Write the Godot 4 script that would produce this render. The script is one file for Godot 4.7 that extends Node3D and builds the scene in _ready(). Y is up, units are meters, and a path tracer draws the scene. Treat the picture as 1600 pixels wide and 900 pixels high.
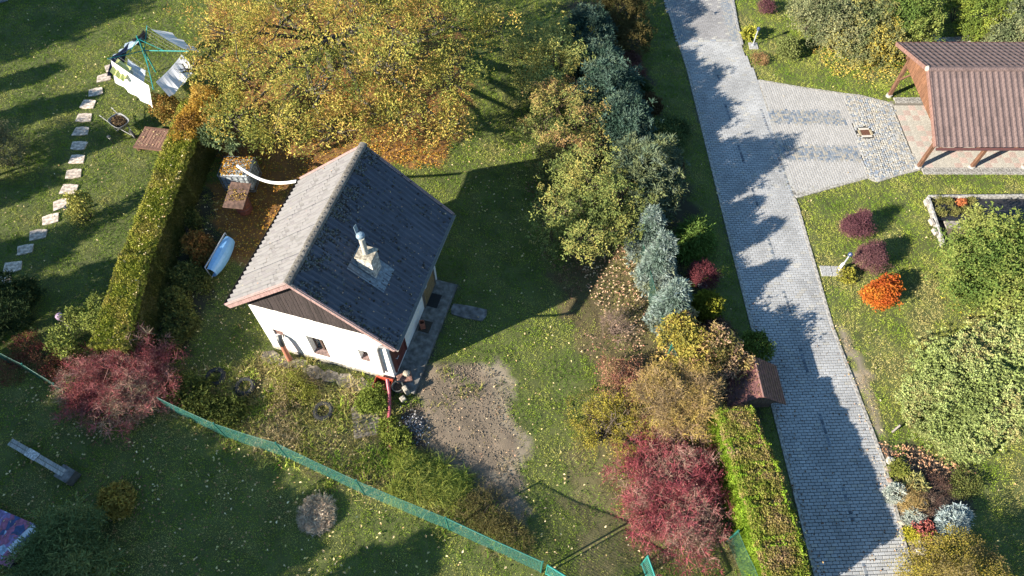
extends Node3D
# A garden plot with a small cottage, seen from the air on a sunny autumn day.
# x runs to the right, z towards the viewer, y up; metres. The ground is at y = 0.

const UP := Vector3.UP
var rng := RandomNumberGenerator.new()
var taken := {}
var noise_a := FastNoiseLite.new()
var noise_b := FastNoiseLite.new()
var noise_c := FastNoiseLite.new()
var tex := {}
var mats := {}
var sprigs := {}
var leaf_x: Array = []
var leaf_c := PackedColorArray()
var zones: Array = []

# ---------------------------------------------------------------- mesh builder
class Mb:
	var v := PackedVector3Array()
	var n := PackedVector3Array()
	var c := PackedColorArray()
	var col := Color.WHITE
	func tri(a: Vector3, b: Vector3, d: Vector3, hint = null):
		var m := (d - a).cross(b - a)
		if m.length_squared() < 1e-14: return
		m = m.normalized()
		if hint != null and m.dot(hint) < 0.0:
			var t := b; b = d; d = t; m = -m
		v.append(a); v.append(b); v.append(d)
		for i in 3:
			n.append(m); c.append(Color(col.r, col.g, col.b))
	func smooth(a: Vector3, b: Vector3, d: Vector3, na: Vector3, nb: Vector3, nd: Vector3):
		var m := (d - a).cross(b - a)
		if m.length_squared() < 1e-14: return
		if m.dot(na + nb + nd) < 0.0:
			var t := b; b = d; d = t
			t = nb; nb = nd; nd = t
		v.append(a); v.append(b); v.append(d)
		n.append(na); n.append(nb); n.append(nd)
		for i in 3: c.append(Color(col.r, col.g, col.b))
	func quad(a: Vector3, b: Vector3, d: Vector3, e: Vector3, hint = null):
		tri(a, b, d, hint); tri(a, d, e, hint)
	func box(t: Transform3D, s: Vector3, ch := 0.0):
		# a box of full size s about t's origin; ch chamfers its edges
		var h := s * 0.5
		ch = minf(ch, minf(h.x, minf(h.y, h.z)) * 0.6)
		var p := func(sx, sy, sz, ax):
			var q := Vector3(sx * (h.x - (0.0 if ax == 0 else ch)), sy * (h.y - (0.0 if ax == 1 else ch)), sz * (h.z - (0.0 if ax == 2 else ch)))
			return t * q
		for s1 in [-1, 1]:
			quad(p.call(s1, -1, -1, 0), p.call(s1, 1, -1, 0), p.call(s1, 1, 1, 0), p.call(s1, -1, 1, 0), t.basis.x * s1)
			quad(p.call(-1, s1, -1, 1), p.call(1, s1, -1, 1), p.call(1, s1, 1, 1), p.call(-1, s1, 1, 1), t.basis.y * s1)
			quad(p.call(-1, -1, s1, 2), p.call(1, -1, s1, 2), p.call(1, 1, s1, 2), p.call(-1, 1, s1, 2), t.basis.z * s1)
		if ch <= 0.0: return
		for a in [-1, 1]:
			for b in [-1, 1]:
				quad(p.call(a, b, -1, 0), p.call(a, b, 1, 0), p.call(a, b, 1, 1), p.call(a, b, -1, 1), t.basis.x * a + t.basis.y * b)
				quad(p.call(a, -1, b, 0), p.call(a, 1, b, 0), p.call(a, 1, b, 2), p.call(a, -1, b, 2), t.basis.x * a + t.basis.z * b)
				quad(p.call(-1, a, b, 1), p.call(1, a, b, 1), p.call(1, a, b, 2), p.call(-1, a, b, 2), t.basis.y * a + t.basis.z * b)
				for e in [-1, 1]:
					tri(p.call(a, b, e, 0), p.call(a, b, e, 1), p.call(a, b, e, 2), t.basis.x * a + t.basis.y * b + t.basis.z * e)
	func bx(lo: Vector3, hi: Vector3, ch := 0.0):
		box(Transform3D(Basis(), (lo + hi) * 0.5), (hi - lo).abs(), ch)
	func bar(a: Vector3, b: Vector3, w: float, h: float, up := Vector3.UP, ch := 0.0):
		# a straight beam from a to b, w wide and h high
		var z := (b - a).normalized()
		var x := up.cross(z)
		x = (Vector3.RIGHT if x.length() < 0.01 else x).normalized()
		box(Transform3D(Basis(x, z.cross(x).normalized(), z), (a + b) * 0.5), Vector3(w, h, a.distance_to(b)), ch)
	func tube(pts: Array, radii, seg := 6, caps := true):
		var rings: Array = []
		var norms: Array = []
		var ref := Vector3.UP
		for i in pts.size():
			var d: Vector3 = (pts[mini(i + 1, pts.size() - 1)] - pts[maxi(i - 1, 0)]).normalized()
			if absf(d.dot(ref)) > 0.95: ref = Vector3.RIGHT if absf(d.x) < 0.9 else Vector3.BACK
			var x := ref.cross(d).normalized()
			var y := d.cross(x).normalized()
			ref = y
			var r: float = radii if radii is float else radii[i]
			var ring := PackedVector3Array()
			var nr := PackedVector3Array()
			for k in seg:
				var a := TAU * k / seg
				var q := x * cos(a) + y * sin(a)
				ring.append(pts[i] + q * r); nr.append(q)
			rings.append(ring); norms.append(nr)
		for i in pts.size() - 1:
			for k in seg:
				var l := (k + 1) % seg
				smooth(rings[i][k], rings[i][l], rings[i + 1][l], norms[i][k], norms[i][l], norms[i + 1][l])
				smooth(rings[i][k], rings[i + 1][l], rings[i + 1][k], norms[i][k], norms[i + 1][l], norms[i + 1][k])
		if caps:
			for e in [0, pts.size() - 1]:
				var out: Vector3 = pts[e] - pts[1 if e == 0 else pts.size() - 2]
				for k in seg: tri(pts[e], rings[e][k], rings[e][(k + 1) % seg], out)
	func lathe(prof: Array, seg := 12, t := Transform3D.IDENTITY):
		# profile of Vector2(radius, height), turned about t's y axis
		for i in prof.size() - 1:
			var d: Vector2 = prof[i + 1] - prof[i]
			var nn := Vector2(d.y, -d.x).normalized()
			for k in seg:
				var a := TAU * k / seg
				var b := TAU * (k + 1) / seg
				var ca := Vector3(cos(a), 0, sin(a)); var cb := Vector3(cos(b), 0, sin(b))
				var na := t.basis * (ca * nn.x + Vector3.UP * nn.y); var nb := t.basis * (cb * nn.x + Vector3.UP * nn.y)
				var p0: Vector3 = t * (ca * prof[i].x + Vector3.UP * prof[i].y); var p1: Vector3 = t * (cb * prof[i].x + Vector3.UP * prof[i].y)
				var q0: Vector3 = t * (ca * prof[i + 1].x + Vector3.UP * prof[i + 1].y); var q1: Vector3 = t * (cb * prof[i + 1].x + Vector3.UP * prof[i + 1].y)
				smooth(p0, p1, q1, na, nb, nb); smooth(p0, q1, q0, na, nb, na)
	func prism(poly: PackedVector2Array, y0: float, y1: float, t := Transform3D.IDENTITY):
		# a polygon in x and z, from y0 up to y1
		var idx := Geometry2D.triangulate_polygon(poly)
		var mid := Vector2.ZERO
		for q in poly: mid += q / poly.size()
		for k in range(0, idx.size(), 3):
			var a := poly[idx[k]]; var b := poly[idx[k + 1]]; var d := poly[idx[k + 2]]
			tri(t * Vector3(a.x, y1, a.y), t * Vector3(b.x, y1, b.y), t * Vector3(d.x, y1, d.y), t.basis.y)
			tri(t * Vector3(a.x, y0, a.y), t * Vector3(b.x, y0, b.y), t * Vector3(d.x, y0, d.y), -t.basis.y)
		var cw := Geometry2D.is_polygon_clockwise(poly)
		for i in poly.size():
			var a := poly[i]; var b := poly[(i + 1) % poly.size()]
			var o := Vector2(b.y - a.y, a.x - b.x) * (-1.0 if cw else 1.0)
			quad(t * Vector3(a.x, y0, a.y), t * Vector3(b.x, y0, b.y), t * Vector3(b.x, y1, b.y), t * Vector3(a.x, y1, a.y), t.basis * Vector3(o.x, 0, o.y))
	func leaf(p: Vector3, axis: Vector3, nrm: Vector3, l: float, w: float, fold := 0.18):
		# a pointed leaf of two folded halves
		var x := axis.normalized()
		var s := nrm.cross(x)
		s = (Vector3.RIGHT if s.length() < 0.01 else s).normalized()
		var u := x.cross(s).normalized()
		var m := p + x * l * 0.45
		var tip := p + x * l - u * l * fold * 0.6
		tri(p, m + s * w * 0.5 + u * w * fold, tip); tri(p, tip, m - s * w * 0.5 + u * w * fold)
	func mesh() -> ArrayMesh:
		var a := []
		a.resize(Mesh.ARRAY_MAX)
		a[Mesh.ARRAY_VERTEX] = v; a[Mesh.ARRAY_NORMAL] = n; a[Mesh.ARRAY_COLOR] = c
		var m := ArrayMesh.new()
		m.add_surface_from_arrays(Mesh.PRIMITIVE_TRIANGLES, a)
		return m

# ---------------------------------------------------------------- naming and grouping
func numbered(called: String) -> String:
	var k: int = taken.get(called, 0)
	taken[called] = k + 1
	return called if k == 0 else "%s_%03d" % [called, k]

func tag(o: Node, label := "", category := "", group := "", kind := ""):
	if label: o.set_meta("label", label)
	if category: o.set_meta("category", category)
	if group: o.set_meta("group", group)
	if kind: o.set_meta("kind", kind)
	return o

func thing(called: String, label: String, category: String, at := Vector3.ZERO, turn := 0.0, group := "") -> Node3D:
	var o := Node3D.new()
	o.name = numbered(called)
	add_child(o)
	o.position = at
	o.rotation.y = turn
	tag(o, label, category, group)
	return o

func mesh_of(m) -> Mesh:
	return m.mesh() if m is Mb else m

func part(parent: Node, called: String, m, material: Material, at = null) -> MeshInstance3D:
	var o := MeshInstance3D.new()
	o.name = called
	o.mesh = mesh_of(m)
	o.material_override = material
	if at is Vector3: o.position = at
	if at is Transform3D: o.transform = at
	parent.add_child(o, true)
	return o

func solo(called: String, m, material: Material, label: String, category: String, group := "", at = null) -> MeshInstance3D:
	var o := part(self, numbered(called), m, material, at)
	tag(o, label, category, group)
	return o

func struct(called: String, m, material: Material) -> MeshInstance3D:
	var o := part(self, numbered(called), m, material)
	tag(o, "", "", "", "structure")
	return o

func copy(root: Node3D, at: Vector3, turn: float, label: String) -> Node3D:
	var r: Node3D = root.duplicate()
	r.name = numbered(String(root.name).trim_suffix("_000"))
	add_child(r)
	r.position = at
	r.rotation.y = turn
	r.set_meta("label", label)
	return r

func many(parent: Node, called: String, m: Mesh, material: Material, xf: Array, cols: PackedColorArray, kind := "stuff") -> MultiMeshInstance3D:
	var mm := MultiMesh.new()
	mm.transform_format = MultiMesh.TRANSFORM_3D
	mm.use_colors = true
	mm.mesh = m
	mm.instance_count = xf.size()
	for i in xf.size():
		mm.set_instance_transform(i, xf[i])
		mm.set_instance_color(i, Color(cols[i].r, cols[i].g, cols[i].b))
	var o := MultiMeshInstance3D.new()
	o.multimesh = mm
	o.material_override = material
	o.name = called
	parent.add_child(o, true)
	if kind: o.set_meta("kind", kind)
	return o

# ---------------------------------------------------------------- materials
func noise_tex(key: String, freq: float, lo: float, hi: float, oct := 4, type := FastNoiseLite.TYPE_SIMPLEX_SMOOTH, size := 512) -> NoiseTexture2D:
	if tex.has(key): return tex[key]
	var f := FastNoiseLite.new()
	f.seed = 7 + tex.size()
	f.noise_type = type
	f.frequency = freq
	f.fractal_octaves = oct
	var g := Gradient.new()
	g.set_color(0, Color(lo, lo, lo)); g.set_color(1, Color(hi, hi, hi))
	g.set_offset(0, 0.15); g.set_offset(1, 0.85)
	var t := NoiseTexture2D.new()
	t.width = size; t.height = size
	t.seamless = true
	t.noise = f
	t.color_ramp = g
	tex[key] = t
	return t

func mat(key: String, albedo: Color, rough := 0.85, grain := "fine", scale := 1.0, relief := 0.0) -> StandardMaterial3D:
	# albedo is the linear base colour; grain multiplies it by a computed pattern
	if mats.has(key): return mats[key]
	var m := StandardMaterial3D.new()
	m.albedo_color = Color(albedo.r, albedo.g, albedo.b).linear_to_srgb()
	m.roughness = rough
	m.vertex_color_use_as_albedo = true
	if grain:
		m.albedo_texture = tex[grain]
		m.uv1_triplanar = true
		m.uv1_scale = Vector3.ONE * scale
	if relief > 0.0:
		m.normal_enabled = true
		m.normal_texture = tex["bump"]
		m.normal_scale = relief
	mats[key] = m
	return m

func leaf_mat(key: String, back := 0.5, rough := 0.8) -> StandardMaterial3D:
	if mats.has(key): return mats[key]
	var m := StandardMaterial3D.new()
	m.albedo_color = Color.WHITE
	m.vertex_color_use_as_albedo = true
	m.roughness = rough
	m.metallic_specular = 0.15
	m.backlight_enabled = back > 0.0
	m.backlight = Color(back, back, back)
	mats[key] = m
	return m

func make_materials():
	noise_tex("soft", 0.01, 0.93, 1.0, 5)
	noise_tex("fine", 0.04, 0.72, 1.0, 5)
	noise_tex("blotch", 0.012, 0.62, 1.0, 5)
	noise_tex("speck", 0.14, 0.6, 1.0, 3)
	noise_tex("moss", 0.008, 0.6, 1.0, 5)
	noise_tex("cells", 0.05, 0.7, 1.0, 2, FastNoiseLite.TYPE_CELLULAR)
	var f := FastNoiseLite.new()
	f.seed = 99; f.frequency = 0.05; f.fractal_octaves = 4
	var t := NoiseTexture2D.new()
	t.width = 512; t.height = 512; t.seamless = true; t.noise = f; t.as_normal_map = true; t.bump_strength = 6.0
	tex["bump"] = t
	# wood grain: long streaks along v
	var im := Image.create(256, 256, false, Image.FORMAT_RGB8)
	var nz := FastNoiseLite.new()
	nz.seed = 5; nz.frequency = 0.03; nz.fractal_octaves = 4
	for y in 256:
		for x in 256:
			var k := 0.82 + 0.3 * nz.get_noise_3d(x * 3.0, sin(TAU * y / 256.0) * 14.0, cos(TAU * y / 256.0) * 14.0)
			im.set_pixel(x, y, Color(k, k, k))
	tex["wood"] = ImageTexture.create_from_image(im)

# ---------------------------------------------------------------- plants
func sprig(key: String) -> Mesh:
	# small bunches of leaves and twigs, y pointing out of the crown; shared by many plants
	if sprigs.has(key): return sprigs[key]
	var m := Mb.new()
	var r := RandomNumberGenerator.new()
	r.seed = hash(key)
	var dirs := func(up: float) -> Vector3:
		return Vector3(r.randfn(), r.randfn() + up, r.randfn()).normalized()
	var shade := func(lo: float, hi: float):
		var k := r.randf_range(lo, hi)
		m.col = Color(k * r.randf_range(0.92, 1.08), k, k * r.randf_range(0.85, 1.15))
	if key == "cherry":
		for i in 18:
			shade.call(0.65, 1.3)
			var p := Vector3(r.randf_range(-0.22, 0.22), r.randf_range(-0.16, 0.12), r.randf_range(-0.22, 0.22))
			m.leaf(p, Vector3(r.randfn() * 0.55, -0.8, r.randfn() * 0.55), Vector3(r.randfn(), 0.5, r.randfn()), r.randf_range(0.07, 0.12), r.randf_range(0.028, 0.042))
	elif key == "broad":
		for i in 14:
			shade.call(0.65, 1.3)
			var d: Vector3 = dirs.call(0.5)
			m.leaf(d * r.randf_range(0.02, 0.17), d + Vector3(r.randfn(), r.randfn(), r.randfn()) * 0.5, Vector3(r.randfn(), 1.2, r.randfn()), r.randf_range(0.06, 0.1), r.randf_range(0.035, 0.055))
	elif key == "small":
		for i in 22:
			shade.call(0.65, 1.3)
			var d: Vector3 = dirs.call(0.6)
			m.leaf(d * r.randf_range(0.02, 0.15), d + Vector3(r.randfn(), r.randfn(), r.randfn()) * 0.6, Vector3(r.randfn(), 1.0, r.randfn()), r.randf_range(0.03, 0.055), r.randf_range(0.02, 0.032))
	elif key == "needle":
		for i in 24:
			shade.call(0.7, 1.25)
			var d: Vector3 = dirs.call(1.1)
			m.leaf(d * r.randf_range(0.0, 0.09), d + Vector3(r.randfn(), r.randfn(), r.randfn()) * 0.25, Vector3(r.randfn(), r.randfn(), r.randfn()), r.randf_range(0.07, 0.13), r.randf_range(0.016, 0.03), 0.1)
	elif key == "thuja":
		for i in 20:
			shade.call(0.7, 1.25)
			var d: Vector3 = dirs.call(1.4)
			m.leaf(Vector3(r.randf_range(-0.09, 0.09), -0.05, r.randf_range(-0.09, 0.09)), d, Vector3(r.randfn(), 0.2, r.randfn()), r.randf_range(0.06, 0.11), r.randf_range(0.03, 0.05), 0.08)
	elif key == "spruce":
		for i in 7:
			var d: Vector3 = (dirs.call(0.9))
			for k in 7:
				shade.call(0.7, 1.25)
				var s := Vector3(r.randfn(), r.randfn(), r.randfn())
				m.leaf(d * (0.03 + 0.028 * k), d + s * 0.5, s, 0.07, 0.018, 0.05)
	elif key == "twig":
		for i in 9:
			shade.call(0.7, 1.3)
			var d: Vector3 = dirs.call(1.3)
			m.leaf(-d * 0.05, d + Vector3(r.randfn(), 0, r.randfn()) * 0.2, Vector3(r.randfn(), r.randfn(), r.randfn()), r.randf_range(0.18, 0.34), 0.011, 0.02)
		for i in 16:
			shade.call(0.6, 1.35)
			var d: Vector3 = dirs.call(1.0)
			m.leaf(d * r.randf_range(0.06, 0.24), d + Vector3(r.randfn(), r.randfn(), r.randfn()) * 0.7, Vector3(r.randfn(), 0.8, r.randfn()), r.randf_range(0.024, 0.04), r.randf_range(0.014, 0.022))
	elif key == "big":
		for i in 11:
			shade.call(0.7, 1.3)
			var d: Vector3 = dirs.call(0.7)
			m.leaf(d * 0.06, d, Vector3(r.randfn() * 0.5, 1.2, r.randfn() * 0.5), r.randf_range(0.12, 0.2), r.randf_range(0.05, 0.075))
	elif key == "turf":
		for i in 46:
			shade.call(0.6, 1.35)
			var p := Vector3(r.randf_range(-0.17, 0.17), -0.01, r.randf_range(-0.17, 0.17))
			var d := Vector3(r.randfn() * 0.6, 1.0, r.randfn() * 0.6).normalized()
			var s := Vector3(r.randfn(), 0, r.randfn()).normalized() * r.randf_range(0.005, 0.009)
			m.tri(p - s, p + s, p + d * r.randf_range(0.03, 0.065))
	elif key == "meadow":
		for i in 40:
			shade.call(0.6, 1.35)
			var p := Vector3(r.randf_range(-0.16, 0.16), -0.01, r.randf_range(-0.16, 0.16))
			var d := Vector3(r.randfn() * 0.7, 1.0, r.randfn() * 0.7).normalized()
			var s := Vector3(r.randfn(), 0, r.randfn()).normalized() * r.randf_range(0.005, 0.009)
			var l := r.randf_range(0.07, 0.2)
			var b := p + d * l * 0.6
			m.quad(p - s, p + s, b + s * 0.7, b - s * 0.7)
			m.tri(b - s * 0.7, b + s * 0.7, p + d * l + Vector3(d.x, -0.1, d.z) * l * 0.3)
	elif key == "reed":
		for i in 36:
			shade.call(0.6, 1.3)
			var p := Vector3(r.randf_range(-0.08, 0.08), 0.0, r.randf_range(-0.08, 0.08))
			var d := Vector3(r.randfn() * 0.5, 1.0, r.randfn() * 0.5).normalized()
			var s := Vector3(r.randfn(), 0, r.randfn()).normalized() * r.randf_range(0.007, 0.012)
			var l := r.randf_range(0.3, 0.65)
			var b := p + d * l * 0.55
			var e := b + Vector3(d.x * 2.0, 0.35, d.z * 2.0).normalized() * l * 0.5
			m.quad(p - s, p + s, b + s, b - s)
			m.quad(b - s, b + s, e + s * 0.6, e - s * 0.6)
			m.tri(e - s * 0.6, e + s * 0.6, e + Vector3(d.x * 2.0, -0.9, d.z * 2.0).normalized() * l * 0.35)
	elif key == "fallen":
		m.col = Color.WHITE
		m.leaf(Vector3(-0.5, 0.05, 0), Vector3(1, 0.08, 0.05), Vector3(0.1, 1, 0.1), 1.0, 0.62, 0.3)
	sprigs[key] = m.mesh()
	return sprigs[key]

func pick(pal: Array, k: float) -> Color:
	var f := clampf(k, 0.0, 0.999) * (pal.size() - 1)
	var i := int(f)
	return (pal[i] as Color).lerp(pal[i + 1], f - i) if pal.size() > 1 else pal[0]

func facing(n: Vector3, size: float) -> Basis:
	# a basis whose y points along n, turned at random about it
	var y := n.normalized()
	var x := y.cross(Vector3(rng.randfn(), rng.randfn(), rng.randfn()))
	x = (Vector3.RIGHT if x.length() < 0.01 else x).normalized()
	return Basis(x, y, x.cross(y)) * size

func fill_blobs(blobs: Array, count: int, pal: Array, o: Dictionary) -> Array:
	# places sprigs in and on a crown made of ellipsoids [centre, radius, height ratio]; noise opens gaps
	var total := 0.0
	for b in blobs: total += pow(b[1], 2.0)
	var xf: Array = []
	var cols := PackedColorArray()
	var shell: float = o.get("shell", 0.55)
	var gap: float = o.get("gap", 0.15)
	var freq: float = o.get("freq", 1.6)
	var lump: float = o.get("lump", 0.6)
	var size: float = o.get("size", 1.0)
	var up: float = o.get("up", 0.5)
	var mixed: float = o.get("mixed", 0.35)
	for b in blobs:
		var c: Vector3 = b[0]
		var r: float = b[1]
		var ry: float = r * (b[2] if b.size() > 2 else 0.85)
		var want := int(count * r * r / total)
		var tries := 0
		while want > 0 and tries < count * 4:
			tries += 1
			var d := Vector3(rng.randfn(), rng.randfn(), rng.randfn()).normalized()
			if d.y < -0.55: continue
			var wob := 1.0 + lump * noise_b.get_noise_3dv((c + d * r) * freq * 60.0)
			var p := c + Vector3(d.x * r, d.y * ry, d.z * r) * wob * (shell + (1.0 - shell) * sqrt(rng.randf()))
			if rng.randf() < 0.1: p = c + (p - c) * rng.randf_range(1.08, 1.35)
			if p.y < 0.03: continue
			var g := noise_a.get_noise_3dv(p * freq * 60.0)
			if g < gap * 2.0 - 0.6: continue
			want -= 1
			var k := 0.5 + 0.75 * noise_c.get_noise_3dv(p * 42.0) + rng.randf_range(-mixed, mixed)
			var t := pick(pal, k)
			var j := rng.randf_range(0.8, 1.2)
			xf.append(Transform3D(facing(Vector3(d.x, d.y + up, d.z) + Vector3(rng.randfn(), rng.randfn(), rng.randfn()) * 0.3, size * rng.randf_range(0.55, 1.45)), p))
			cols.append(Color(t.r * j, t.g * j, t.b * j))
	return [xf, cols]

func limb(m: Mb, a: Vector3, b: Vector3, r0: float, r1: float, wob := 0.12, seg := 5):
	var pts: Array = []
	var rad: Array = []
	var l := a.distance_to(b)
	for i in 5:
		var k := i / 4.0
		var w := Vector3(rng.randfn(), rng.randfn() * 0.5, rng.randfn()) * wob * l * sin(PI * k) * 0.5
		pts.append(a.lerp(b, k) + Vector3.UP * sin(PI * k) * l * 0.06 + w)
		rad.append(lerpf(r0, r1, k))
	m.tube(pts, rad, seg, false)

func plant(called: String, label: String, category: String, group: String, base: Vector3, blobs: Array, count: int, kind: String, pal: Array, o := {}) -> Node3D:
	# one shrub or tree: trunk or stems (with twigs), then the foliage
	var t := thing(called, label, category, base, 0.0, group)
	var local: Array = []
	for b in blobs:
		var q: Array = b.duplicate()
		q[0] = (b[0] as Vector3) - base
		local.append(q)
	var bark: Color = o.get("bark", Color(0.09, 0.07, 0.055))
	var m := Mb.new()
	m.col = bark
	var tr: float = o.get("trunk", 0.0)
	var fork := Vector3(0, o.get("fork", 0.0), 0)
	if tr > 0.0:
		m.tube([Vector3(0, -0.1, 0), fork * 0.5 + Vector3(0.03, 0, 0.02), fork], [tr * 1.25, tr, tr * 0.9], 8, false)
		part(t, "trunk", m, mat("bark", Color(1, 1, 1), 0.95, "speck", 3.0, 0.6))
		m = Mb.new()
		m.col = bark
	var stems: int = o.get("stems", 5)
	for b in local:
		var c: Vector3 = b[0]
		var r: float = b[1]
		if tr > 0.0:
			limb(m, fork * rng.randf_range(0.75, 1.0), c - Vector3(0, r * 0.25, 0), tr * 0.62, tr * 0.2, 0.16, 6)
			for k in stems:
				var d := Vector3(rng.randfn(), absf(rng.randfn()) * 0.5, rng.randfn()).normalized()
				limb(m, c - Vector3(0, r * 0.25, 0), c + d * r * rng.randf_range(0.6, 1.0), tr * 0.2, 0.006, 0.2, 4)
		else:
			for k in stems:
				var d := Vector3(rng.randfn(), absf(rng.randfn()) * 0.7 + 0.2, rng.randfn()).normalized()
				limb(m, Vector3(c.x * 0.7, -0.03, c.z * 0.7) + Vector3(rng.randfn(), 0, rng.randfn()) * 0.08 * r, c + d * r * rng.randf_range(0.6, 1.0), 0.014 + 0.008 * r, 0.004, 0.2, 4)
	if m.v.size(): part(t, "branches", m, mat("bark", Color(1, 1, 1), 0.95, "speck", 3.0, 0.6)).set_meta("kind", "stuff")
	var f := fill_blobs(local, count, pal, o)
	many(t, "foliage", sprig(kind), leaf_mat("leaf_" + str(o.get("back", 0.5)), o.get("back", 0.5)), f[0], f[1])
	return t

# ---------------------------------------------------------------- ground cover
func inside(poly: PackedVector2Array, p: Vector2) -> bool:
	return Geometry2D.is_point_in_polygon(p, poly)

func zone_at(p: Vector2, jit := 0.6) -> String:
	var q := p + Vector2(noise_b.get_noise_2d(p.x * 70.0, p.y * 70.0), noise_b.get_noise_2d(p.x * 70.0 + 500.0, p.y * 70.0)) * jit
	for z in zones:
		if inside(z[1], q if z[2] else p): return z[0]
	return "lawn"

func strew(poly: PackedVector2Array, per_m2: float, pal: Array, lo := 0.055, hi := 0.1, y := 0.035, clump := 0.0):
	# fallen leaves lying about inside a patch
	var box := Rect2(poly[0], Vector2.ZERO)
	for q in poly: box = box.expand(q)
	for i in int(box.size.x * box.size.y * per_m2):
		var p := Vector2(rng.randf_range(box.position.x, box.end.x), rng.randf_range(box.position.y, box.end.y))
		if not inside(poly, p): continue
		if clump > 0.0 and noise_a.get_noise_2d(p.x * 60.0, p.y * 60.0) < rng.randf_range(-0.5, 0.5) * (2.0 - clump) + clump * 0.15: continue
		var zn := zone_at(p, 0.0)
		if zn == "house" or zn == "slab": continue
		lay_leaf(Vector3(p.x, y + rng.randf() * 0.02, p.y), pal, lo, hi)

func lay_leaf(p: Vector3, pal: Array, lo: float, hi: float, nrm := Vector3.UP):
	var j := rng.randf_range(0.7, 1.25)
	var t := pick(pal, rng.randf())
	leaf_x.append(Transform3D(facing(nrm + Vector3(rng.randfn(), 0, rng.randfn()) * 0.3, rng.randf_range(lo, hi)), p))
	leaf_c.append(Color(t.r * j, t.g * j, t.b * j))

# ---------------------------------------------------------------- scene
func _ready():
	rng.seed = 20231
	noise_a.seed = 3; noise_a.frequency = 0.01
	noise_b.seed = 11; noise_b.frequency = 0.01; noise_b.fractal_octaves = 2
	noise_c.seed = 23; noise_c.frequency = 0.01; noise_c.fractal_octaves = 3
	# camera: hovering 21.6 m up, looking down at 57.7 degrees
	var cam := Camera3D.new()
	cam.name = "camera"
	cam.position = Vector3(0, 21.6, 0)
	cam.rotation_degrees = Vector3(-57.7, 0, 0)
	cam.fov = 44.24
	cam.near = 0.5
	cam.far = 2000.0
	add_child(cam)
	# light: a low autumn sun from the left and slightly in front, blue sky
	var env := Environment.new()
	env.background_mode = Environment.BG_SKY
	var sm := ProceduralSkyMaterial.new()
	sm.sky_top_color = Color(0.46, 0.65, 0.84)
	sm.sky_horizon_color = Color(0.78, 0.85, 0.93)
	sm.sky_curve = 0.14
	sm.sky_energy_multiplier = 0.62
	sm.ground_bottom_color = Color(0.2, 0.22, 0.16)
	sm.ground_horizon_color = Color(0.5, 0.56, 0.6)
	sm.ground_energy_multiplier = 0.5
	var sky := Sky.new()
	sky.sky_material = sm
	env.sky = sky
	env.tonemap_mode = Environment.TONE_MAPPER_LINEAR
	env.tonemap_exposure = 3.15
	env.sdfgi_enabled = true
	env.ssao_enabled = true
	env.ssil_enabled = true
	var we := WorldEnvironment.new()
	we.name = "world_environment"
	we.environment = env
	add_child(we)
	var sun := DirectionalLight3D.new()
	sun.name = "sun"
	sun.light_color = Color(1.0, 0.955, 0.88)
	sun.light_energy = 1.5
	sun.light_angular_distance = 0.5
	sun.shadow_enabled = true
	sun.look_at_from_position(Vector3(-0.8, 0.4226, 0.4255) * 50.0, Vector3.ZERO)
	add_child(sun)
	make_materials()
	map_zones()
	build_ground()
	build_road()
	build_driveway()
	build_slabs()
	build_cottage()
	build_carport()
	build_shelter()
	build_neighbours()
	build_fences()
	build_hedges()
	build_trees()
	build_shrubs()
	build_yard()
	build_left_garden()
	build_right_garden()
	build_grass()
	build_leaves()

var road_poly := PackedVector2Array([Vector2(7.31, -31.71), Vector2(7.88, -25.18), Vector2(8.32, -13.30), Vector2(8.72, -3.88), Vector2(8.78, -2.22), Vector2(11.51, -2.22), Vector2(11.50, -3.96), Vector2(11.60, -7.27), Vector2(11.16, -12.07), Vector2(11.10, -17.49), Vector2(11.05, -17.88), Vector2(10.93, -24.51), Vector2(10.64, -26.25), Vector2(10.55, -28.28), Vector2(10.75, -31.71)])
var drive_poly := PackedVector2Array([Vector2(10.96, -24.51), Vector2(12.65, -24.06), Vector2(14.46, -23.66), Vector2(14.42, -22.18), Vector2(14.24, -18.90), Vector2(12.69, -18.40), Vector2(11.13, -17.88), Vector2(10.96, -20.53)])
var sett_poly := PackedVector2Array([Vector2(14.46, -23.66), Vector2(15.18, -23.54), Vector2(16.43, -23.03), Vector2(16.37, -21.43), Vector2(16.45, -19.34), Vector2(15.55, -19.07), Vector2(14.55, -18.70), Vector2(14.24, -18.90), Vector2(14.42, -22.18)])
var bed_poly := PackedVector2Array([Vector2(-3.35, -9.20), Vector2(-2.89, -10.11), Vector2(-2.16, -10.54), Vector2(-1.19, -10.68), Vector2(-0.43, -10.35), Vector2(0.0, -9.42), Vector2(0.12, -8.10), Vector2(0.24, -6.86), Vector2(0.50, -5.69), Vector2(0.28, -4.98), Vector2(-0.38, -5.41), Vector2(-1.37, -6.46), Vector2(-2.22, -7.58), Vector2(-2.97, -8.32)])
var rough_poly := PackedVector2Array([Vector2(-11.20, -8.97), Vector2(-10.63, -9.88), Vector2(-8.23, -10.71), Vector2(-4.25, -9.88), Vector2(-3.09, -8.49), Vector2(-2.01, -7.43), Vector2(-0.38, -5.69), Vector2(0.83, -4.05), Vector2(0.37, -4.23), Vector2(-1.86, -5.24), Vector2(-4.49, -6.27), Vector2(-7.02, -7.37), Vector2(-9.06, -8.02)])
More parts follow.
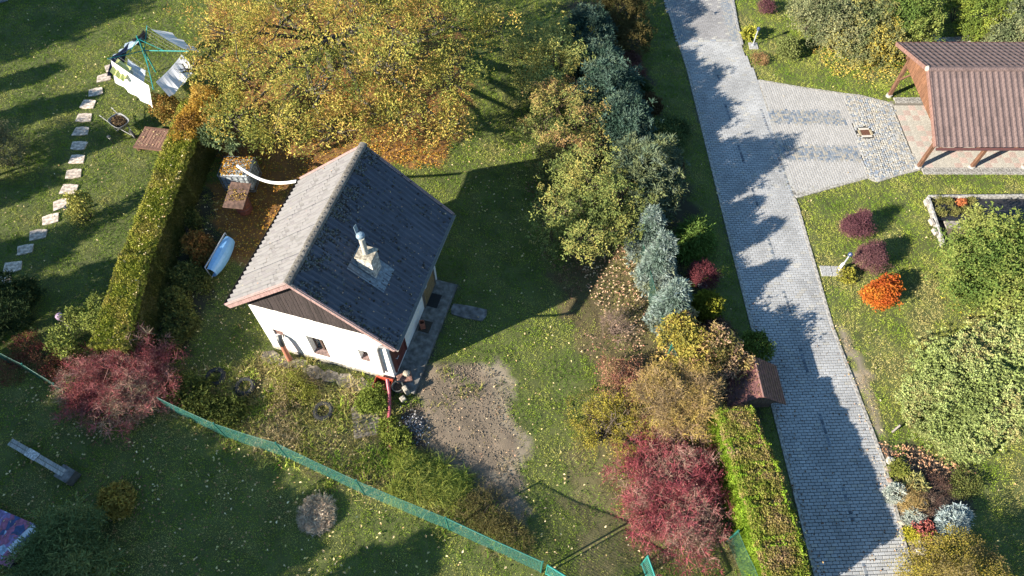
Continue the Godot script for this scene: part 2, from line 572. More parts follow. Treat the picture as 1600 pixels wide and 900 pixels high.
var cherry_litter := PackedVector2Array([Vector2(-12.53, -21.07), Vector2(-11.65, -19.48), Vector2(-11.87, -18.14), Vector2(-10.76, -15.35), Vector2(-8.92, -14.49), Vector2(-8.33, -18.14), Vector2(-6.32, -20.35), Vector2(-4.14, -19.41), Vector2(-2.97, -19.41), Vector2(-2.13, -21.07), Vector2(-1.81, -23.54), Vector2(-2.38, -27.36), Vector2(-3.73, -30.19), Vector2(-14.60, -30.19)])
var shade_litter := PackedVector2Array([Vector2(0.82, -14.49), Vector2(2.50, -15.21), Vector2(4.82, -15.79), Vector2(5.22, -12.85), Vector2(5.34, -10.95), Vector2(3.38, -9.65), Vector2(2.50, -10.83), Vector2(2.02, -12.33)])
var rock_poly := PackedVector2Array([Vector2(11.67, -7.89), Vector2(12.52, -7.68), Vector2(13.93, -7.06), Vector2(14.42, -6.76), Vector2(13.95, -5.69), Vector2(12.71, -5.13), Vector2(12.29, -4.40), Vector2(11.92, -4.40), Vector2(11.74, -5.69)])
var right_litter := PackedVector2Array([Vector2(13.41, -26.91), Vector2(14.22, -24.76), Vector2(15.56, -24.43), Vector2(17.70, -24.97), Vector2(17.97, -27.36), Vector2(17.48, -28.28), Vector2(14.55, -27.36)])

func map_zones():
	var bp := PackedVector2Array()
	for q in [[-0.05, -0.05], [4.5, -0.05], [4.5, 4.25], [-0.05, 4.25]]:
		bp.append(house_point(q[0], q[1]))
	zones = [["house", bp, false], ["road", road_poly, false], ["road", drive_poly, false], ["road", sett_poly, false],
		["slab", PackedVector2Array([Vector2(16.29, -23.23), Vector2(22.84, -23.54), Vector2(22.07, -19.00), Vector2(16.41, -19.27)]), false],
		["slab", PackedVector2Array([house_point(4.45, -0.3), house_point(5.27, -0.3), house_point(5.27, 4.12), house_point(4.45, 4.12)]), false],
		["planter", PackedVector2Array([Vector2(16.23, -17.81), Vector2(21.10, -17.88), Vector2(20.14, -15.50), Vector2(16.06, -15.50)]), false],
		["bare", PackedVector2Array([Vector2(-1.12, -10.40), Vector2(-0.22, -10.49), Vector2(0.31, -8.97), Vector2(0.32, -6.86), Vector2(-0.20, -6.86), Vector2(-0.33, -8.86)]), true], ["dirt", bed_poly, true], ["bed", rock_poly, true], ["bed", PackedVector2Array([Vector2(-3.79, -8.97), Vector2(-3.23, -8.97), Vector2(-2.46, -8.36), Vector2(-2.22, -7.68), Vector2(-2.92, -7.58), Vector2(-3.55, -7.89)]), true], ["rough", rough_poly, true],
		["litter", shade_litter, true], ["orange", cherry_litter, true],
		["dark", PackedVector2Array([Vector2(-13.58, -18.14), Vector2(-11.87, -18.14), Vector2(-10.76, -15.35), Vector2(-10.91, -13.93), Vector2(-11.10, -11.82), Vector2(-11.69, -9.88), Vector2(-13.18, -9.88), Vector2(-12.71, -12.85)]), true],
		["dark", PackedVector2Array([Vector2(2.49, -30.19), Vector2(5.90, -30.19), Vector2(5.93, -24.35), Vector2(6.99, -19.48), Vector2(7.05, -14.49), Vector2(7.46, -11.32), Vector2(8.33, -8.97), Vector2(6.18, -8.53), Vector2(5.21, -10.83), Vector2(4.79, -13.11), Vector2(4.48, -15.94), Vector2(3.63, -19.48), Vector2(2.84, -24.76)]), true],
		["bare", PackedVector2Array([Vector2(4.81, -15.65), Vector2(5.32, -10.83), Vector2(4.89, -10.83), Vector2(4.42, -15.35)]), true],
		["bare", PackedVector2Array([Vector2(11.16, -12.07), Vector2(11.72, -12.07), Vector2(11.98, -7.89), Vector2(11.95, -5.13), Vector2(11.94, -3.88), Vector2(11.50, -3.96), Vector2(11.60, -7.27)]), true],
		["worn", PackedVector2Array([Vector2(4.47, -9.88), Vector2(6.46, -8.97), Vector2(6.49, -4.23), Vector2(1.84, -4.05), Vector2(1.58, -6.86), Vector2(2.50, -8.97)]), true]]

func house_point(u: float, w: float) -> Vector2:
	return Vector2(-8.159 + 0.96 * u + 0.28 * w, -11.268 + 0.28 * u - 0.96 * w)

var ground_colors := {
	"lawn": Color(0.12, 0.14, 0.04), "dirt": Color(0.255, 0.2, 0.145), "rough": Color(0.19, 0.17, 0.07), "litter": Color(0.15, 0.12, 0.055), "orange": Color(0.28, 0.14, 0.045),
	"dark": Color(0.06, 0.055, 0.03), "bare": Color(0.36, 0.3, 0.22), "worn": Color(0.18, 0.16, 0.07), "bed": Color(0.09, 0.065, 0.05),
	"road": Color(0.09, 0.09, 0.09), "slab": Color(0.1, 0.09, 0.08), "house": Color(0.1, 0.09, 0.08), "planter": Color(0.1, 0.08, 0.06)}

func build_ground():
	# one sheet: a fine grid where the garden lies, wider and wider steps out to the horizon
	var xs: Array = []
	var zs: Array = []
	var x := -400.0
	for q in [-400, -250, -150, -100, -70, -50, -40, -34, -30]: xs.append(float(q))
	x = -28.0
	while x < 28.01:
		xs.append(x); x += 0.25
	for q in [30, 34, 40, 50, 70, 100, 150, 250, 400]: xs.append(float(q))
	for q in [-400, -250, -150, -100, -70, -50, -42, -38, -36]: zs.append(float(q))
	x = -34.5
	while x < -1.9:
		zs.append(x); x += 0.25
	for q in [0, 4, 8, 15, 30, 60, 120, 250, 400]: zs.append(float(q))
	var hs: Array = []
	var cs: Array = []
	for zz in zs:
		var hr := PackedFloat32Array()
		var cr := PackedColorArray()
		for xx in xs:
			var p := Vector2(xx, zz)
			var fine: bool = absf(xx) < 28.5 and zz > -35.0 and zz < -1.5
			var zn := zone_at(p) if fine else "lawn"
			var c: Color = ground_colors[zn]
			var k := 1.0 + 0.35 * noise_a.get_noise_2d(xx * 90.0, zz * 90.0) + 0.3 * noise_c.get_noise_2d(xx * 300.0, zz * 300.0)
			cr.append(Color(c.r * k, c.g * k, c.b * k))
			var h := -0.02 + 0.02 * noise_b.get_noise_2d(xx * 80.0, zz * 80.0)
			if zn == "dirt" or zn == "bed": h += 0.03 * noise_c.get_noise_2d(xx * 400.0, zz * 400.0) + 0.015
			if fine and (zn == "road" or zn == "slab" or zn == "house" or zn == "planter"): h = -0.05
			hr.append(h)
		hs.append(hr); cs.append(cr)
	var st := SurfaceTool.new()
	st.begin(Mesh.PRIMITIVE_TRIANGLES)
	for j in zs.size():
		for i in xs.size():
			st.set_color(cs[j][i])
			st.set_smooth_group(0)
			st.add_vertex(Vector3(xs[i], hs[j][i], zs[j]))
	var w := xs.size()
	for j in zs.size() - 1:
		for i in w - 1:
			var a := j * w + i
			for q in [a, a + 1, a + w + 1, a, a + w + 1, a + w]: st.add_index(q)
	st.generate_normals()
	struct("ground", st.commit(), mat("ground", Color(1, 1, 1), 1.0, "speck", 1.3, 0.8))
	# lumps of soil and straw on the dug bed
	var m := Mb.new()
	m.lathe([Vector2(0.0, -0.4), Vector2(0.45, -0.25), Vector2(0.55, 0.05), Vector2(0.3, 0.35), Vector2(0.0, 0.42)], 5)
	var xf: Array = []
	var cols := PackedColorArray()
	for pl in [bed_poly, rock_poly]:
		var box := Rect2(pl[0], Vector2.ZERO)
		for q in pl: box = box.expand(q)
		for i in int(box.get_area() * 190):
			var p := Vector2(rng.randf_range(box.position.x, box.end.x), rng.randf_range(box.position.y, box.end.y))
			if not inside(pl, p): continue
			var s := rng.randf_range(0.015, 0.055)
			var k := rng.randf_range(0.9, 1.2)
			xf.append(Transform3D(facing(Vector3(rng.randfn(), 1, rng.randfn()), s) * Basis.from_scale(Vector3(1, 0.7, 1)), Vector3(p.x, 0.0, p.y)))
			var b := Color(0.255, 0.2, 0.145) if pl == bed_poly else Color(0.1, 0.07, 0.055)
			cols.append(b * k)
	tag(many(self, "soil_clods", m.mesh(), mat("clod", Color(1, 1, 1), 1.0, "speck", 8.0), xf, cols), "crumbly brown clods of dug soil on the bare bed", "soil")

# ---------------------------------------------------------------- paving
func brick_mesh(s: Vector3, seed_: int) -> ArrayMesh:
	var m := Mb.new()
	m.box(Transform3D(Basis(Vector3(0.3, 1, 0.2).normalized(), 0.0), Vector3.ZERO), s, 0.006)
	return m.mesh()

func build_road():
	var base := Mb.new()
	base.col = Color(0.035, 0.035, 0.035)
	base.prism(road_poly, -0.08, -0.012)
	var road := struct("road", base, mat("joint", Color(1, 1, 1), 1.0, "speck", 6.0))
	var ax := Vector3(0.9992, 0, -0.0401)
	var az := Vector3(0.0401, 0, 0.9992)
	var o := Vector3(8.32, 0, -13.3)
	var bm := brick_mesh(Vector3(0.186, 0.06, 0.085), 1)
	var stone := mat("paver", Color(1, 1, 1), 0.85, "speck", 9.0, 0.25)
	var xf: Array = []
	var cols := PackedColorArray()
	var near: Array = []
	var setts: Array = []
	var sett_cols := PackedColorArray()
	var turn := Basis(ax, UP, az)
	var inset := PackedVector2Array()
	for k in range(-210, 130):
		for i in range(-6, 26):
			var p := o + az * (k * 0.1) + ax * (i * 0.2 + (0.1 if k % 2 else 0.0))
			var q := Vector2(p.x, p.z)
			var ha := inside(road_poly, q - Vector2(ax.x, ax.z) * 0.05)
			var hb := inside(road_poly, q + Vector2(ax.x, ax.z) * 0.05)
			if not ha and not hb: continue
			var jit := Vector3(rng.randf_range(-0.002, 0.002), rng.randf_range(-0.0025, 0.0025), rng.randf_range(-0.002, 0.002))
			var t := Transform3D(turn * Basis(UP, rng.randf_range(-0.012, 0.012)), p + jit + Vector3(0, -0.016, 0))
			if ha != hb:
				t = Transform3D(turn * Basis.from_scale(Vector3(0.47, 1, 1)), t.origin + ax * (0.05 if hb else -0.05))
			var g := rng.randf_range(0.86, 1.08) * (1.0 + 0.25 * noise_c.get_noise_2d(p.x * 70.0, p.z * 40.0))
			var side := inside(road_poly, q - Vector2(0.5, 0)) and inside(road_poly, q + Vector2(0.5, 0))
			if p.z < -27.15 and not side:
				# granite setts edge the far end of the road
				for e in 2:
					var c2 := pick([Color(0.26, 0.3, 0.36), Color(0.38, 0.4, 0.42), Color(0.46, 0.44, 0.4)], rng.randf())
					setts.append(Transform3D(turn, p + ax * (e * 0.1 - 0.05) + Vector3(0, -0.014 + rng.randf() * 0.008, 0)))
					sett_cols.append(c2)
				continue
			var c := Color(0.5, 0.51, 0.525) if p.z > -27.15 else Color(0.38, 0.375, 0.385)
			if rng.randf() < 0.06: c = Color(0.54, 0.53, 0.5)
			if p.z > -9.6 and near.size() < 300 and ha and hb and i % 2 == 0 and k % 2 == 0 and inside(road_poly, q + Vector2(0.3, 0)):
				near.append([t, c * g])
			else:
				xf.append(t); cols.append(c * g)
	var tones: Array = []
	for i in 6:
		tones.append(mat("paver_tone_%d" % i, Color(0.5, 0.51, 0.525) * (0.9 + 0.035 * i), 0.85, "speck", 9.0, 0.25))
	for e in near:
		part(road, "paving_brick", bm, tones[rng.randi() % 6], e[0])
	many(road, "paving_bricks", bm, stone, xf, cols)
	# short inlaid lines of small dark and pale setts along the middle
	var sm := brick_mesh(Vector3(0.092, 0.06, 0.092), 2)
	for d in [[Vector3(9.10, 0.0, -25.47), Vector3(9.19, 0.0, -24.43)], [Vector3(9.19, 0.0, -23.03), Vector3(9.27, 0.0, -21.99)], [Vector3(9.34, 0.0, -20.63), Vector3(9.42, 0.0, -19.58)], [Vector3(9.48, 0.0, -18.33), Vector3(9.56, 0.0, -17.43)], [Vector3(9.65, 0.0, -15.94), Vector3(9.71, 0.0, -14.92)], [Vector3(9.76, 0.0, -13.52), Vector3(9.83, 0.0, -12.53)], [Vector3(9.85, 0.0, -11.19), Vector3(9.93, 0.0, -10.07)], [Vector3(9.97, 0.0, -8.84), Vector3(10.05, 0.0, -7.72)], [Vector3(10.12, 0.0, -6.52), Vector3(10.17, 0.0, -5.35)], [Vector3(10.16, 0.0, -4.23), Vector3(10.18, 0.0, -3.37)]]:
		var l: float = d[0].distance_to(d[1])
		var dir: Vector3 = (d[1] - d[0]) / l
		for i in int(l / 0.1):
			var c := pick([Color(0.08, 0.1, 0.13), Color(0.2, 0.24, 0.3), Color(0.45, 0.45, 0.43)], pow(rng.randf(), 1.5))
			setts.append(Transform3D(turn * Basis(UP, rng.randf_range(-0.1, 0.1)), d[0] + dir * (i + 0.5) * 0.1 + Vector3(0, -0.011 + rng.randf() * 0.004, 0)))
			sett_cols.append(c)
	# a line down the mouth of the drive, and the cross row at the far end
	for i in 42:
		var p: Vector3 = Vector3(10.67, 0.0, -22.68).lerp(Vector3(11.02, 0.0, -17.97), i / 41.0)
		setts.append(Transform3D(turn, p + Vector3(0, -0.011, 0)))
		sett_cols.append(pick([Color(0.42, 0.42, 0.4), Color(0.3, 0.34, 0.4), Color(0.12, 0.12, 0.13)], rng.randf()))
	many(road, "setts", sm, stone, setts, sett_cols)
	var gm := brick_mesh(Vector3(0.26, 0.07, 0.13), 3)
	for i in 7:
		part(road, "granite_block", gm, mat("granite_%d" % (i % 3), [Color(0.5, 0.5, 0.48), Color(0.4, 0.43, 0.48), Color(0.56, 0.55, 0.5)][i % 3], 0.8, "speck", 8.0), Transform3D(Basis(UP, 0.04), Vector3(8.17, 0.0, -27.13).lerp(Vector3(9.87, 0.0, -27.22), i / 6.0) + Vector3(0, -0.012, 0)))
	# edging strips along both sides
	var kerb := Mb.new()
	kerb.col = Color(0.42, 0.4, 0.37)
	var left := [Vector3(7.31, 0.0, -31.71), Vector3(7.88, 0.0, -25.18), Vector3(8.12, 0.0, -18.60), Vector3(8.32, 0.0, -13.30), Vector3(8.55, 0.0, -8.08), Vector3(8.72, 0.0, -3.88), Vector3(8.78, 0.0, -2.22)]
	var right := [Vector3(11.51, 0.0, -2.22), Vector3(11.50, 0.0, -3.96), Vector3(11.60, 0.0, -7.27), Vector3(11.16, 0.0, -12.07), Vector3(11.10, 0.0, -17.49), Vector3(11.05, 0.0, -17.88)]
	for line in [left, right]:
		for i in line.size() - 1:
			kerb.bar(line[i] + Vector3(0, -0.03, 0), line[i + 1] + Vector3(0, -0.03, 0), 0.12, 0.1, UP, 0.01)
	part(road, "kerb", kerb, mat("kerb", Color(1, 1, 1), 0.95, "moss", 2.0))
	var kerb2 := Mb.new()
	kerb2.col = Color(0.36, 0.36, 0.36)
	var line2 := [Vector3(10.75, 0.0, -31.71), Vector3(10.55, 0.0, -28.28), Vector3(10.55, 0.0, -26.91)]
	for i in line2.size() - 1: kerb2.bar(line2[i] + Vector3(0.05, -0.01, 0), line2[i + 1] + Vector3(0.05, -0.01, 0), 0.12, 0.12, UP, 0.01)
	part(road, "kerb", kerb2, mat("kerb", Color(1, 1, 1), 0.95, "moss", 2.0))

func build_driveway():
	var base := Mb.new()
	base.col = Color(0.04, 0.04, 0.04)
	base.prism(drive_poly, -0.08, -0.008)
	base.prism(sett_poly, -0.08, -0.005)
	var drive := struct("driveway", base, mat("joint", Color(1, 1, 1), 1.0, "speck", 6.0))
	var band_a := PackedVector2Array([Vector2(10.76, -22.68), Vector2(14.03, -22.60), Vector2(14.16, -21.81), Vector2(10.77, -21.88)])
	var band_b := PackedVector2Array([Vector2(10.87, -20.63), Vector2(14.19, -20.56), Vector2(14.26, -19.75), Vector2(10.92, -19.82)])
	var o: Vector3 = Vector3(10.96, 0.0, -24.51)
	var ax := Vector3(0.9985, 0, -0.055)
	var az := Vector3(0.055, 0, 0.9985)
	var turn := Basis(ax, UP, az)
	var bm := brick_mesh(Vector3(0.085, 0.06, 0.186), 1)
	var sm := brick_mesh(Vector3(0.088, 0.06, 0.088), 2)
	var stone := mat("paver", Color(1, 1, 1), 0.85, "speck", 9.0, 0.25)
	var xf: Array = []
	var cols := PackedColorArray()
	var sx: Array = []
	var sc := PackedColorArray()
	for i in range(-5, 60):
		for k in range(-8, 32):
			var p := o + ax * (i * 0.1) + az * (k * 0.2 + (0.1 if i % 2 else 0.0))
			var q := Vector2(p.x, p.z)
			var ha := inside(drive_poly, q - Vector2(az.x, az.z) * 0.05)
			var hb := inside(drive_poly, q + Vector2(az.x, az.z) * 0.05)
			if (not ha and not hb) or inside(road_poly, q): continue
			if ha != hb:
				xf.append(Transform3D(turn * Basis.from_scale(Vector3(1, 1, 0.47)), p + az * (0.05 if hb else -0.05) + Vector3(0, -0.012, 0)))
				cols.append(Color(0.54, 0.53, 0.52) * rng.randf_range(0.9, 1.08))
				continue
			if inside(band_a, q) or inside(band_b, q):
				for e in [-0.05, 0.05]:
					sx.append(Transform3D(turn * Basis(UP, rng.randf_range(-0.06, 0.06)), p + az * e + Vector3(0, -0.012 + rng.randf() * 0.008, 0)))
					sc.append(pick([Color(0.17, 0.22, 0.3), Color(0.3, 0.35, 0.42), Color(0.4, 0.41, 0.42), Color(0.5, 0.46, 0.39), Color(0.24, 0.28, 0.33)], rng.randf()))
				continue
			xf.append(Transform3D(turn, p + Vector3(0, -0.012 + rng.randf_range(-0.002, 0.002), 0)))
			cols.append(Color(0.54, 0.53, 0.52) * rng.randf_range(0.9, 1.08))
	many(drive, "paving_bricks", bm, stone, xf, cols)
	var ek := Mb.new()
	ek.col = Color(0.45, 0.43, 0.39)
	for line in [[Vector3(10.96, 0.0, -24.51), Vector3(12.65, 0.0, -24.06), Vector3(14.46, 0.0, -23.66), Vector3(15.18, 0.0, -23.54), Vector3(16.43, 0.0, -23.03)], [Vector3(11.13, 0.0, -17.88), Vector3(12.69, 0.0, -18.40), Vector3(14.24, 0.0, -18.90), Vector3(14.55, 0.0, -18.70), Vector3(15.55, 0.0, -19.07), Vector3(16.45, 0.0, -19.34)]]:
		for i in line.size() - 1: ek.bar(line[i] + Vector3(0, -0.028, 0), line[i + 1] + Vector3(0, -0.028, 0), 0.13, 0.1, UP, 0.01)
	ek.bar(Vector3(11.04, 0.0, -18.07) + Vector3(0, -0.034, 0), Vector3(12.12, 0.0, -18.36) + Vector3(0, -0.034, 0), 0.24, 0.1, UP, 0.01)
	ek.bar(Vector3(10.97, 0.0, -24.43) + Vector3(0.03, -0.034, 0), Vector3(11.05, 0.0, -17.88) + Vector3(0.03, -0.034, 0), 0.2, 0.1, UP, 0.01)
	part(drive, "kerb", ek, mat("kerb", Color(1, 1, 1), 0.95, "moss", 2.0))
	# fan-laid small granite cubes in front of the carport
	var c0: Vector3 = Vector3(14.87, 0.0, -23.94)
	for k in range(0, 60):
		for i in range(-20, 60):
			var along := i * 0.098
			var ph := fposmod(along, 1.5) / 1.5
			var bow := 0.42 * sin(PI * ph)
			var slope := 0.42 * PI / 1.5 * cos(PI * ph)
			var p := c0 + Vector3(along - 1.0, 0, k * 0.097 - bow)
			p += Vector3(rng.randf_range(-0.012, 0.012), 0, rng.randf_range(-0.012, 0.012))
			var q := Vector2(p.x, p.z)
			if not inside(sett_poly, q) or p.distance_to(Vector3(14.80, 0.0, -21.36)) < 0.36: continue
			sx.append(Transform3D(Basis(UP, atan(slope) + rng.randf_range(-0.15, 0.15)) * Basis.from_scale(Vector3.ONE * rng.randf_range(0.86, 1.02)), p + Vector3(0, -0.012 + rng.randf() * 0.012, 0)))
			sc.append(pick([Color(0.27, 0.33, 0.43), Color(0.52, 0.54, 0.56), Color(0.66, 0.63, 0.56), Color(0.52, 0.48, 0.42), Color(0.4, 0.44, 0.48)], rng.randf()) * rng.randf_range(0.85, 1.1))
	many(drive, "granite_setts", sm, stone, sx, sc)
	# drain with a rusty grate in a pale stone frame
	var t := thing("drain_grate", "rusty square drain grate in a pale stone frame among granite setts", "drain", Vector3(14.80, 0.0, -21.36), 0.05)
	var m := Mb.new()
	for s in [-1, 1]:
		m = Mb.new()
		m.bx(Vector3(-0.22, -0.04, s * 0.21 - 0.05), Vector3(0.22, 0.02, s * 0.21 + 0.05), 0.01)
		part(t, "frame_stone", m, mat("drain_frame", Color(0.75, 0.7, 0.62), 0.9, "speck", 6.0))
		m = Mb.new()
		m.bx(Vector3(s * 0.24 - 0.05, -0.04, -0.15), Vector3(s * 0.24 + 0.05, 0.016, 0.15), 0.01)
		part(t, "frame_stone", m, mat("drain_side", Color(0.5, 0.42, 0.28), 0.9, "speck", 6.0))
	for i in 8:
		m = Mb.new()
		m.bx(Vector3(-0.17 + i * 0.045, -0.03, -0.15), Vector3(-0.145 + i * 0.045, 0.006, 0.15), 0.003)
		part(t, "bar", m, mat("rust", Color(0.2, 0.085, 0.05), 0.8, "speck", 10.0))

func build_slabs():
	# the carport floor: square concrete flags, every second one pink
	var m := Mb.new()
	m.col = Color(0.25, 0.23, 0.2)
	var poly := PackedVector2Array([Vector2(16.35, -23.23), Vector2(23.40, -23.54), Vector2(22.58, -19.00), Vector2(16.41, -19.27)])
	m.prism(poly, -0.1, 0.0)
	var pad := struct("carport_floor", m, mat("joint", Color(1, 1, 1), 1.0, "speck", 6.0))
	var fm := Mb.new()
	fm.box(Transform3D.IDENTITY, Vector3(0.297, 0.05, 0.297), 0.004)
	var mesh := fm.mesh()
	var o: Vector3 = Vector3(16.43, 0.0, -22.95) + Vector3(0.15, 0, 0.15)
	for k in 14:
		for i in 20:
			var p := o + Vector3(i * 0.3 - 0.0, -0.012, k * 0.3)
			if not inside(poly, Vector2(p.x, p.z)): continue
			var pink := (i + k) % 2 == 0
			var a := rng.randi() % 3
			part(pad, "flagstone", mesh, mat("flag_%d_%d" % [int(pink), a], (Color(0.64, 0.5, 0.45) if pink and (i * 7 + k * 3) % 5 != 0 else Color(0.6, 0.57, 0.51)) * (0.92 + 0.07 * a), 0.9, "blotch", 4.0), p)
	# apron strips along its back and front edges
	var em := Mb.new()
	em.box(Transform3D.IDENTITY, Vector3(0.58, 0.06, 0.34), 0.008)
	var emesh := em.mesh()
	for i in 9:
		part(pad, "edging_slab", emesh, mat("edging_%d" % (i % 2), Color(0.42, 0.41, 0.39) * (1.0 - 0.08 * (i % 2)), 0.95, "moss", 2.0), Vector3(16.55, 0.0, -23.26) + Vector3(0.3 + i * 0.59, 0.002, 0.0))
		part(pad, "edging_slab", emesh, mat("edging_%d" % (i % 2), Color(0.42, 0.41, 0.39) * (1.0 - 0.08 * (i % 2)), 0.95, "moss", 2.0), Vector3(16.51, 0.0, -19.27) + Vector3(0.3 + i * 0.59, 0.002, 0.05))

# ---------------------------------------------------------------- cottage
func hp(u: float, h: float, w: float) -> Vector3:
	return Vector3(u, h, -w)

func build_cottage():
	var W := 4.455
	var D := 4.16
	var RIDGE := 5.42
	var EAVE := 3.0
	var OUT := 0.53
	var mid := W * 0.5
	var fall := (RIDGE - EAVE) / (mid + OUT)
	var t := thing("cottage", "small white cottage with a steep corrugated gable roof and a squat chimney", "cottage", Vector3(-8.159, 0, -11.268), deg_to_rad(-16.25))
	var plaster := mat("plaster", Color(0.8, 0.79, 0.76), 0.95, "soft", 0.3, 0.15)
	# walls, with the openings left free
	var m := Mb.new()
	var top := 2.98
	var th := 0.3
	for r in [[0.0, 0.39, 0.0, top], [0.39, 0.76, 0.0, 1.08], [0.39, 0.76, 1.47, top], [0.76, 1.62, 0.0, top], [1.62, 2.22, 0.0, 0.45], [1.62, 2.22, 1.65, top],
			[2.22, 3.42, 0.0, top], [3.42, 3.75, 0.0, 1.0], [3.42, 3.75, 1.65, top], [3.75, W, 0.0, top]]:
		m.bx(hp(r[0], r[2] - (0.2 if r[2] == 0.0 else 0.0), 0.0), hp(r[1], r[3], th))
	m.bx(hp(0, -0.2, th), hp(th, 3.3, D - th)); m.bx(hp(W - th, -0.2, th), hp(W, 3.3, D - th))
	m.bx(hp(0, -0.2, D - th), hp(W, top, D))
	for w in [0.04, D - 0.24]:
		var g := PackedVector2Array([Vector2(0.02, top), Vector2(W - 0.02, top), Vector2(W - 0.02, EAVE + fall * OUT - 0.08), Vector2(mid, RIDGE - 0.1), Vector2(0.02, EAVE + fall * OUT - 0.08)])
		m.prism(g, w, w + 0.2, Transform3D(Basis(Vector3(1, 0, 0), Vector3(0, 0, -1), Vector3(0, 1, 0)), Vector3.ZERO))
	var wall := part(t, "wall", m, plaster)
	m = Mb.new()
	m.bx(hp(-0.02, -0.1, -0.02), hp(W + 0.0, 0.14, -0.001), 0.01)
	part(wall, "plinth", m, mat("plinth", Color(0.55, 0.52, 0.46), 0.95, "moss", 1.5))
	# weathered boards on both gables
	var board_mats: Array = []
	for i in 4: board_mats.append(mat("gable_board_%d" % i, Color(0.05, 0.036, 0.036) * (0.8 + 0.13 * i), 0.9, "wood", 1.4, 0.3))
	for side in 2:
		for i in 34:
			var u0 := 0.02 + i * 0.13
			var u1 := minf(u0 + 0.122, W - 0.02)
			if u1 <= u0: continue
			var h0 := RIDGE - fall * absf(u0 - mid) - 0.1
			var h1 := RIDGE - fall * absf(u1 - mid) - 0.1
			if minf(h0, h1) < 2.98: continue
			m = Mb.new()
			var pr := rng.randf_range(0.022, 0.034)
			var xfm := Transform3D(Basis(Vector3(1, 0, 0), Vector3(0, 0, -1), Vector3(0, 1, 0)), Vector3.ZERO)
			var q := PackedVector2Array([Vector2(u0, 2.94), Vector2(u1, 2.94), Vector2(u1, h1), Vector2(u0, h0)])
			if side == 0: m.prism(q, -pr, -0.002, xfm)
			else: m.prism(q, D + 0.002, D + pr, xfm)
			part(t, "gable_board", m, board_mats[rng.randi() % 4])
	# windows and the small vent in the front wall
	for d in [[1.62, 2.22, 0.45, 1.65], [3.42, 3.75, 1.0, 1.65]]:
		var win := part(t, "window", frame_shape(d[0], d[1], d[2], d[3], 0.2, 0.055), mat("window_wood", Color(0.16, 0.1, 0.08), 0.6, "wood", 2.0))
		m = Mb.new()
		m.bx(hp(d[0] + 0.05, d[2] + 0.05, 0.225), hp(d[1] - 0.05, d[3] - 0.05, 0.235))
		part(win, "pane", m, glass())
		m = Mb.new()
		m.box(Transform3D(Basis(Vector3.RIGHT, 0.2), hp((d[0] + d[1]) * 0.5, d[2] + 0.005, 0.09)), Vector3(d[1] - d[0] - 0.01, 0.03, 0.2), 0.005)
		part(win, "sill", m, mat("window_sill", Color(0.3, 0.2, 0.18), 0.7, "moss", 2.0))
	m = Mb.new()
	m.box(Transform3D(Basis(Vector3.BACK, 0.0), hp(0.575, 1.275, 0.06)), Vector3(0.36, 0.38, 0.03), 0.006)
	var flap := part(t, "hatch", m, mat("hatch", Color(0.27, 0.16, 0.14), 0.8, "wood", 2.0))
	m = Mb.new()
	m.bar(hp(0.7, 1.22, 0.03), hp(0.73, 1.1, -0.05), 0.03, 0.02)
	part(flap, "latch", m, mat("dark_metal", Color(0.1, 0.1, 0.1), 0.5, ""))
	# doors in the right wall
	for d in [[2.92, 3.86, 0.14, 2.2, Color(0.36, 0.25, 0.12), "door"], [0.22, 1.02, 0.3, 1.75, Color(0.16, 0.035, 0.03), "cellar_door"]]:
		m = Mb.new()
		m.bx(Vector3(W, d[2], -d[1]), Vector3(W + 0.035, d[3], -d[0]), 0.006)
		var dr := part(t, d[5], m, mat(d[5], d[4], 0.55, "wood", 1.5))
		m = Mb.new()
		for s in [-1, 1]:
			var c: float = d[0] if s < 0 else d[1]
			m.bx(Vector3(W + 0.001, d[2], -c - 0.04 * s - 0.04), Vector3(W + 0.055, d[3] + 0.06, -c - 0.04 * s + 0.04), 0.006)
		m.bx(Vector3(W + 0.001, d[3] + 0.002, -d[1]), Vector3(W + 0.05, d[3] + 0.07, -d[0]), 0.006)
		part(dr, "frame", m, mat("door_frame_" + d[5], Color(0.2, 0.17, 0.14) if d[5] == "door" else Color(0.12, 0.03, 0.028), 0.6, "wood", 2.0))
		for k in 3:
			m = Mb.new()
			var h: float = lerpf(d[2] + 0.3, d[3] - 0.3, k / 2.0)
			m.bx(Vector3(W + 0.036, h - 0.18, -d[1] + 0.14), Vector3(W + 0.046, h + 0.18, -d[0] - 0.14), 0.004)
			part(dr, "panel", m, mat(d[5], d[4], 0.55, "wood", 1.5))
		m = Mb.new()
		m.tube([Vector3(W + 0.035, (d[2] + d[3]) * 0.5, -d[0] - 0.1), Vector3(W + 0.09, (d[2] + d[3]) * 0.5, -d[0] - 0.1), Vector3(W + 0.09, (d[2] + d[3]) * 0.5, -d[0] - 0.22)], 0.012, 6)
		part(dr, "handle", m, mat("steel", Color(0.5, 0.5, 0.5), 0.35, ""))
	# roof: corrugated sheets laid in three courses on each side
	var slen := sqrt(pow(RIDGE - EAVE, 2) + pow(mid + OUT, 2))
	var w0 := -0.28
	var w1 := 5.02
	var sheet_w := (w1 - w0) / 5.0
	var course := slen / 3.0
	var waves := 6.0
	var wave := func(x): return 0.036 * cos(TAU * waves * x / sheet_w)
	var wn := func(x): return Vector3(TAU * waves / sheet_w * 0.036 * sin(TAU * waves * x / sheet_w), 1, 0).normalized()
	var sheets: Array = []
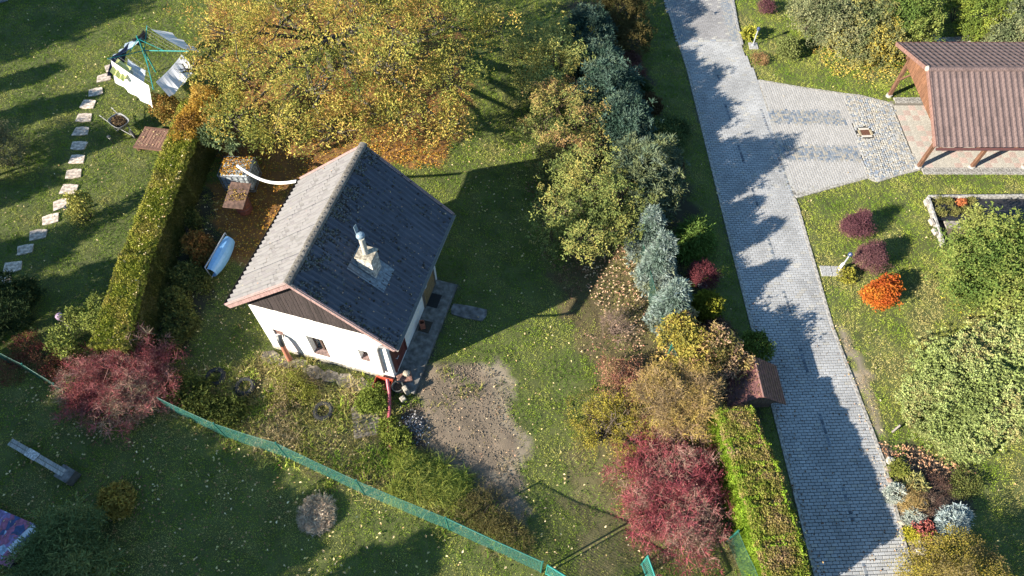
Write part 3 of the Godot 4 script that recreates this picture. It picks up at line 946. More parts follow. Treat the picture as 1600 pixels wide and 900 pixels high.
	for vari in 6:
		var sheet := Mb.new()
		var cols := 36
		var rows := 5
		for i in cols:
			var xa := sheet_w * i / cols - (0.03 if i == 0 else 0.0)
			var xb := sheet_w * (i + 1) / cols + (0.03 if i == cols - 1 else 0.0)
			var ya: float = wave.call(xa); var yb: float = wave.call(xb)
			var na: Vector3 = wn.call(xa); var nb: Vector3 = wn.call(xb)
			var streak := 1.0 + 0.22 * noise_a.get_noise_2d(i * 31.0, vari * 400.0)
			for k in rows:
				var za := lerpf(-0.06, course + 0.02, k / float(rows))
				var zb := lerpf(-0.06, course + 0.02, (k + 1) / float(rows))
				var g := streak * (1.0 + 0.4 * noise_b.get_noise_2d(i * 26.0 + vari * 333.0, k * 55.0)) * rng.randf_range(0.9, 1.1)
				sheet.col = Color(g, g * rng.randf_range(0.97, 1.01), g * rng.randf_range(0.96, 1.02))
				var a := Vector3(xa, ya, za); var b := Vector3(xb, yb, za); var c := Vector3(xb, yb, zb); var e := Vector3(xa, ya, zb)
				sheet.smooth(a, b, c, na, nb, nb); sheet.smooth(a, c, e, na, nb, na)
				if k == rows - 1: sheet.quad(e, c, c - UP * 0.012, e - UP * 0.012, Vector3(0, 0, 1))
		sheets.append(sheet.mesh())
	var deck := Mb.new()
	for s in [-1, 1]:
		var slope_dir := Vector3(s * (mid + OUT), EAVE - RIDGE, 0) / slen
		var nrm := Vector3(s * (RIDGE - EAVE), mid + OUT, 0) / slen
		deck.bar(hp(mid, RIDGE, 0) + slope_dir * (slen * 0.5) - nrm * 0.07 + Vector3(0, 0, -w0 - 0.02), hp(mid, RIDGE, 0) + slope_dir * (slen * 0.5) - nrm * 0.07 + Vector3(0, 0, -w1 + 0.02), slen - 0.12, 0.03, nrm)
	var roof := part(t, "roof", deck, mat("roof_deck", Color(0.12, 0.08, 0.06), 0.9, "wood", 1.0))
	for s in [-1, 1]:
		var sd := Vector3(s * (mid + OUT), EAVE - RIDGE, 0) / slen
		var nm := Vector3(s * (RIDGE - EAVE), mid + OUT, 0) / slen
		var xd := sd.cross(nm) * -1.0   # along the ridge
		xd = nm.cross(sd).normalized()
		for k in 3:
			for i in 5:
				var org := hp(mid, RIDGE, 0) + sd * (course * k)
				var along: float = w0 + sheet_w * i if xd.z < 0 else w0 + sheet_w * (i + 1)
				org += Vector3(0, 0, -along)
				var tilt := Basis(xd, nm, sd)
				var b2 := Basis(xd, nm.rotated(xd, 0.0), sd) * Basis(Vector3.RIGHT, 0.008)
				var key := "sheet_%d_%d" % [s + 1, rng.randi() % 3]
				var tone := (Color(0.165, 0.162, 0.167) if s < 0 else Color(0.085, 0.096, 0.122)) * rng.randf_range(0.92, 1.08)  # right slope darker and bluer: its shade is painted in, along with mossy dulling
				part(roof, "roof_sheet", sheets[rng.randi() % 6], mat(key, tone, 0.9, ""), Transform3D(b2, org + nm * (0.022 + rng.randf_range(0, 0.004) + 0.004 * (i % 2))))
	# ridge caps, mossy
	var ncap := 12
	for i in ncap:
		m = Mb.new()
		var a := w0 - 0.03 + (w1 - w0 + 0.06) * i / ncap
		var b := w0 - 0.03 + (w1 - w0 + 0.06) * (i + 1) / ncap + 0.03
		var r0 := 0.1 + 0.006 * (i % 2)
		var prev := Vector3.ZERO
		for k in 9:
			var ang := lerpf(-1.25, 1.25, k / 8.0)
			var p := Vector3(sin(ang) * r0 * 1.35, RIDGE - 0.035 + cos(ang) * r0, 0)
			if k > 0:
				var q0 := Vector3(mid + prev.x, prev.y, -a); var q1 := Vector3(mid + p.x, p.y, -a)
				m.quad(q0, q1, q1 + Vector3(0, 0, a - b), q0 + Vector3(0, 0, a - b), Vector3(p.x + prev.x, 0.1, 0))
			prev = p
		part(roof, "ridge_cap", m, mat("ridge_cap_%d" % (i % 3), Color(0.23, 0.21, 0.18) * (0.85 + 0.12 * (i % 3)), 0.95, "moss", 2.5, 0.5))
	# moss below the ridge on the shaded side
	var xf: Array = []
	var mc := PackedColorArray()
	var clump := Mb.new()
	clump.lathe([Vector2(0.5, -0.1), Vector2(0.48, 0.2), Vector2(0.25, 0.42), Vector2(0.0, 0.45)], 6)
	for i in 3000:
		var along := rng.randf_range(w0, w1)
		var down := absf(rng.randfn()) * 0.32 + 0.1
		if rng.randf() < 0.3: down = rng.randf_range(0.1, slen)
		if rng.randf() < 0.12: along = w0 + 0.05 + absf(rng.randfn()) * 0.15; down = rng.randf_range(0.1, slen)
		if down > slen or noise_a.get_noise_2d(along * 100.0, down * 100.0) < -0.1: continue
		var sd := Vector3(mid + OUT, EAVE - RIDGE, 0) / slen
		var nm := Vector3(RIDGE - EAVE, mid + OUT, 0) / slen
		xf.append(Transform3D(facing(nm, rng.randf_range(0.03, 0.075)), hp(mid, RIDGE, along) + sd * down + nm * 0.035))
		mc.append(pick([Color(0.045, 0.04, 0.035), Color(0.08, 0.07, 0.06), Color(0.24, 0.25, 0.26), Color(0.1, 0.11, 0.04)], rng.randf()))
	many(roof, "moss", clump.mesh(), mat("moss_clump", Color(1, 1, 1), 1.0, "speck", 8.0), xf, mc)
	# barge boards along the verges, gutters along the eaves
	for w in [w0 + 0.01, w1 - 0.01]:
		for s in [-1, 1]:
			m = Mb.new()
			var a := hp(mid, RIDGE - 0.05, w)
			var b := hp(mid + s * (mid + OUT), EAVE - 0.05, w)
			m.bar(a - Vector3(0, 0.03, 0), b - Vector3(0, 0.03, 0), 0.03, 0.23, UP, 0.005)
			part(roof, "barge_board", m, mat("barge_%d" % (s + 1), Color(0.45, 0.29, 0.275), 0.8, "wood", 1.2))
			m = Mb.new()
			var o := Vector3(0, 0.075, 0)
			m.bar(a + o, b + o, 0.1, 0.025, UP, 0.004)
			part(roof, "verge_strip", m, mat("verge", Color(0.48, 0.34, 0.31), 0.7, "wood", 1.2))
	for s in [-1, 1]:
		var gx: float = mid + s * (mid + OUT + 0.05)
		m = Mb.new()
		var prev := Vector3.ZERO
		for k in 8:
			var ang := lerpf(-PI * 0.5, PI * 0.5, k / 7.0)
			var p := Vector3(gx + sin(ang) * 0.06, EAVE - 0.03 - cos(ang) * 0.06, 0)
			if k > 0:
				m.quad(prev + Vector3(0, 0, -w0), p + Vector3(0, 0, -w0), p + Vector3(0, 0, -w1), prev + Vector3(0, 0, -w1))
			prev = p
		m.tube([Vector3(gx + s * 0.06, EAVE - 0.028, -w0), Vector3(gx + s * 0.06, EAVE - 0.028, -w1)], 0.009, 5)
		part(roof, "gutter", m, mat("gutter_%d" % (s + 1), Color(0.05, 0.035, 0.03) if s < 0 else Color(0.38, 0.36, 0.33), 0.5, "speck", 2.0))
	# rain pipe down the front right corner
	m = Mb.new()
	m.tube([hp(W + OUT + 0.03, EAVE - 0.09, -0.16), hp(W + OUT - 0.1, EAVE - 0.28, -0.12), hp(4.3, 2.45, -0.07), hp(4.22, 2.2, -0.06), hp(4.16, 0.55, -0.06)], 0.042, 8)
	part(t, "downpipe", m, mat("zinc", Color(0.3, 0.3, 0.31), 0.45, "speck", 2.0))
	# chimney through the right slope
	var cm := Mb.new()
	cm.bx(hp(3.43, 3.7, 1.34), hp(3.91, 4.86, 1.79), 0.015)
	var ch := part(t, "chimney", cm, mat("chimney", Color(0.66, 0.64, 0.6), 0.95, "moss", 1.6, 0.6))
	m = Mb.new()
	m.bx(hp(3.4, 4.861, 1.31), hp(3.94, 4.91, 1.82), 0.012)
	part(ch, "cap", m, mat("chimney_cap", Color(0.52, 0.46, 0.36), 0.95, "moss", 2.0, 0.5))
	m = Mb.new()
	m.tube([hp(3.66, 4.9, 1.56), hp(3.66, 5.62, 1.56)], 0.085, 12)
	part(ch, "flue", m, mat("flue", Color(0.66, 0.64, 0.58), 0.8, "blotch", 3.0))
	m = Mb.new()
	for k in 3:
		var a := TAU * k / 3.0
		m.bar(hp(3.66 + cos(a) * 0.075, 5.6, 1.56 + sin(a) * 0.075), hp(3.66 + cos(a) * 0.075, 5.74, 1.56 + sin(a) * 0.075), 0.02, 0.01)
	m.lathe([Vector2(0.13, 0.0), Vector2(0.12, 0.06), Vector2(0.07, 0.11), Vector2(0.0, 0.125)], 12, Transform3D(Basis(), hp(3.66, 5.73, 1.56)))
	m.bar(hp(3.56, 5.82, 1.6), hp(3.5, 6.02, 1.66), 0.16, 0.012, Vector3(1, 0, 0))
	part(ch, "cowl", m, mat("cowl", Color(0.3, 0.42, 0.52), 0.35, "speck", 3.0))
	m = Mb.new()
	for s in [[3.22, 4.2, 1.08, 1.34], [3.22, 4.2, 1.79, 1.95], [3.91, 4.22, 1.08, 1.95], [3.22, 3.43, 1.08, 1.95]]:
		var f := func(u, w): return hp(u, RIDGE - fall * (u - mid) + 0.065 + (0.004 if s[3] == 1.95 and s[2] == 1.08 else 0.0), w)
		m.quad(f.call(s[0], s[2]), f.call(s[1], s[2]), f.call(s[1], s[3]), f.call(s[0], s[3]), UP)
		var dn := Vector3(0, -0.03, 0)
		m.quad(f.call(s[0], s[2]), f.call(s[1], s[2]), f.call(s[1], s[2]) + dn, f.call(s[0], s[2]) + dn)
	part(ch, "flashing", m, mat("flashing", Color(0.22, 0.28, 0.33), 0.4, "moss", 2.0))
	# the raised concrete walk along the right wall, and flags along the front
	m = Mb.new()
	m.bx(hp(W + 0.002, -0.15, -0.32), hp(5.26, 0.12, 4.1), 0.02)
	var walk := solo("concrete_walk", m, mat("walk", Color(0.2, 0.195, 0.185), 0.75, "blotch", 0.6), "raised grey concrete walk along the shaded right wall of the cottage", "walk", "", t.transform)
	tag(walk, "", "", "", "structure")
	for i in 8:
		var u := -0.15 + i * 0.55
		var pl := PackedVector2Array()
		for k in 6: pl.append(Vector2(u + 0.25 + cos(TAU * k / 6.0 + 0.4 + i * 0.7) * rng.randf_range(0.27, 0.42), 0.38 + (0.12 if i > 2 else 0.0) + sin(TAU * k / 6.0 + 0.4 + i * 0.7) * rng.randf_range(0.2, 0.3)))
		m = Mb.new()
		m.prism(pl, -0.06, 0.03 + 0.01 * (i % 2))
		part(walk, "flagstone", m, mat("front_flag_%d" % (i % 3), Color(0.3, 0.26, 0.21) * (0.85 + 0.1 * (i % 3)), 0.95, "blotch", 0.7))

func frame_shape(u0: float, u1: float, h0: float, h1: float, w: float, b: float) -> Mb:
	var m := Mb.new()
	m.bx(hp(u0, h0, w), hp(u0 + b, h1, w + 0.06), 0.006)
	m.bx(hp(u1 - b, h0, w), hp(u1, h1, w + 0.06), 0.006)
	m.bx(hp(u0 + b, h0, w + 0.002), hp(u1 - b, h0 + b, w + 0.058), 0.006)
	m.bx(hp(u0 + b, h1 - b, w + 0.002), hp(u1 - b, h1, w + 0.058), 0.006)
	if u1 - u0 > 0.5: m.bx(hp((u0 + u1) * 0.5 - 0.03, h0 + b, w - 0.01), hp((u0 + u1) * 0.5 + 0.03, h1 - b, w + 0.05), 0.006)
	return m

func glass() -> StandardMaterial3D:
	if mats.has("glass"): return mats["glass"]
	var m := StandardMaterial3D.new()
	m.albedo_color = Color(0.5, 0.55, 0.55, 0.25)
	m.transparency = BaseMaterial3D.TRANSPARENCY_ALPHA
	m.roughness = 0.05
	mats["glass"] = m
	return m

# ---------------------------------------------------------------- carport
func build_carport():
	var x0 := 16.15
	var x1 := 22.6
	var zr := -21.9
	var hr := 2.9
	var zf := -19.0
	var hf := 1.65
	var zb := -24.6
	var hb := 1.95
	var t := thing("carport", "open carport with a brown tiled roof on slanting-shadowed timber posts", "carport", Vector3(x0, 0, zr))
	t.set_meta("label", "open timber carport with a pinkish brown tiled gable roof beside the drive")
	var o := Vector3(-x0, 0, -zr)
	var timber := mat("carport_timber", Color(0.2, 0.1, 0.06), 0.7, "wood", 1.2)
	var m := Mb.new()
	for px in [16.4, 18.55, 20.69]:
		for z in [-19.42, -23.54]:
			var h: float = hr + (hf - hr) * (z - zr) / (zf - zr) - 0.3 if z > zr else hr + (hb - hr) * (z - zr) / (zb - zr) - 0.3
			m = Mb.new()
			m.bx(Vector3(px - 0.07, 0.05, z - 0.07) + o, Vector3(px + 0.07, h, z + 0.07) + o, 0.01)
			var p := part(t, "post", m, timber)
			m = Mb.new()
			m.lathe([Vector2(0.14, -0.1), Vector2(0.13, 0.1), Vector2(0.0, 0.11)], 8, Transform3D(Basis(), Vector3(px, 0, z) + o))
			part(p, "footing", m, mat("footing", Color(0.55, 0.53, 0.5), 0.9, "speck", 5.0))
	for z in [-19.42, -23.54]:
		m = Mb.new()
		var h: float = hr + (hf - hr) * (z - zr) / (zf - zr) - 0.24 if z > zr else hr + (hb - hr) * (z - zr) / (zb - zr) - 0.24
		m.bx(Vector3(x0 + 0.05, h - 0.08, z - 0.07) + o, Vector3(x1, h + 0.08, z + 0.07) + o, 0.01)
		part(t, "beam", m, timber)
	for i in 5:
		for s in [0, 1]:
			m = Mb.new()
			var x := 16.4 + i * 1.45
			m.bar(Vector3(x, hr - 0.14, zr) + o, Vector3(x, (hf if s == 0 else hb) - 0.12, zf if s == 0 else zb) + o, 0.08, 0.14, UP, 0.008)
			part(t, "rafter", m, timber)
	# gable boarding at the open end: wide boards
	for i in 14:
		var z0 := -23.5 + i * 0.29
		var hz := func(z): return hr - 0.16 + (hf - hr) * (z - zr) / (zf - zr) if z > zr else hr - 0.16 + (hb - hr) * (z - zr) / (zb - zr)
		var lo := 1.72
		var ha: float = hz.call(z0)
		var hb2: float = hz.call(z0 + 0.28)
		if minf(ha, hb2) < lo + 0.05: continue
		m = Mb.new()
		var xa := 16.36
		m.prism(PackedVector2Array([Vector2(z0, lo), Vector2(z0 + 0.28, lo), Vector2(z0 + 0.28, hb2), Vector2(z0, ha)]), 0.0, 0.03, Transform3D(Basis(Vector3(0, 0, 1), Vector3(-1, 0, 0), Vector3(0, 1, 0)), Vector3(xa, 0, 0) + o))
		part(t, "gable_board", m, mat("carport_board_%d" % (i % 3), Color(0.26, 0.125, 0.07) * (0.88 + 0.1 * (i % 3)), 0.7, "wood", 1.2))
	m = Mb.new()
	m.bar(Vector3(16.38, 0.9, -23.5) + o, Vector3(16.38, 2.15, -22.6) + o, 0.07, 0.07)
	part(t, "brace", m, timber)
	# tiles
	var tile := Mb.new()
	var tw := 0.235
	for side in 2:
		var e := Vector3(0, hf - hr, zf - zr) if side == 0 else Vector3(0, hb - hr, zb - zr)
		var l := e.length()
		var sd := e / l
		var nm := Vector3(0, absf(e.z), signf(e.z) * -e.y).normalized()
		var xd := nm.cross(sd).normalized()
		var rows := 8
		var len_ := l / rows
		tile = Mb.new()
		var prev := Vector3.ZERO
		for k in 9:
			var f := k / 8.0
			var p := Vector3(f * tw, 0.028 * pow(maxf(0.0, sin(PI * clampf(f * 1.5, 0, 1))), 1.2), 0)
			if k > 0:
				tile.quad(prev, p, p + Vector3(0, 0.0, len_ + 0.03), prev + Vector3(0, 0.0, len_ + 0.03), UP)
				tile.quad(prev + Vector3(0, 0, len_ + 0.03), p + Vector3(0, 0, len_ + 0.03), p + Vector3(0, -0.02, len_ + 0.03), prev + Vector3(0, -0.02, len_ + 0.03), Vector3.BACK)
			prev = p
		var tm := tile.mesh()
		var n := int((x1 - x0) / tw)
		var made := 0
		var xf: Array = []
		var cols := PackedColorArray()
		var deck := Mb.new()
		deck.bar(Vector3((x0 + x1) * 0.5, hr - 0.035, zr) + o, Vector3((x0 + x1) * 0.5, hr - 0.035, zr) + o + e, x1 - x0 - 0.04, 0.03, UP)
		var slope := part(t, "roof", deck, mat("carport_deck", Color(0.25, 0.14, 0.09), 0.8, "wood", 1.0))
		for r in rows:
			for i in n:
				var px: float = x0 + tw * i if xd.x > 0 else x0 + tw * (i + 1)
				var tr := Transform3D(Basis(xd, nm, sd) * Basis(Vector3.RIGHT, 0.045), Vector3(px, hr, zr) + o + sd * (len_ * r) + nm * 0.012)
				if px < 20.6 and made < 160:
					made += 1
					part(slope, "roof_tile", tm, mat("tile_%d" % (rng.randi() % 5), Color(0.2, 0.138, 0.127) * (0.9 + 0.05 * (rng.randi() % 5)), 0.75, "blotch", 3.0), tr)
				else:
					xf.append(tr); cols.append(Color(0.2, 0.138, 0.127) * rng.randf_range(0.9, 1.1))
		many(slope, "roof_tiles", tm, mat("tiles", Color(1, 1, 1), 0.75, "blotch", 3.0), xf, cols)
	for i in 19:
		m = Mb.new()
		var prev := Vector3.ZERO
		var a := x0 - 0.02 + i * 0.34
		for k in 7:
			var ang := lerpf(-1.4, 1.4, k / 6.0)
			var p := Vector3(0, hr - 0.05 + cos(ang) * 0.11, zr + sin(ang) * 0.13)
			if k > 0: m.quad(Vector3(a, prev.y, prev.z) + o, Vector3(a, p.y, p.z) + o, Vector3(a + 0.335, p.y + 0.006, p.z) + o, Vector3(a + 0.335, prev.y + 0.006, prev.z) + o, Vector3(0, 0.2, p.z + prev.z - 2.0 * zr))
			prev = p
		part(t, "ridge_tile", m, mat("tile_%d" % (i % 5), Color(0.2, 0.14, 0.13), 0.75, "blotch", 3.0))
	m = Mb.new()
	m.lathe([Vector2(0.0, 0.0), Vector2(0.12, 0.0), Vector2(0.1, 0.05), Vector2(0.0, 0.07)], 10, Transform3D(Basis(Vector3.BACK, PI * 0.5), Vector3(x0 - 0.02, hr, zr) + o))
	part(t, "ridge_end", m, mat("ridge_end", Color(0.6, 0.52, 0.45), 0.8, "speck", 4.0))
	for s in 2:
		m = Mb.new()
		m.bar(Vector3(x0, hr - 0.04, zr) + o, Vector3(x0, (hf if s == 0 else hb) - 0.04, zf if s == 0 else zb) + o, 0.06, 0.16, UP, 0.01)
		part(t, "barge_board", m, mat("carport_barge", Color(0.3, 0.17, 0.14), 0.7, "wood", 1.2))
		m = Mb.new()
		var gz := (zf + 0.07) if s == 0 else (zb - 0.07)
		var gh := (hf if s == 0 else hb) - 0.07
		var prev := Vector3.ZERO
		for k in 8:
			var ang := lerpf(-PI * 0.5, PI * 0.5, k / 7.0)
			var p := Vector3(0, gh - cos(ang) * 0.065, gz + sin(ang) * 0.065)
			if k > 0: m.quad(Vector3(x0 + 0.05, prev.y, prev.z) + o, Vector3(x0 + 0.05, p.y, p.z) + o, Vector3(x1, p.y, p.z) + o, Vector3(x1, prev.y, prev.z) + o)
			prev = p
		m.tube([Vector3(x0 + 0.05, gh, gz + (0.065 if s == 0 else -0.065)) + o, Vector3(x1, gh, gz + (0.065 if s == 0 else -0.065)) + o], 0.012, 6)
		part(t, "gutter", m, mat("carport_gutter", Color(0.17, 0.075, 0.07), 0.4, "speck", 3.0))

# ---------------------------------------------------------------- the little roofed box by the road
func build_shelter():
	var t := thing("roofed_box", "little box with a dull red sheet gable roof at the edge of the paved road", "shelter", Vector3(7.75, 0, -9.55), deg_to_rad(2.0))
	var m := Mb.new()
	m.bx(Vector3(-0.62, -0.1, -0.52), Vector3(0.62, 0.6, 0.5), 0.01)
	part(t, "wall", m, mat("box_wall", Color(0.15, 0.1, 0.08), 0.9, "wood", 1.5))
	for s in [-1, 1]:
		m = Mb.new()
		var a := Vector3(0, 1.3, 0)
		var b := Vector3(s * 0.94, 0.58, 0)
		var d := b - a
		m.bar(a + d * 0.5 + Vector3(0, 0, -0.7), a + d * 0.5 + Vector3(0, 0, 0.7), d.length(), 0.02, Vector3(s * 0.72, 0.94, 0).normalized(), 0.004)
		var r := part(t, "roof", m, mat("box_roof", Color(0.17, 0.07, 0.065), 0.5, "moss", 1.2))
		m = Mb.new()
		for k in 9:
			var q := a + d * ((k + 0.5) / 9.0) + Vector3(s * 0.72, 0.94, 0).normalized() * 0.012
			m.bar(q + Vector3(0, 0, -0.69), q + Vector3(0, 0, 0.69), 0.02, 0.014, Vector3(s * 0.72, 0.94, 0).normalized())
		part(r, "ribs", m, mat("box_roof", Color(0.17, 0.07, 0.065), 0.5, "moss", 1.2))
	m = Mb.new()
	m.tube([Vector3(0, 1.3, -0.71), Vector3(0, 1.3, 0.71)], 0.035, 6)
	part(t, "ridge", m, mat("box_ridge", Color(0.3, 0.17, 0.15), 0.5, "speck", 3.0))
	for i in 12:
		var xa := -0.84 + i * 0.14
		var xb := xa + 0.132
		var h := func(x): return 1.27 - absf(x) * 0.766
		var ha: float = h.call(xa); var hb: float = h.call(xb)
		if minf(ha, hb) < 0.62: continue
		m = Mb.new()
		m.prism(PackedVector2Array([Vector2(xa, 0.6), Vector2(xb, 0.6), Vector2(xb, hb), Vector2(xa, ha)]), -0.62, -0.6, Transform3D(Basis(Vector3(1, 0, 0), Vector3(0, 0, -1), Vector3(0, 1, 0)), Vector3.ZERO))
		part(t, "gable_board", m, mat("box_board_%d" % (i % 2), Color(0.2, 0.14, 0.1) * (0.9 + 0.15 * (i % 2)), 0.8, "wood", 2.0))

# ---------------------------------------------------------------- beyond the picture's edge, to the left: what casts the long shadows
func build_neighbours():
	var t := thing("neighbour_house", "low neighbouring house with a dark gable roof beyond the left hedge", "house", Vector3(-28.5, 0, -8.3), 0.1)
	var m := Mb.new()
	m.bx(Vector3(-3, 0, -2.2), Vector3(3, 2.7, 2.2))
	part(t, "wall", m, mat("neighbour_wall", Color(0.6, 0.55, 0.45), 0.95, "blotch", 0.5))
	for s in [-1, 1]:
		m = Mb.new()
		m.bar(Vector3(-3.3, 4.0, s * 1.25), Vector3(3.3, 4.0, s * 1.25), 3.55, 0.1, Vector3(0, 0.72, s * 0.69))
		part(t, "roof", m, mat("neighbour_roof", Color(0.1, 0.06, 0.05), 0.9, "blotch", 1.0))
	for x in [-3.0, 2.9]:
		m = Mb.new()
		m.prism(PackedVector2Array([Vector2(-2.2, 2.7), Vector2(2.2, 2.7), Vector2(0, 5.1)]), x, x + 0.1, Transform3D(Basis(Vector3(0, 0, 1), Vector3(1, 0, 0), Vector3(0, 1, 0)), Vector3.ZERO))
		part(t, "gable", m, mat("neighbour_wall", Color(0.6, 0.55, 0.45), 0.95, "blotch", 0.5))

# ---------------------------------------------------------------- fences
func net_panel(a: Vector3, b: Vector3, h0: float, h1: float, step := 0.04, w := 0.008, sag := 0.0) -> Mb:
	# a net of thin flat strands between two posts
	var m := Mb.new()
	var l := a.distance_to(b)
	var d := (b - a) / l
	var n := int(l / step)
	for i in n + 1:
		var k := float(i) / n
		var p := a + d * (l * k)
		var h := lerpf(h0, h1, k) - sag * sin(PI * k)
		m.quad(p, p + d * w, p + d * w + UP * h, p + UP * h)
	var seg := 5
	var rows := int(maxf(h0, h1) / step)
	for r in rows + 1:
		for s in seg:
			var k0 := float(s) / seg
			var k1 := float(s + 1) / seg
			var ha := (lerpf(h0, h1, k0) - sag * sin(PI * k0)) * r / rows
			var hb := (lerpf(h0, h1, k1) - sag * sin(PI * k1)) * r / rows
			var off := Vector3(-d.z, 0, d.x) * 0.003
			m.quad(a + d * (l * k0) + UP * ha + off, a + d * (l * k1) + UP * hb + off, a + d * (l * k1) + UP * (hb + w) + off, a + d * (l * k0) + UP * (ha + w) + off)
	return m

func fence(called: String, label: String, pts: Array, hs: Array, col: Color, posts: Array, top_bar := [], step := 0.04, w := 0.008):
	var t := thing(called, label, "fence", pts[0])
	var net := mat("net_" + called + str(taken[called]), col, 0.6, "")
	var steel := mat("fence_steel", Color(0.03, 0.2, 0.16), 0.45, "speck", 3.0)
	for i in pts.size() - 1:
		part(t, "mesh_panel", net_panel(pts[i] - pts[0], pts[i + 1] - pts[0], hs[i], hs[i + 1], step, w, 0.05), net).set_meta("kind", "stuff")
		var m := Mb.new()
		m.tube([pts[i] - pts[0] + UP * hs[i], (pts[i] + pts[i + 1]) * 0.5 - pts[0] + UP * ((hs[i] + hs[i + 1]) * 0.5 - 0.05), pts[i + 1] - pts[0] + UP * hs[i + 1]], 0.02 if i in top_bar else 0.007, 5)
		part(t, "rail" if i in top_bar else "top_wire", m, steel)
	for i in posts:
		var m := Mb.new()
		m.tube([pts[i] - pts[0] + Vector3(0, -0.1, 0), pts[i] - pts[0] + UP * (hs[i] + 0.06)], 0.028, 7)
		part(t, "post", m, steel)

func build_fences():
	var teal := Color(0.035, 0.19, 0.17)
	fence("net_fence", "teal net fence running along the lower edge of the cottage garden", [Vector3(-11.14, 0.0, -8.97), Vector3(-9.06, 0.0, -8.02), Vector3(-7.01, 0.0, -7.35), Vector3(-4.48, 0.0, -6.21), Vector3(-1.86, 0.0, -5.16), Vector3(0.83, 0.0, -3.98)], [1.0, 1.2, 1.35, 1.4, 1.4, 1.4], teal, [1, 2, 3, 4, 5], [4])
	fence("net_fence", "dark green sagging net fence between the cottage lawn and the blue conifers", [Vector3(3.12, 0.0, -27.36), Vector3(3.93, 0.0, -20.17), Vector3(4.57, 0.0, -15.65), Vector3(4.92, 0.0, -12.59), Vector3(5.21, 0.0, -10.78), Vector3(5.53, 0.0, -9.88)], [1.3, 1.3, 1.2, 1.15, 1.1, 1.1], Color(0.025, 0.085, 0.065), [1, 2, 3, 4], [])
	fence("net_fence", "short dark net fence between the red barberry and the clipped green hedge", [Vector3(6.33, 0.0, -4.85), Vector3(6.61, 0.0, -3.88), Vector3(6.88, 0.0, -2.87)], [1.2, 1.2, 1.2], Color(0.02, 0.08, 0.065), [0], [])
	fence("net_fence", "shaded old net fence among red shrubs near the left edge", [Vector3(-17.86, 0.0, -10.95), Vector3(-16.85, 0.0, -10.59), Vector3(-15.77, 0.0, -10.11), Vector3(-14.58, 0.0, -9.47)], [1.3, 1.2, 1.0, 0.9], Color(0.03, 0.09, 0.08), [0, 1, 2, 3], [])
	# the two leaves of the garden gate, standing open
	for g in [["garden_gate", "teal framed garden gate leaf at the end of the long net fence", Vector3(0.97, 0.0, -3.93), Vector3(2.34, 0.0, -3.12), 1.25], ["garden_gate", "short teal gate leaf standing alone on the grass below the red barberry", Vector3(3.74, 0.0, -4.19), Vector3(4.11, 0.0, -2.84), 1.15]]:
		var a: Vector3 = g[2]
		var b: Vector3 = g[3] - a
		var h: float = g[4]
		var t := thing(g[0], g[1], "gate", a)
		var m := Mb.new()
		var fr := mat("gate_steel", Color(0.04, 0.36, 0.31), 0.4, "speck", 3.0)
		for e in [["post", Vector3(0, -0.05, 0), UP * (h + 0.02)], ["post", b + Vector3(0, 0.05, 0), b + UP * h], ["rail", UP * h, b + UP * h], ["rail", UP * 0.1, b + UP * 0.1]]:
			m = Mb.new()
			m.tube([e[1], e[2]], 0.023, 6)
			part(t, e[0], m, fr)
		part(t, "mesh_panel", net_panel(UP * 0.1, b + UP * 0.1, h - 0.1, h - 0.1, 0.04, 0.011), mat("gate_net", Color(0.05, 0.24, 0.21), 0.5, "")).set_meta("kind", "stuff")
		m = Mb.new()
		m.box(Transform3D(Basis(), b * 0.94 + UP * h * 0.6), Vector3(0.06, 0.14, 0.05), 0.008)
		part(t, "lock", m, mat("dark_metal", Color(0.1, 0.1, 0.1), 0.5, ""))

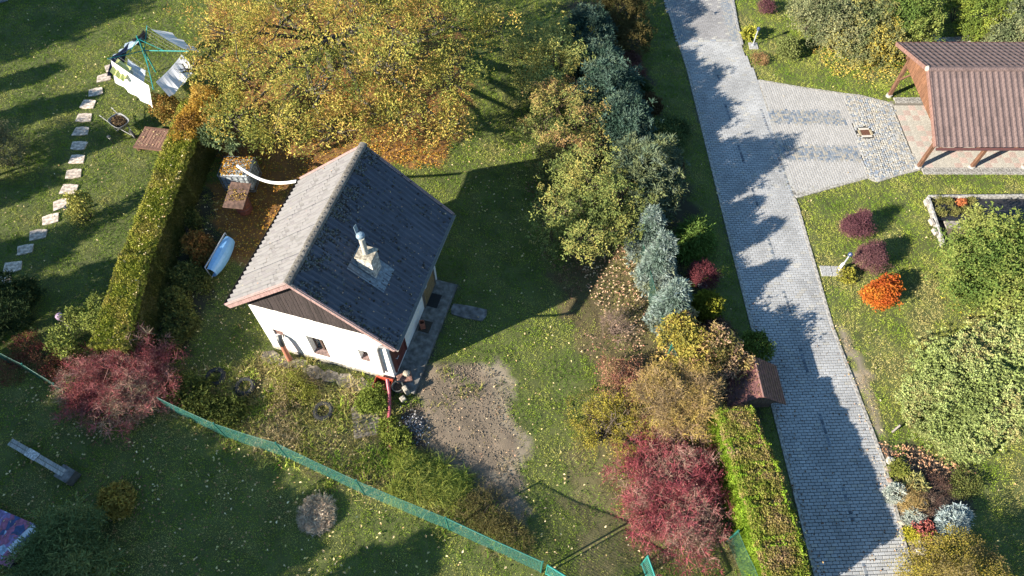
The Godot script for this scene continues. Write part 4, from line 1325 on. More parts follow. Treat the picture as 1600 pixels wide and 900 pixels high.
# ---------------------------------------------------------------- clipped hedges
func hedge(called: String, label: String, foot: Array, h: float, dens: float, pal_top: Array, pal_side: Array, kind: String, o := {}):
	# foot: quads of four ground corners (far left, far right, near right, near left); every quad is one block of the hedge
	var base: Vector3 = foot[0][0]
	var t := thing(called, label, "hedge", base)
	var core := Mb.new()
	core.col = Color(0.11, 0.115, 0.035)
	var xf: Array = []
	var cols := PackedColorArray()
	for qd in foot:
		var p: Array = []
		for c in qd: p.append((c as Vector3) - base)
		var mid: Vector3 = (p[0] + p[1] + p[2] + p[3]) / 4.0
		var hh := h * (1.0 + rng.randf_range(-0.03, 0.03))
		var pl := PackedVector2Array()
		for c in p:
			var e: Vector3 = mid + (c - mid) * (1.0 - 0.2 / (c - mid).length())
			pl.append(Vector2(e.x, e.z))
		core.prism(pl, 0.0, hh - 0.13)
		# top
		var area: float = ((p[1] - p[0]).cross(p[3] - p[0])).length()
		for i in int(area * dens):
			var a := rng.randf(); var b := rng.randf()
			var q: Vector3 = (p[0] as Vector3).lerp(p[1], a).lerp((p[3] as Vector3).lerp(p[2], a), b)
			var edge := minf(minf(a, 1.0 - a) * (p[1] - p[0]).length(), minf(b, 1.0 - b) * (p[3] - p[0]).length())
			var dip := 0.1 * pow(1.0 - clampf(edge / 0.22, 0, 1), 2.0)
			q.y = hh - 0.02 - dip + 0.05 * noise_b.get_noise_2d(q.x * 200.0, q.z * 200.0) + rng.randf_range(-0.03, 0.03)
			xf.append(Transform3D(facing(Vector3(rng.randfn() * 0.3, 1, rng.randfn() * 0.3), rng.randf_range(0.5, 0.8)), q))
			var k := pick(pal_top, 0.5 + 0.8 * noise_c.get_noise_2d(q.x * 90.0, q.z * 90.0) + rng.randf_range(-0.3, 0.3))
			cols.append(k * rng.randf_range(0.8, 1.2))
		for s in 4:
			var a3: Vector3 = p[s]
			var b3: Vector3 = p[(s + 1) % 4]
			var l := a3.distance_to(b3)
			var nrm := Vector3(b3.z - a3.z, 0, a3.x - b3.x).normalized()
			if nrm.dot(mid - a3) > 0: nrm = -nrm
			for i in int(l * hh * dens):
				var k2 := rng.randf()
				var q: Vector3 = a3.lerp(b3, k2)
				q.y = rng.randf_range(0.02, hh - 0.04)
				q += nrm * (-0.02 + 0.06 * noise_b.get_noise_3d(q.x * 150.0, q.y * 150.0, q.z * 150.0) + rng.randf_range(-0.03, 0.03) - 0.06 * q.y / hh)
				xf.append(Transform3D(facing(nrm + Vector3(rng.randfn() * 0.3, 0.5, rng.randfn() * 0.3), rng.randf_range(0.5, 0.8)), q))
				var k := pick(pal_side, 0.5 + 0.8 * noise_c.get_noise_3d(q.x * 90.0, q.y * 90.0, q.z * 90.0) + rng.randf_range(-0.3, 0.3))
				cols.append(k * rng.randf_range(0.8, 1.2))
	part(t, "branches", core, mat("hedge_core", Color(1, 1, 1), 1.0, "speck", 5.0))
	many(t, "foliage", sprig(kind), leaf_mat("leaf_0.3", 0.3), xf, cols)

func build_hedges():
	var green := [Color(0.24, 0.27, 0.045), Color(0.32, 0.34, 0.055), Color(0.4, 0.39, 0.075), Color(0.42, 0.35, 0.1)]  # flat top: sunlight painted into a brighter palette than the sides get
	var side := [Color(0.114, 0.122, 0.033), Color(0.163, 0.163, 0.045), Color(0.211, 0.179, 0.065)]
	var h := 1.65
	var dn := Vector3(0, -h, 0)
	hedge("clipped_hedge", "long clipped yellow green hedge with a flat top left of the cottage", [
		[Vector3(-13.30, 1.65, -21.74) + dn, Vector3(-12.01, 1.65, -21.38) + dn, Vector3(-12.31, 1.65, -17.67) + dn, Vector3(-13.40, 1.65, -17.83) + dn],
		[Vector3(-13.39, 1.65, -17.80) + dn, Vector3(-12.30, 1.65, -17.64) + dn, Vector3(-12.44, 1.65, -14.04) + dn, Vector3(-13.49, 1.65, -14.10) + dn],
		[Vector3(-13.48, 1.65, -14.07) + dn, Vector3(-12.43, 1.65, -14.02) + dn, Vector3(-12.17, 1.65, -10.34) + dn, Vector3(-13.42, 1.65, -10.45) + dn]], h, 520.0, green, side, "thuja")
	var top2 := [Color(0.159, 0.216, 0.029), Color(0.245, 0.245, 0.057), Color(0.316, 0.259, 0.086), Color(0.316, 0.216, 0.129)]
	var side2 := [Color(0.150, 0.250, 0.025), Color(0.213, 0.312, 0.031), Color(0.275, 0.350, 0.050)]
	var g := 1.85
	var d2 := Vector3(0, -g, 0)
	hedge("clipped_hedge", "row of blocky clipped conifers with brownish flat tops along the road", [
		[Vector3(6.14, 1.85, -8.27) + d2, Vector3(7.22, 1.85, -8.33) + d2, Vector3(7.39, 1.85, -7.33) + d2, Vector3(6.24, 1.85, -7.14) + d2],
		[Vector3(6.25, 1.85, -7.08) + d2, Vector3(7.43, 1.85, -7.25) + d2, Vector3(7.61, 1.85, -6.57) + d2, Vector3(6.35, 1.85, -6.36) + d2],
		[Vector3(6.36, 1.85, -6.31) + d2, Vector3(7.63, 1.85, -6.49) + d2, Vector3(7.68, 1.85, -5.69) + d2, Vector3(6.49, 1.85, -5.48) + d2],
		[Vector3(6.50, 1.85, -5.43) + d2, Vector3(7.70, 1.85, -5.60) + d2, Vector3(7.83, 1.85, -4.55) + d2, Vector3(6.56, 1.85, -4.35) + d2],
		[Vector3(6.57, 1.85, -4.32) + d2, Vector3(7.83, 1.85, -4.49) + d2, Vector3(7.94, 1.85, -3.16) + d2, Vector3(6.71, 1.85, -3.16) + d2]], g, 600.0, top2, side2, "thuja")

# ---------------------------------------------------------------- trees
func ground(v: Vector3) -> Vector3:
	return Vector3(v.x, 0, v.z)

func build_trees():
	var yel := [Color(0.16, 0.2, 0.05), Color(0.26, 0.29, 0.07), Color(0.42, 0.4, 0.09), Color(0.58, 0.47, 0.12), Color(0.54, 0.33, 0.1)]
	plant("cherry_tree", "great spreading cherry tree in yellow and olive leaf behind the cottage", "tree", "", Vector3(-8.05, 0.0, -25.39), [
		[Vector3(-11.14, 3.60, -23.37), 1.4], [Vector3(-8.88, 4.60, -22.81), 2.0], [Vector3(-5.73, 4.80, -22.91), 2.1], [Vector3(-2.81, 4.30, -23.21), 1.8], [Vector3(-0.80, 3.60, -23.37), 1.15], [Vector3(-10.22, 3.40, -21.04), 1.5], [Vector3(-7.24, 4.30, -19.50), 1.7], [Vector3(-4.46, 4.40, -20.22), 1.9],
		[Vector3(-2.23, 3.80, -20.47), 1.35], [Vector3(-8.70, 3.00, -18.62), 1.3], [Vector3(-6.44, 3.20, -18.58), 1.3], [Vector3(-4.18, 3.20, -19.06), 1.4], [Vector3(-10.52, 2.60, -19.68), 1.1], [Vector3(-2.35, 2.80, -18.98), 1.0], [Vector3(-12.38, 3.00, -21.86), 0.7], [Vector3(-6.13, 4.80, -26.33), 2.2], [Vector3(-9.80, 4.50, -26.37), 2.0], [Vector3(-2.85, 4.40, -26.52), 1.8], [Vector3(-13.09, 3.60, -26.86), 1.4]],
		4200, "cherry", yel, {"trunk": 0.2, "fork": 1.5, "stems": 12, "shell": 0.2, "gap": 0.27, "freq": 1.3, "size": 1.1, "up": 0.2, "back": 0.7, "bark": Color(0.13, 0.115, 0.1)})
	var apple := [Color(0.12, 0.16, 0.06), Color(0.19, 0.22, 0.07), Color(0.3, 0.28, 0.09), Color(0.38, 0.28, 0.11), Color(0.3, 0.18, 0.09)]
	plant("fruit_tree", "greyish green fruit tree farthest up the row beside the blue conifers", "tree", "fruit trees along the fence", Vector3(1.78, 0.0, -25.18), [[Vector3(1.32, 2.20, -24.17), 1.2], [Vector3(0.40, 1.90, -23.94), 0.9], [Vector3(2.23, 2.00, -23.23), 0.9], [Vector3(1.31, 1.60, -22.73), 1.0], [Vector3(2.16, 2.00, -25.03), 0.8], [Vector3(0.79, 1.40, -22.58), 0.8]],
		1800, "broad", [Color(0.150, 0.214, 0.086), Color(0.257, 0.300, 0.107), Color(0.386, 0.386, 0.129), Color(0.558, 0.472, 0.129)], {"trunk": 0.07, "fork": 0.7, "size": 0.78, "gap": 0.24, "shell": 0.25, "stems": 16, "bark": Color(0.16, 0.12, 0.09)})
	plant("fruit_tree", "half bare fruit tree with brown twigs in the middle of the row", "tree", "fruit trees along the fence", Vector3(2.11, 0.0, -20.35), [[Vector3(1.75, 2.10, -20.90), 1.15], [Vector3(2.72, 2.00, -20.13), 1.0], [Vector3(1.23, 1.80, -19.65), 0.95], [Vector3(2.20, 1.70, -19.08), 1.0], [Vector3(1.11, 1.30, -18.96), 0.6], [Vector3(2.92, 1.60, -18.84), 0.7], [Vector3(2.82, 1.80, -21.76), 0.7]],
		1450, "broad", apple, {"trunk": 0.07, "fork": 0.7, "size": 0.78, "gap": 0.28, "shell": 0.2, "stems": 20, "bark": Color(0.18, 0.12, 0.09)})
	plant("fruit_tree", "yellow green fruit tree nearest the cottage lawn, leaves thick and sunlit", "tree", "fruit trees along the fence", Vector3(3.01, 0.0, -15.79), [[Vector3(2.85, 2.30, -16.65), 1.25], [Vector3(1.70, 1.90, -15.66), 1.05], [Vector3(3.76, 2.00, -16.16), 1.0], [Vector3(2.70, 1.60, -14.90), 1.1], [Vector3(1.48, 1.20, -14.92), 0.7], [Vector3(3.84, 1.60, -15.18), 0.7], [Vector3(2.10, 2.00, -17.36), 0.8]],
		1900, "broad", [Color(0.13, 0.17, 0.06), Color(0.2, 0.25, 0.08), Color(0.3, 0.32, 0.1), Color(0.42, 0.37, 0.12)], {"trunk": 0.08, "fork": 0.7, "size": 0.78, "gap": 0.22, "shell": 0.25, "stems": 16, "back": 0.7, "bark": Color(0.16, 0.12, 0.09)})
	# the blue grey conifers between fence and road
	var blue := [Color(0.035, 0.07, 0.05), Color(0.06, 0.105, 0.08), Color(0.095, 0.15, 0.12), Color(0.13, 0.17, 0.1)]
	var con := [["topmost dark blue conifer of the row beside the road", [[Vector3(3.20, 1.60, -25.97), 0.85], [Vector3(2.97, 0.90, -25.79), 0.7]]], ["second blue conifer from the top, behind the brown shrubs", [[Vector3(3.61, 1.60, -23.70), 0.8], [Vector3(3.44, 0.80, -24.04), 0.7]]],
		["broad dark blue conifer beside the small reddish shrubs", [[Vector3(3.86, 1.80, -21.95), 0.95], [Vector3(3.84, 0.90, -22.18), 0.85]]], ["blue green conifer left of the brown clipped ball", [[Vector3(4.37, 1.70, -20.26), 0.85], [Vector3(4.36, 0.80, -20.29), 0.75]]],
		["largest blue conifer with yellow tinted crown, left of the lower brown ball", [[Vector3(4.90, 2.00, -17.36), 1.1, 1.0], [Vector3(4.91, 1.00, -16.99), 1.05, 1.0]]], ["small blue conifer squeezed beside the grassy juniper", [[Vector3(4.46, 1.40, -18.86), 0.55]]]]
	for i in con.size():
		var pal := blue if i < 4 else [Color(0.072, 0.112, 0.080), Color(0.105, 0.144, 0.096), Color(0.161, 0.185, 0.080), Color(0.136, 0.177, 0.144)]
		var bl: Array = con[i][1]
		plant("blue_conifer", con[i][0], "conifer", "blue conifers in a row by the fence", ground(bl[0][0]), bl, 1150 if i != 4 else 1800, "needle", pal, {"shell": 0.75, "gap": 0.08, "stems": 3, "size": 1.25, "lump": 0.8, "up": 0.9, "back": 0.15})
	for d in [["pale blue pointed conifer topmost of its group, touching the largest blue conifer", Vector3(4.91, 0.0, -15.21), 2.7, 0.6], ["pale blue pointed conifer beside the bright young spruce", Vector3(5.15, 0.0, -13.93), 2.9, 0.62], ["pale blue pointed conifer nearest the golden clipped ball", Vector3(5.43, 0.0, -12.28), 2.5, 0.66]]:
		var bl: Array = []
		for k in 6: bl.append([d[1] + Vector3(0, 0.25 + d[2] * k / 6.5, 0), d[3] * (1.0 - 0.13 * k), 1.0])
		plant("pointed_conifer", d[0], "conifer", "pale blue pointed conifers", d[1], bl, 1300, "needle", [Color(0.1, 0.15, 0.12), Color(0.17, 0.23, 0.2), Color(0.26, 0.32, 0.31), Color(0.18, 0.19, 0.08)], {"shell": 0.8, "gap": 0.05, "stems": 1, "size": 1.1, "lump": 0.35, "up": 0.9, "back": 0.15})
	# trees left of the frame; their shade lies over the lower lawn
	var shade := [Color(0.08, 0.11, 0.03), Color(0.16, 0.16, 0.04), Color(0.25, 0.2, 0.05)]
	var far := [[Vector3(-29.69, 6.00, -2.94), 1.9], [Vector3(-26.64, 6.00, -1.44), 1.6], [Vector3(-28.16, 6.50, 0.66), 2.3], [Vector3(-23.99, 6.00, -0.04), 1.6], [Vector3(-22.31, 6.00, 1.09), 1.8], [Vector3(-25.28, 6.50, 2.31), 2.2], [Vector3(-20.03, 6.00, 1.98), 1.7], 
		[Vector3(-18.51, 5.00, -0.66), 0.8], [Vector3(-12.38, 4.50, 0.65), 0.8]]
	for i in far.size():
		var c: Vector3 = far[i][0]
		var r: float = far[i][1]
		plant("tall_tree", "tall leafy tree left of the picture, shading the lower lawn", "tree", "tall trees beyond the left edge", ground(c), [[c, r, 0.9], [c - Vector3(0, r * 0.5, 0) + Vector3(0.4, 0, 0.3), r * 0.7, 0.8]],
			int(520 * r * r), "big", shade, {"trunk": 0.2, "fork": c.y * 0.5, "stems": 6, "shell": 0.2, "gap": 0.2, "freq": 0.7, "size": 1.3})
	for d in [[Vector3(-35.23, 6.00, -23.19), 2.8], [Vector3(-32.80, 6.00, -24.16), 2.2], [Vector3(-36.90, 6.00, -21.32), 2.6], [Vector3(-32.53, 6.00, -27.27), 2.6]]:
		var c: Vector3 = d[0]
		plant("tall_tree", "dense tree above the upper left corner, shading the far lawn", "tree", "dense trees beyond the upper left", ground(c), [[c, d[1], 0.9], [c - Vector3(0, d[1] * 0.6, 0), d[1] * 0.8, 0.9], [c - Vector3(0, d[1] * 1.2, 0), d[1] * 0.7, 0.9]], int(900 * d[1] * d[1]), "big", shade, {"trunk": 0.2, "fork": 2.5, "shell": 0.2, "gap": 0.0, "size": 1.3})
	for d in [[Vector3(-26.80, 4.00, -19.12), 0.42], [Vector3(-27.04, 3.00, -21.83), 0.4], [Vector3(-27.48, 3.20, -18.78), 0.7], [Vector3(-22.03, 2.40, -18.29), 0.4], [Vector3(-26.38, 3.40, -14.72), 0.7], [Vector3(-26.63, 4.40, -10.64), 1.0]]:
		var c: Vector3 = d[0]
		plant("garden_tree", "slim garden tree left of the picture", "tree", "slim trees beyond the left edge", ground(c), [[c, d[1], 1.2], [c - Vector3(0, d[1], 0), d[1] * 0.9, 1.2]], int(900 * d[1] * d[1]) + 200, "broad", shade, {"trunk": 0.08, "fork": 1.0, "shell": 0.25, "gap": 0.1, "size": 1.3})

# ---------------------------------------------------------------- shrubs
func shrub(called: String, label: String, blobs: Array, count: int, kind: String, pal: Array, o := {}, group := "", category := "shrub"):
	var c: Vector3 = blobs[0][0]
	return plant(called, label, category, group, ground(c), blobs, count, kind, pal, o)

func build_shrubs():
	var red := [Color(0.170, 0.043, 0.051), Color(0.289, 0.068, 0.085), Color(0.357, 0.093, 0.111), Color(0.289, 0.170, 0.145), Color(0.323, 0.221, 0.170)]
	var rb := {"shell": 0.1, "gap": 0.16, "stems": 34, "bark": Color(0.3, 0.15, 0.13), "size": 1.1, "up": 1.0, "mixed": 0.45, "lump": 0.9}
	shrub("barberry", "big crimson twiggy barberry left of the clipped blocky hedge", [[Vector3(4.70, 0.80, -6.03), 1.35, 0.6], [Vector3(5.61, 0.80, -6.51), 0.8, 0.7], [Vector3(3.84, 0.60, -6.57), 0.9, 0.6], [Vector3(5.08, 0.50, -4.92), 1.0, 0.6], [Vector3(4.60, 0.70, -7.53), 0.8, 0.7], [Vector3(4.04, 0.40, -5.40), 0.9, 0.5]], 1800, "twig", red, rb, "red barberries")
	shrub("barberry", "wide reddish barberry at the near end of the long left hedge", [[Vector3(-12.60, 0.90, -10.03), 1.2, 0.7], [Vector3(-13.65, 0.70, -9.79), 0.9, 0.7], [Vector3(-11.67, 0.70, -10.13), 0.9, 0.7], [Vector3(-12.51, 0.50, -9.09), 1.0, 0.6], [Vector3(-11.88, 0.50, -9.43), 0.9, 0.6], [Vector3(-13.59, 0.40, -9.14), 0.8, 0.6]], 1700, "twig", [Color(0.2, 0.06, 0.06), Color(0.32, 0.09, 0.1), Color(0.38, 0.2, 0.18), Color(0.32, 0.26, 0.18)], rb, "red barberries")
	shrub("mixed_shrub", "thin shrub of yellow leaves and grey twigs above the crimson barberry", [[Vector3(3.32, 0.60, -8.40), 0.95, 0.6], [Vector3(3.67, 0.50, -7.71), 0.7, 0.6], [Vector3(2.72, 0.30, -7.99), 0.8, 0.6], [Vector3(2.46, 0.30, -8.85), 0.6, 0.6]], 620, "small", [Color(0.14, 0.13, 0.05), Color(0.27, 0.24, 0.05), Color(0.4, 0.34, 0.05), Color(0.2, 0.14, 0.08)], {"gap": 0.25, "shell": 0.1, "stems": 22, "bark": Color(0.2, 0.16, 0.12), "lump": 0.9})
	shrub("mixed_shrub", "pink tinged shrub at the edge of the lawn below the net fence", [[Vector3(3.72, 0.60, -9.61), 0.7, 0.7], [Vector3(3.37, 0.40, -10.04), 0.5, 0.7]], 420, "small", [Color(0.2, 0.1, 0.07), Color(0.32, 0.13, 0.1), Color(0.34, 0.2, 0.12), Color(0.25, 0.22, 0.08)], {"gap": 0.2, "shell": 0.1, "stems": 20, "bark": Color(0.25, 0.17, 0.13)})
	shrub("mixed_shrub", "golden brown shrub between the pink shrub and the roofed box", [[Vector3(4.67, 1.30, -9.03), 0.95, 0.8], [Vector3(5.20, 1.20, -8.37), 0.8, 0.8], [Vector3(5.76, 1.40, -8.92), 0.75, 0.9], [Vector3(4.43, 0.50, -8.34), 0.6, 0.7]], 1250, "twig", [Color(0.2, 0.15, 0.09), Color(0.32, 0.23, 0.12), Color(0.44, 0.33, 0.09), Color(0.3, 0.2, 0.14)], {"gap": 0.2, "shell": 0.1, "stems": 26, "bark": Color(0.25, 0.19, 0.14), "size": 1.1, "lump": 0.9})
	shrub("hydrangea", "yellow leaved hydrangea below the pale pointed conifers", [[Vector3(5.57, 1.10, -11.10), 0.65, 0.8], [Vector3(5.99, 1.10, -10.39), 0.65, 0.8], [Vector3(5.50, 0.50, -10.46), 0.5, 0.7]], 900, "broad", [Color(0.14, 0.13, 0.04), Color(0.28, 0.25, 0.05), Color(0.4, 0.32, 0.08), Color(0.36, 0.2, 0.14)], {"gap": 0.15, "shell": 0.4, "stems": 8})
	shrub("hydrangea", "hydrangea with faded pinkish heads just above the roofed box", [[Vector3(6.72, 1.20, -10.57), 0.65, 0.9], [Vector3(7.01, 1.00, -10.10), 0.55, 0.8], [Vector3(6.46, 0.60, -9.95), 0.5, 0.7]], 650, "broad", [Color(0.08, 0.08, 0.03), Color(0.2, 0.16, 0.06), Color(0.38, 0.24, 0.18), Color(0.3, 0.24, 0.08)], {"gap": 0.2, "shell": 0.4, "stems": 8})
	shrub("hydrangea", "small bleached hydrangea head right below the pale blue conifer", [[Vector3(5.83, 0.90, -12.01), 0.32, 0.8]], 170, "broad", [Color(0.3, 0.22, 0.1), Color(0.42, 0.34, 0.2)], {"stems": 4})
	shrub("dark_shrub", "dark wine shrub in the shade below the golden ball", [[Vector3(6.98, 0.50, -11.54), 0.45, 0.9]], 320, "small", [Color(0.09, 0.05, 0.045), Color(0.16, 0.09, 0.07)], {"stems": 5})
	shrub("green_shrub", "small green shrub behind the roofed box at the road", [[Vector3(8.15, 0.50, -11.06), 0.4, 0.8]], 260, "broad", [Color(0.08, 0.12, 0.03), Color(0.16, 0.2, 0.04)], {"stems": 4})
	# under the conifers, on the road side
	shrub("yew", "dark brownish yew at the top edge between conifers and road", [[Vector3(4.79, 1.20, -27.82), 1.0, 0.9], [Vector3(5.43, 0.80, -26.34), 0.75, 0.9], [Vector3(5.26, 1.20, -29.95), 1.0]], 1500, "needle", [Color(0.055, 0.05, 0.02), Color(0.09, 0.08, 0.03), Color(0.13, 0.1, 0.04)], {"gap": 0.05, "shell": 0.6, "back": 0.1})
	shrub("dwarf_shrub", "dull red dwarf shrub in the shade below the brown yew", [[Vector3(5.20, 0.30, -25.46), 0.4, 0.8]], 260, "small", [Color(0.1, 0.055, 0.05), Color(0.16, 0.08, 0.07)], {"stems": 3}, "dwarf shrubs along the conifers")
	shrub("dwarf_shrub", "rusty dwarf shrub in front of the third blue conifer", [[Vector3(5.36, 0.30, -24.70), 0.4, 0.8]], 260, "small", [Color(0.13, 0.055, 0.05), Color(0.2, 0.09, 0.07)], {"stems": 3}, "dwarf shrubs along the conifers")
	shrub("dwarf_shrub", "dark green dwarf shrub right above the upper brown ball", [[Vector3(5.38, 0.35, -23.55), 0.42, 0.9]], 320, "needle", [Color(0.04, 0.065, 0.025), Color(0.07, 0.1, 0.035)], {"shell": 0.8, "gap": 0.0, "stems": 2}, "dwarf shrubs along the conifers")
	var brown := [Color(0.08, 0.055, 0.03), Color(0.12, 0.08, 0.04), Color(0.14, 0.1, 0.045)]
	shrub("clipped_ball", "upper brown clipped conifer ball above the grassy juniper", [[Vector3(5.75, 0.42, -22.47), 0.5, 0.9]], 900, "thuja", brown, {"shell": 0.92, "gap": -0.3, "lump": 0.05, "stems": 2, "size": 0.8, "back": 0.1}, "clipped conifer balls", "topiary")
	shrub("clipped_ball", "lower brown clipped conifer ball beside the largest blue conifer", [[Vector3(6.29, 0.42, -18.83), 0.44, 1.1]], 800, "thuja", brown, {"shell": 0.92, "gap": -0.3, "lump": 0.05, "stems": 2, "size": 0.8, "back": 0.1}, "clipped conifer balls", "topiary")
	shrub("clipped_ball", "golden green clipped conifer egg below the maroon shrub", [[Vector3(6.72, 0.50, -12.55), 0.48, 1.15]], 1000, "thuja", [Color(0.09, 0.11, 0.02), Color(0.16, 0.17, 0.025), Color(0.26, 0.26, 0.03)], {"shell": 0.92, "gap": -0.3, "lump": 0.05, "stems": 2, "size": 0.8, "back": 0.1}, "clipped conifer balls", "topiary")
	shrub("juniper", "spiky grassy green juniper between the two brown balls", [[Vector3(6.10, 0.40, -20.68), 0.75, 0.55], [Vector3(6.75, 0.30, -21.14), 0.45, 0.6]], 700, "spruce", [Color(0.06, 0.09, 0.035), Color(0.1, 0.14, 0.05), Color(0.15, 0.18, 0.05)], {"shell": 0.6, "gap": 0.0, "size": 1.3, "up": 0.6, "back": 0.1})
	shrub("young_spruce", "bright green young spruce at the edge of the shaded grass strip", [[Vector3(6.73, 0.50, -15.52), 0.5, 0.9], [Vector3(6.71, 0.90, -15.51), 0.3, 1.2], [Vector3(6.67, 0.30, -15.28), 0.55, 0.6]], 330, "spruce", [Color(0.07, 0.12, 0.03), Color(0.13, 0.2, 0.04)], {"shell": 0.5, "gap": 0.05, "size": 1.5, "up": 0.3, "back": 0.15})
	shrub("maroon_shrub", "small maroon shrub between young spruce and golden egg", [[Vector3(6.82, 0.45, -13.97), 0.4, 1.0]], 330, "small", [Color(0.07, 0.025, 0.03), Color(0.14, 0.04, 0.05), Color(0.24, 0.07, 0.08)], {"stems": 4})
	# the right hand lawn
	var pur := [Color(0.07, 0.03, 0.045), Color(0.12, 0.05, 0.065), Color(0.19, 0.09, 0.1)]
	shrub("purple_shrub", "upper purple shrub on the right lawn with wispy top shoots", [[Vector3(12.91, 0.40, -16.18), 0.45, 0.8], [Vector3(13.09, 0.75, -16.34), 0.22, 1.4], [Vector3(12.71, 0.30, -16.17), 0.3, 0.8]], 750, "small", pur, {"gap": 0.0, "shell": 0.4, "size": 0.85, "stems": 8}, "purple shrubs on the lawn")
	shrub("purple_shrub", "lower rounder purple shrub beside the garden lamp", [[Vector3(12.97, 0.45, -14.69), 0.46, 1.0], [Vector3(13.18, 0.60, -14.87), 0.32, 1.1]], 800, "small", [Color(0.08, 0.035, 0.045), Color(0.15, 0.07, 0.08), Color(0.22, 0.12, 0.12)], {"gap": 0.0, "shell": 0.4, "size": 0.85, "stems": 8}, "purple shrubs on the lawn")
	shrub("orange_shrub", "flaming orange red shrub on the right lawn below the purple ones", [[Vector3(13.06, 0.40, -13.27), 0.42, 0.75], [Vector3(13.47, 0.40, -13.51), 0.28, 0.9], [Vector3(12.73, 0.25, -13.23), 0.3, 0.7], [Vector3(12.92, 0.20, -12.94), 0.25, 0.6]], 520, "broad", [Color(0.32, 0.06, 0.03), Color(0.5, 0.13, 0.03), Color(0.55, 0.24, 0.04)], {"gap": 0.0, "shell": 0.4, "size": 0.8, "stems": 8, "back": 0.8})
	var gr := [Color(0.072, 0.120, 0.030), Color(0.120, 0.174, 0.042), Color(0.192, 0.228, 0.060), Color(0.264, 0.288, 0.084)]
	shrub("round_bush", "big leafy green bush covering the right end of the planter", [[Vector3(16.59, 1.30, -14.02), 1.35, 0.9], [Vector3(17.46, 1.50, -14.29), 1.2], [Vector3(15.91, 0.90, -13.35), 0.9], [Vector3(16.99, 0.90, -12.96), 1.1], [Vector3(16.89, 1.00, -15.35), 0.8], [Vector3(18.08, 1.20, -13.42), 1.2]], 3000, "broad", gr, {"gap": 0.12, "shell": 0.5, "stems": 8})
	shrub("spreading_juniper", "wide low dome of pale green juniper on the right edge of the lawn", [[Vector3(14.81, 0.65, -9.47), 1.7, 0.5], [Vector3(13.63, 0.50, -8.77), 1.2, 0.5], [Vector3(16.26, 0.60, -10.53), 1.3, 0.5], [Vector3(16.16, 0.60, -9.16), 1.4, 0.5], [Vector3(14.09, 0.40, -8.16), 1.0, 0.5], [Vector3(17.50, 0.60, -11.00), 1.3, 0.5]], 11000, "thuja", [Color(0.203, 0.251, 0.081), Color(0.271, 0.332, 0.115), Color(0.352, 0.407, 0.156), Color(0.312, 0.271, 0.122)], {"gap": -0.1, "shell": 0.86, "lump": 0.15, "freq": 2.2, "stems": 6, "size": 0.75, "up": 1.0, "back": 0.25})
	shrub("tall_shrub", "grey green shrub at the top edge right of the small lamp", [[Vector3(14.04, 1.30, -27.24), 1.3], [Vector3(13.61, 1.10, -28.19), 0.9], [Vector3(14.78, 1.00, -26.31), 1.0]], 1700, "broad", [Color(0.1, 0.12, 0.06), Color(0.17, 0.19, 0.1), Color(0.26, 0.26, 0.14), Color(0.3, 0.27, 0.08)], {"gap": 0.15, "shell": 0.4, "stems": 8}, "shrubs behind the carport")
	shrub("tall_shrub", "grey leaved shrub with yellowing skirt left of the carport roof", [[Vector3(15.98, 1.30, -27.01), 1.2], [Vector3(15.55, 0.70, -26.04), 1.0, 0.7], [Vector3(16.59, 0.90, -26.00), 0.8]], 1600, "broad", [Color(0.09, 0.12, 0.05), Color(0.16, 0.18, 0.09), Color(0.3, 0.27, 0.08), Color(0.42, 0.33, 0.07)], {"gap": 0.15, "shell": 0.4, "stems": 8}, "shrubs behind the carport")
	shrub("tall_shrub", "green shrub behind the left corner of the carport roof", [[Vector3(17.65, 1.50, -27.19), 1.2], [Vector3(18.33, 1.00, -26.75), 0.8]], 1200, "broad", gr, {"gap": 0.15, "shell": 0.4, "stems": 8}, "shrubs behind the carport")
	shrub("tall_shrub", "leafy green shrub behind the middle of the carport roof", [[Vector3(21.32, 1.20, -27.82), 0.95], [Vector3(20.82, 0.80, -27.00), 0.6], [Vector3(20.70, 1.20, -28.99), 0.9]], 1000, "broad", [Color(0.09, 0.13, 0.03), Color(0.17, 0.22, 0.04), Color(0.28, 0.3, 0.06)], {"gap": 0.15, "shell": 0.4, "stems": 8}, "shrubs behind the carport")
	shrub("tall_shrub", "pale grey green shrub in the top right corner", [[Vector3(22.62, 1.10, -27.28), 1.0], [Vector3(21.76, 0.70, -26.25), 0.7], [Vector3(23.40, 1.00, -26.53), 1.0]], 1300, "broad", [Color(0.11, 0.14, 0.07), Color(0.19, 0.21, 0.11), Color(0.28, 0.27, 0.12)], {"gap": 0.1, "shell": 0.4, "stems": 8}, "shrubs behind the carport")
	shrub("low_shrub", "small round grey green shrub casting a short shadow on the upper lawn", [[Vector3(12.51, 0.30, -26.32), 0.4, 0.9]], 260, "broad", [Color(0.1, 0.13, 0.04), Color(0.18, 0.2, 0.07)], {"stems": 4})
	shrub("low_shrub", "tiny dark purple shrub near the top edge of the right lawn", [[Vector3(12.10, 0.25, -29.36), 0.28, 0.9]], 160, "small", pur, {"stems": 3})
	shrub("low_shrub", "yellow fern by the upper garden lamp", [[Vector3(10.98, 0.25, -27.40), 0.2, 0.9]], 40, "big", [Color(0.2, 0.22, 0.04), Color(0.33, 0.32, 0.05)], {"stems": 3})
	shrub("low_shrub", "rust coloured dry tuft below the upper garden lamp", [[Vector3(11.19, 0.08, -25.85), 0.3, 0.4]], 60, "small", [Color(0.25, 0.13, 0.07), Color(0.3, 0.2, 0.1)], {"stems": 2})
	shrub("low_shrub", "small yellow green plant at the foot of the lower garden lamp", [[Vector3(12.13, 0.08, -14.10), 0.2, 0.4]], 40, "broad", [Color(0.16, 0.17, 0.03), Color(0.32, 0.28, 0.05)], {"stems": 2})
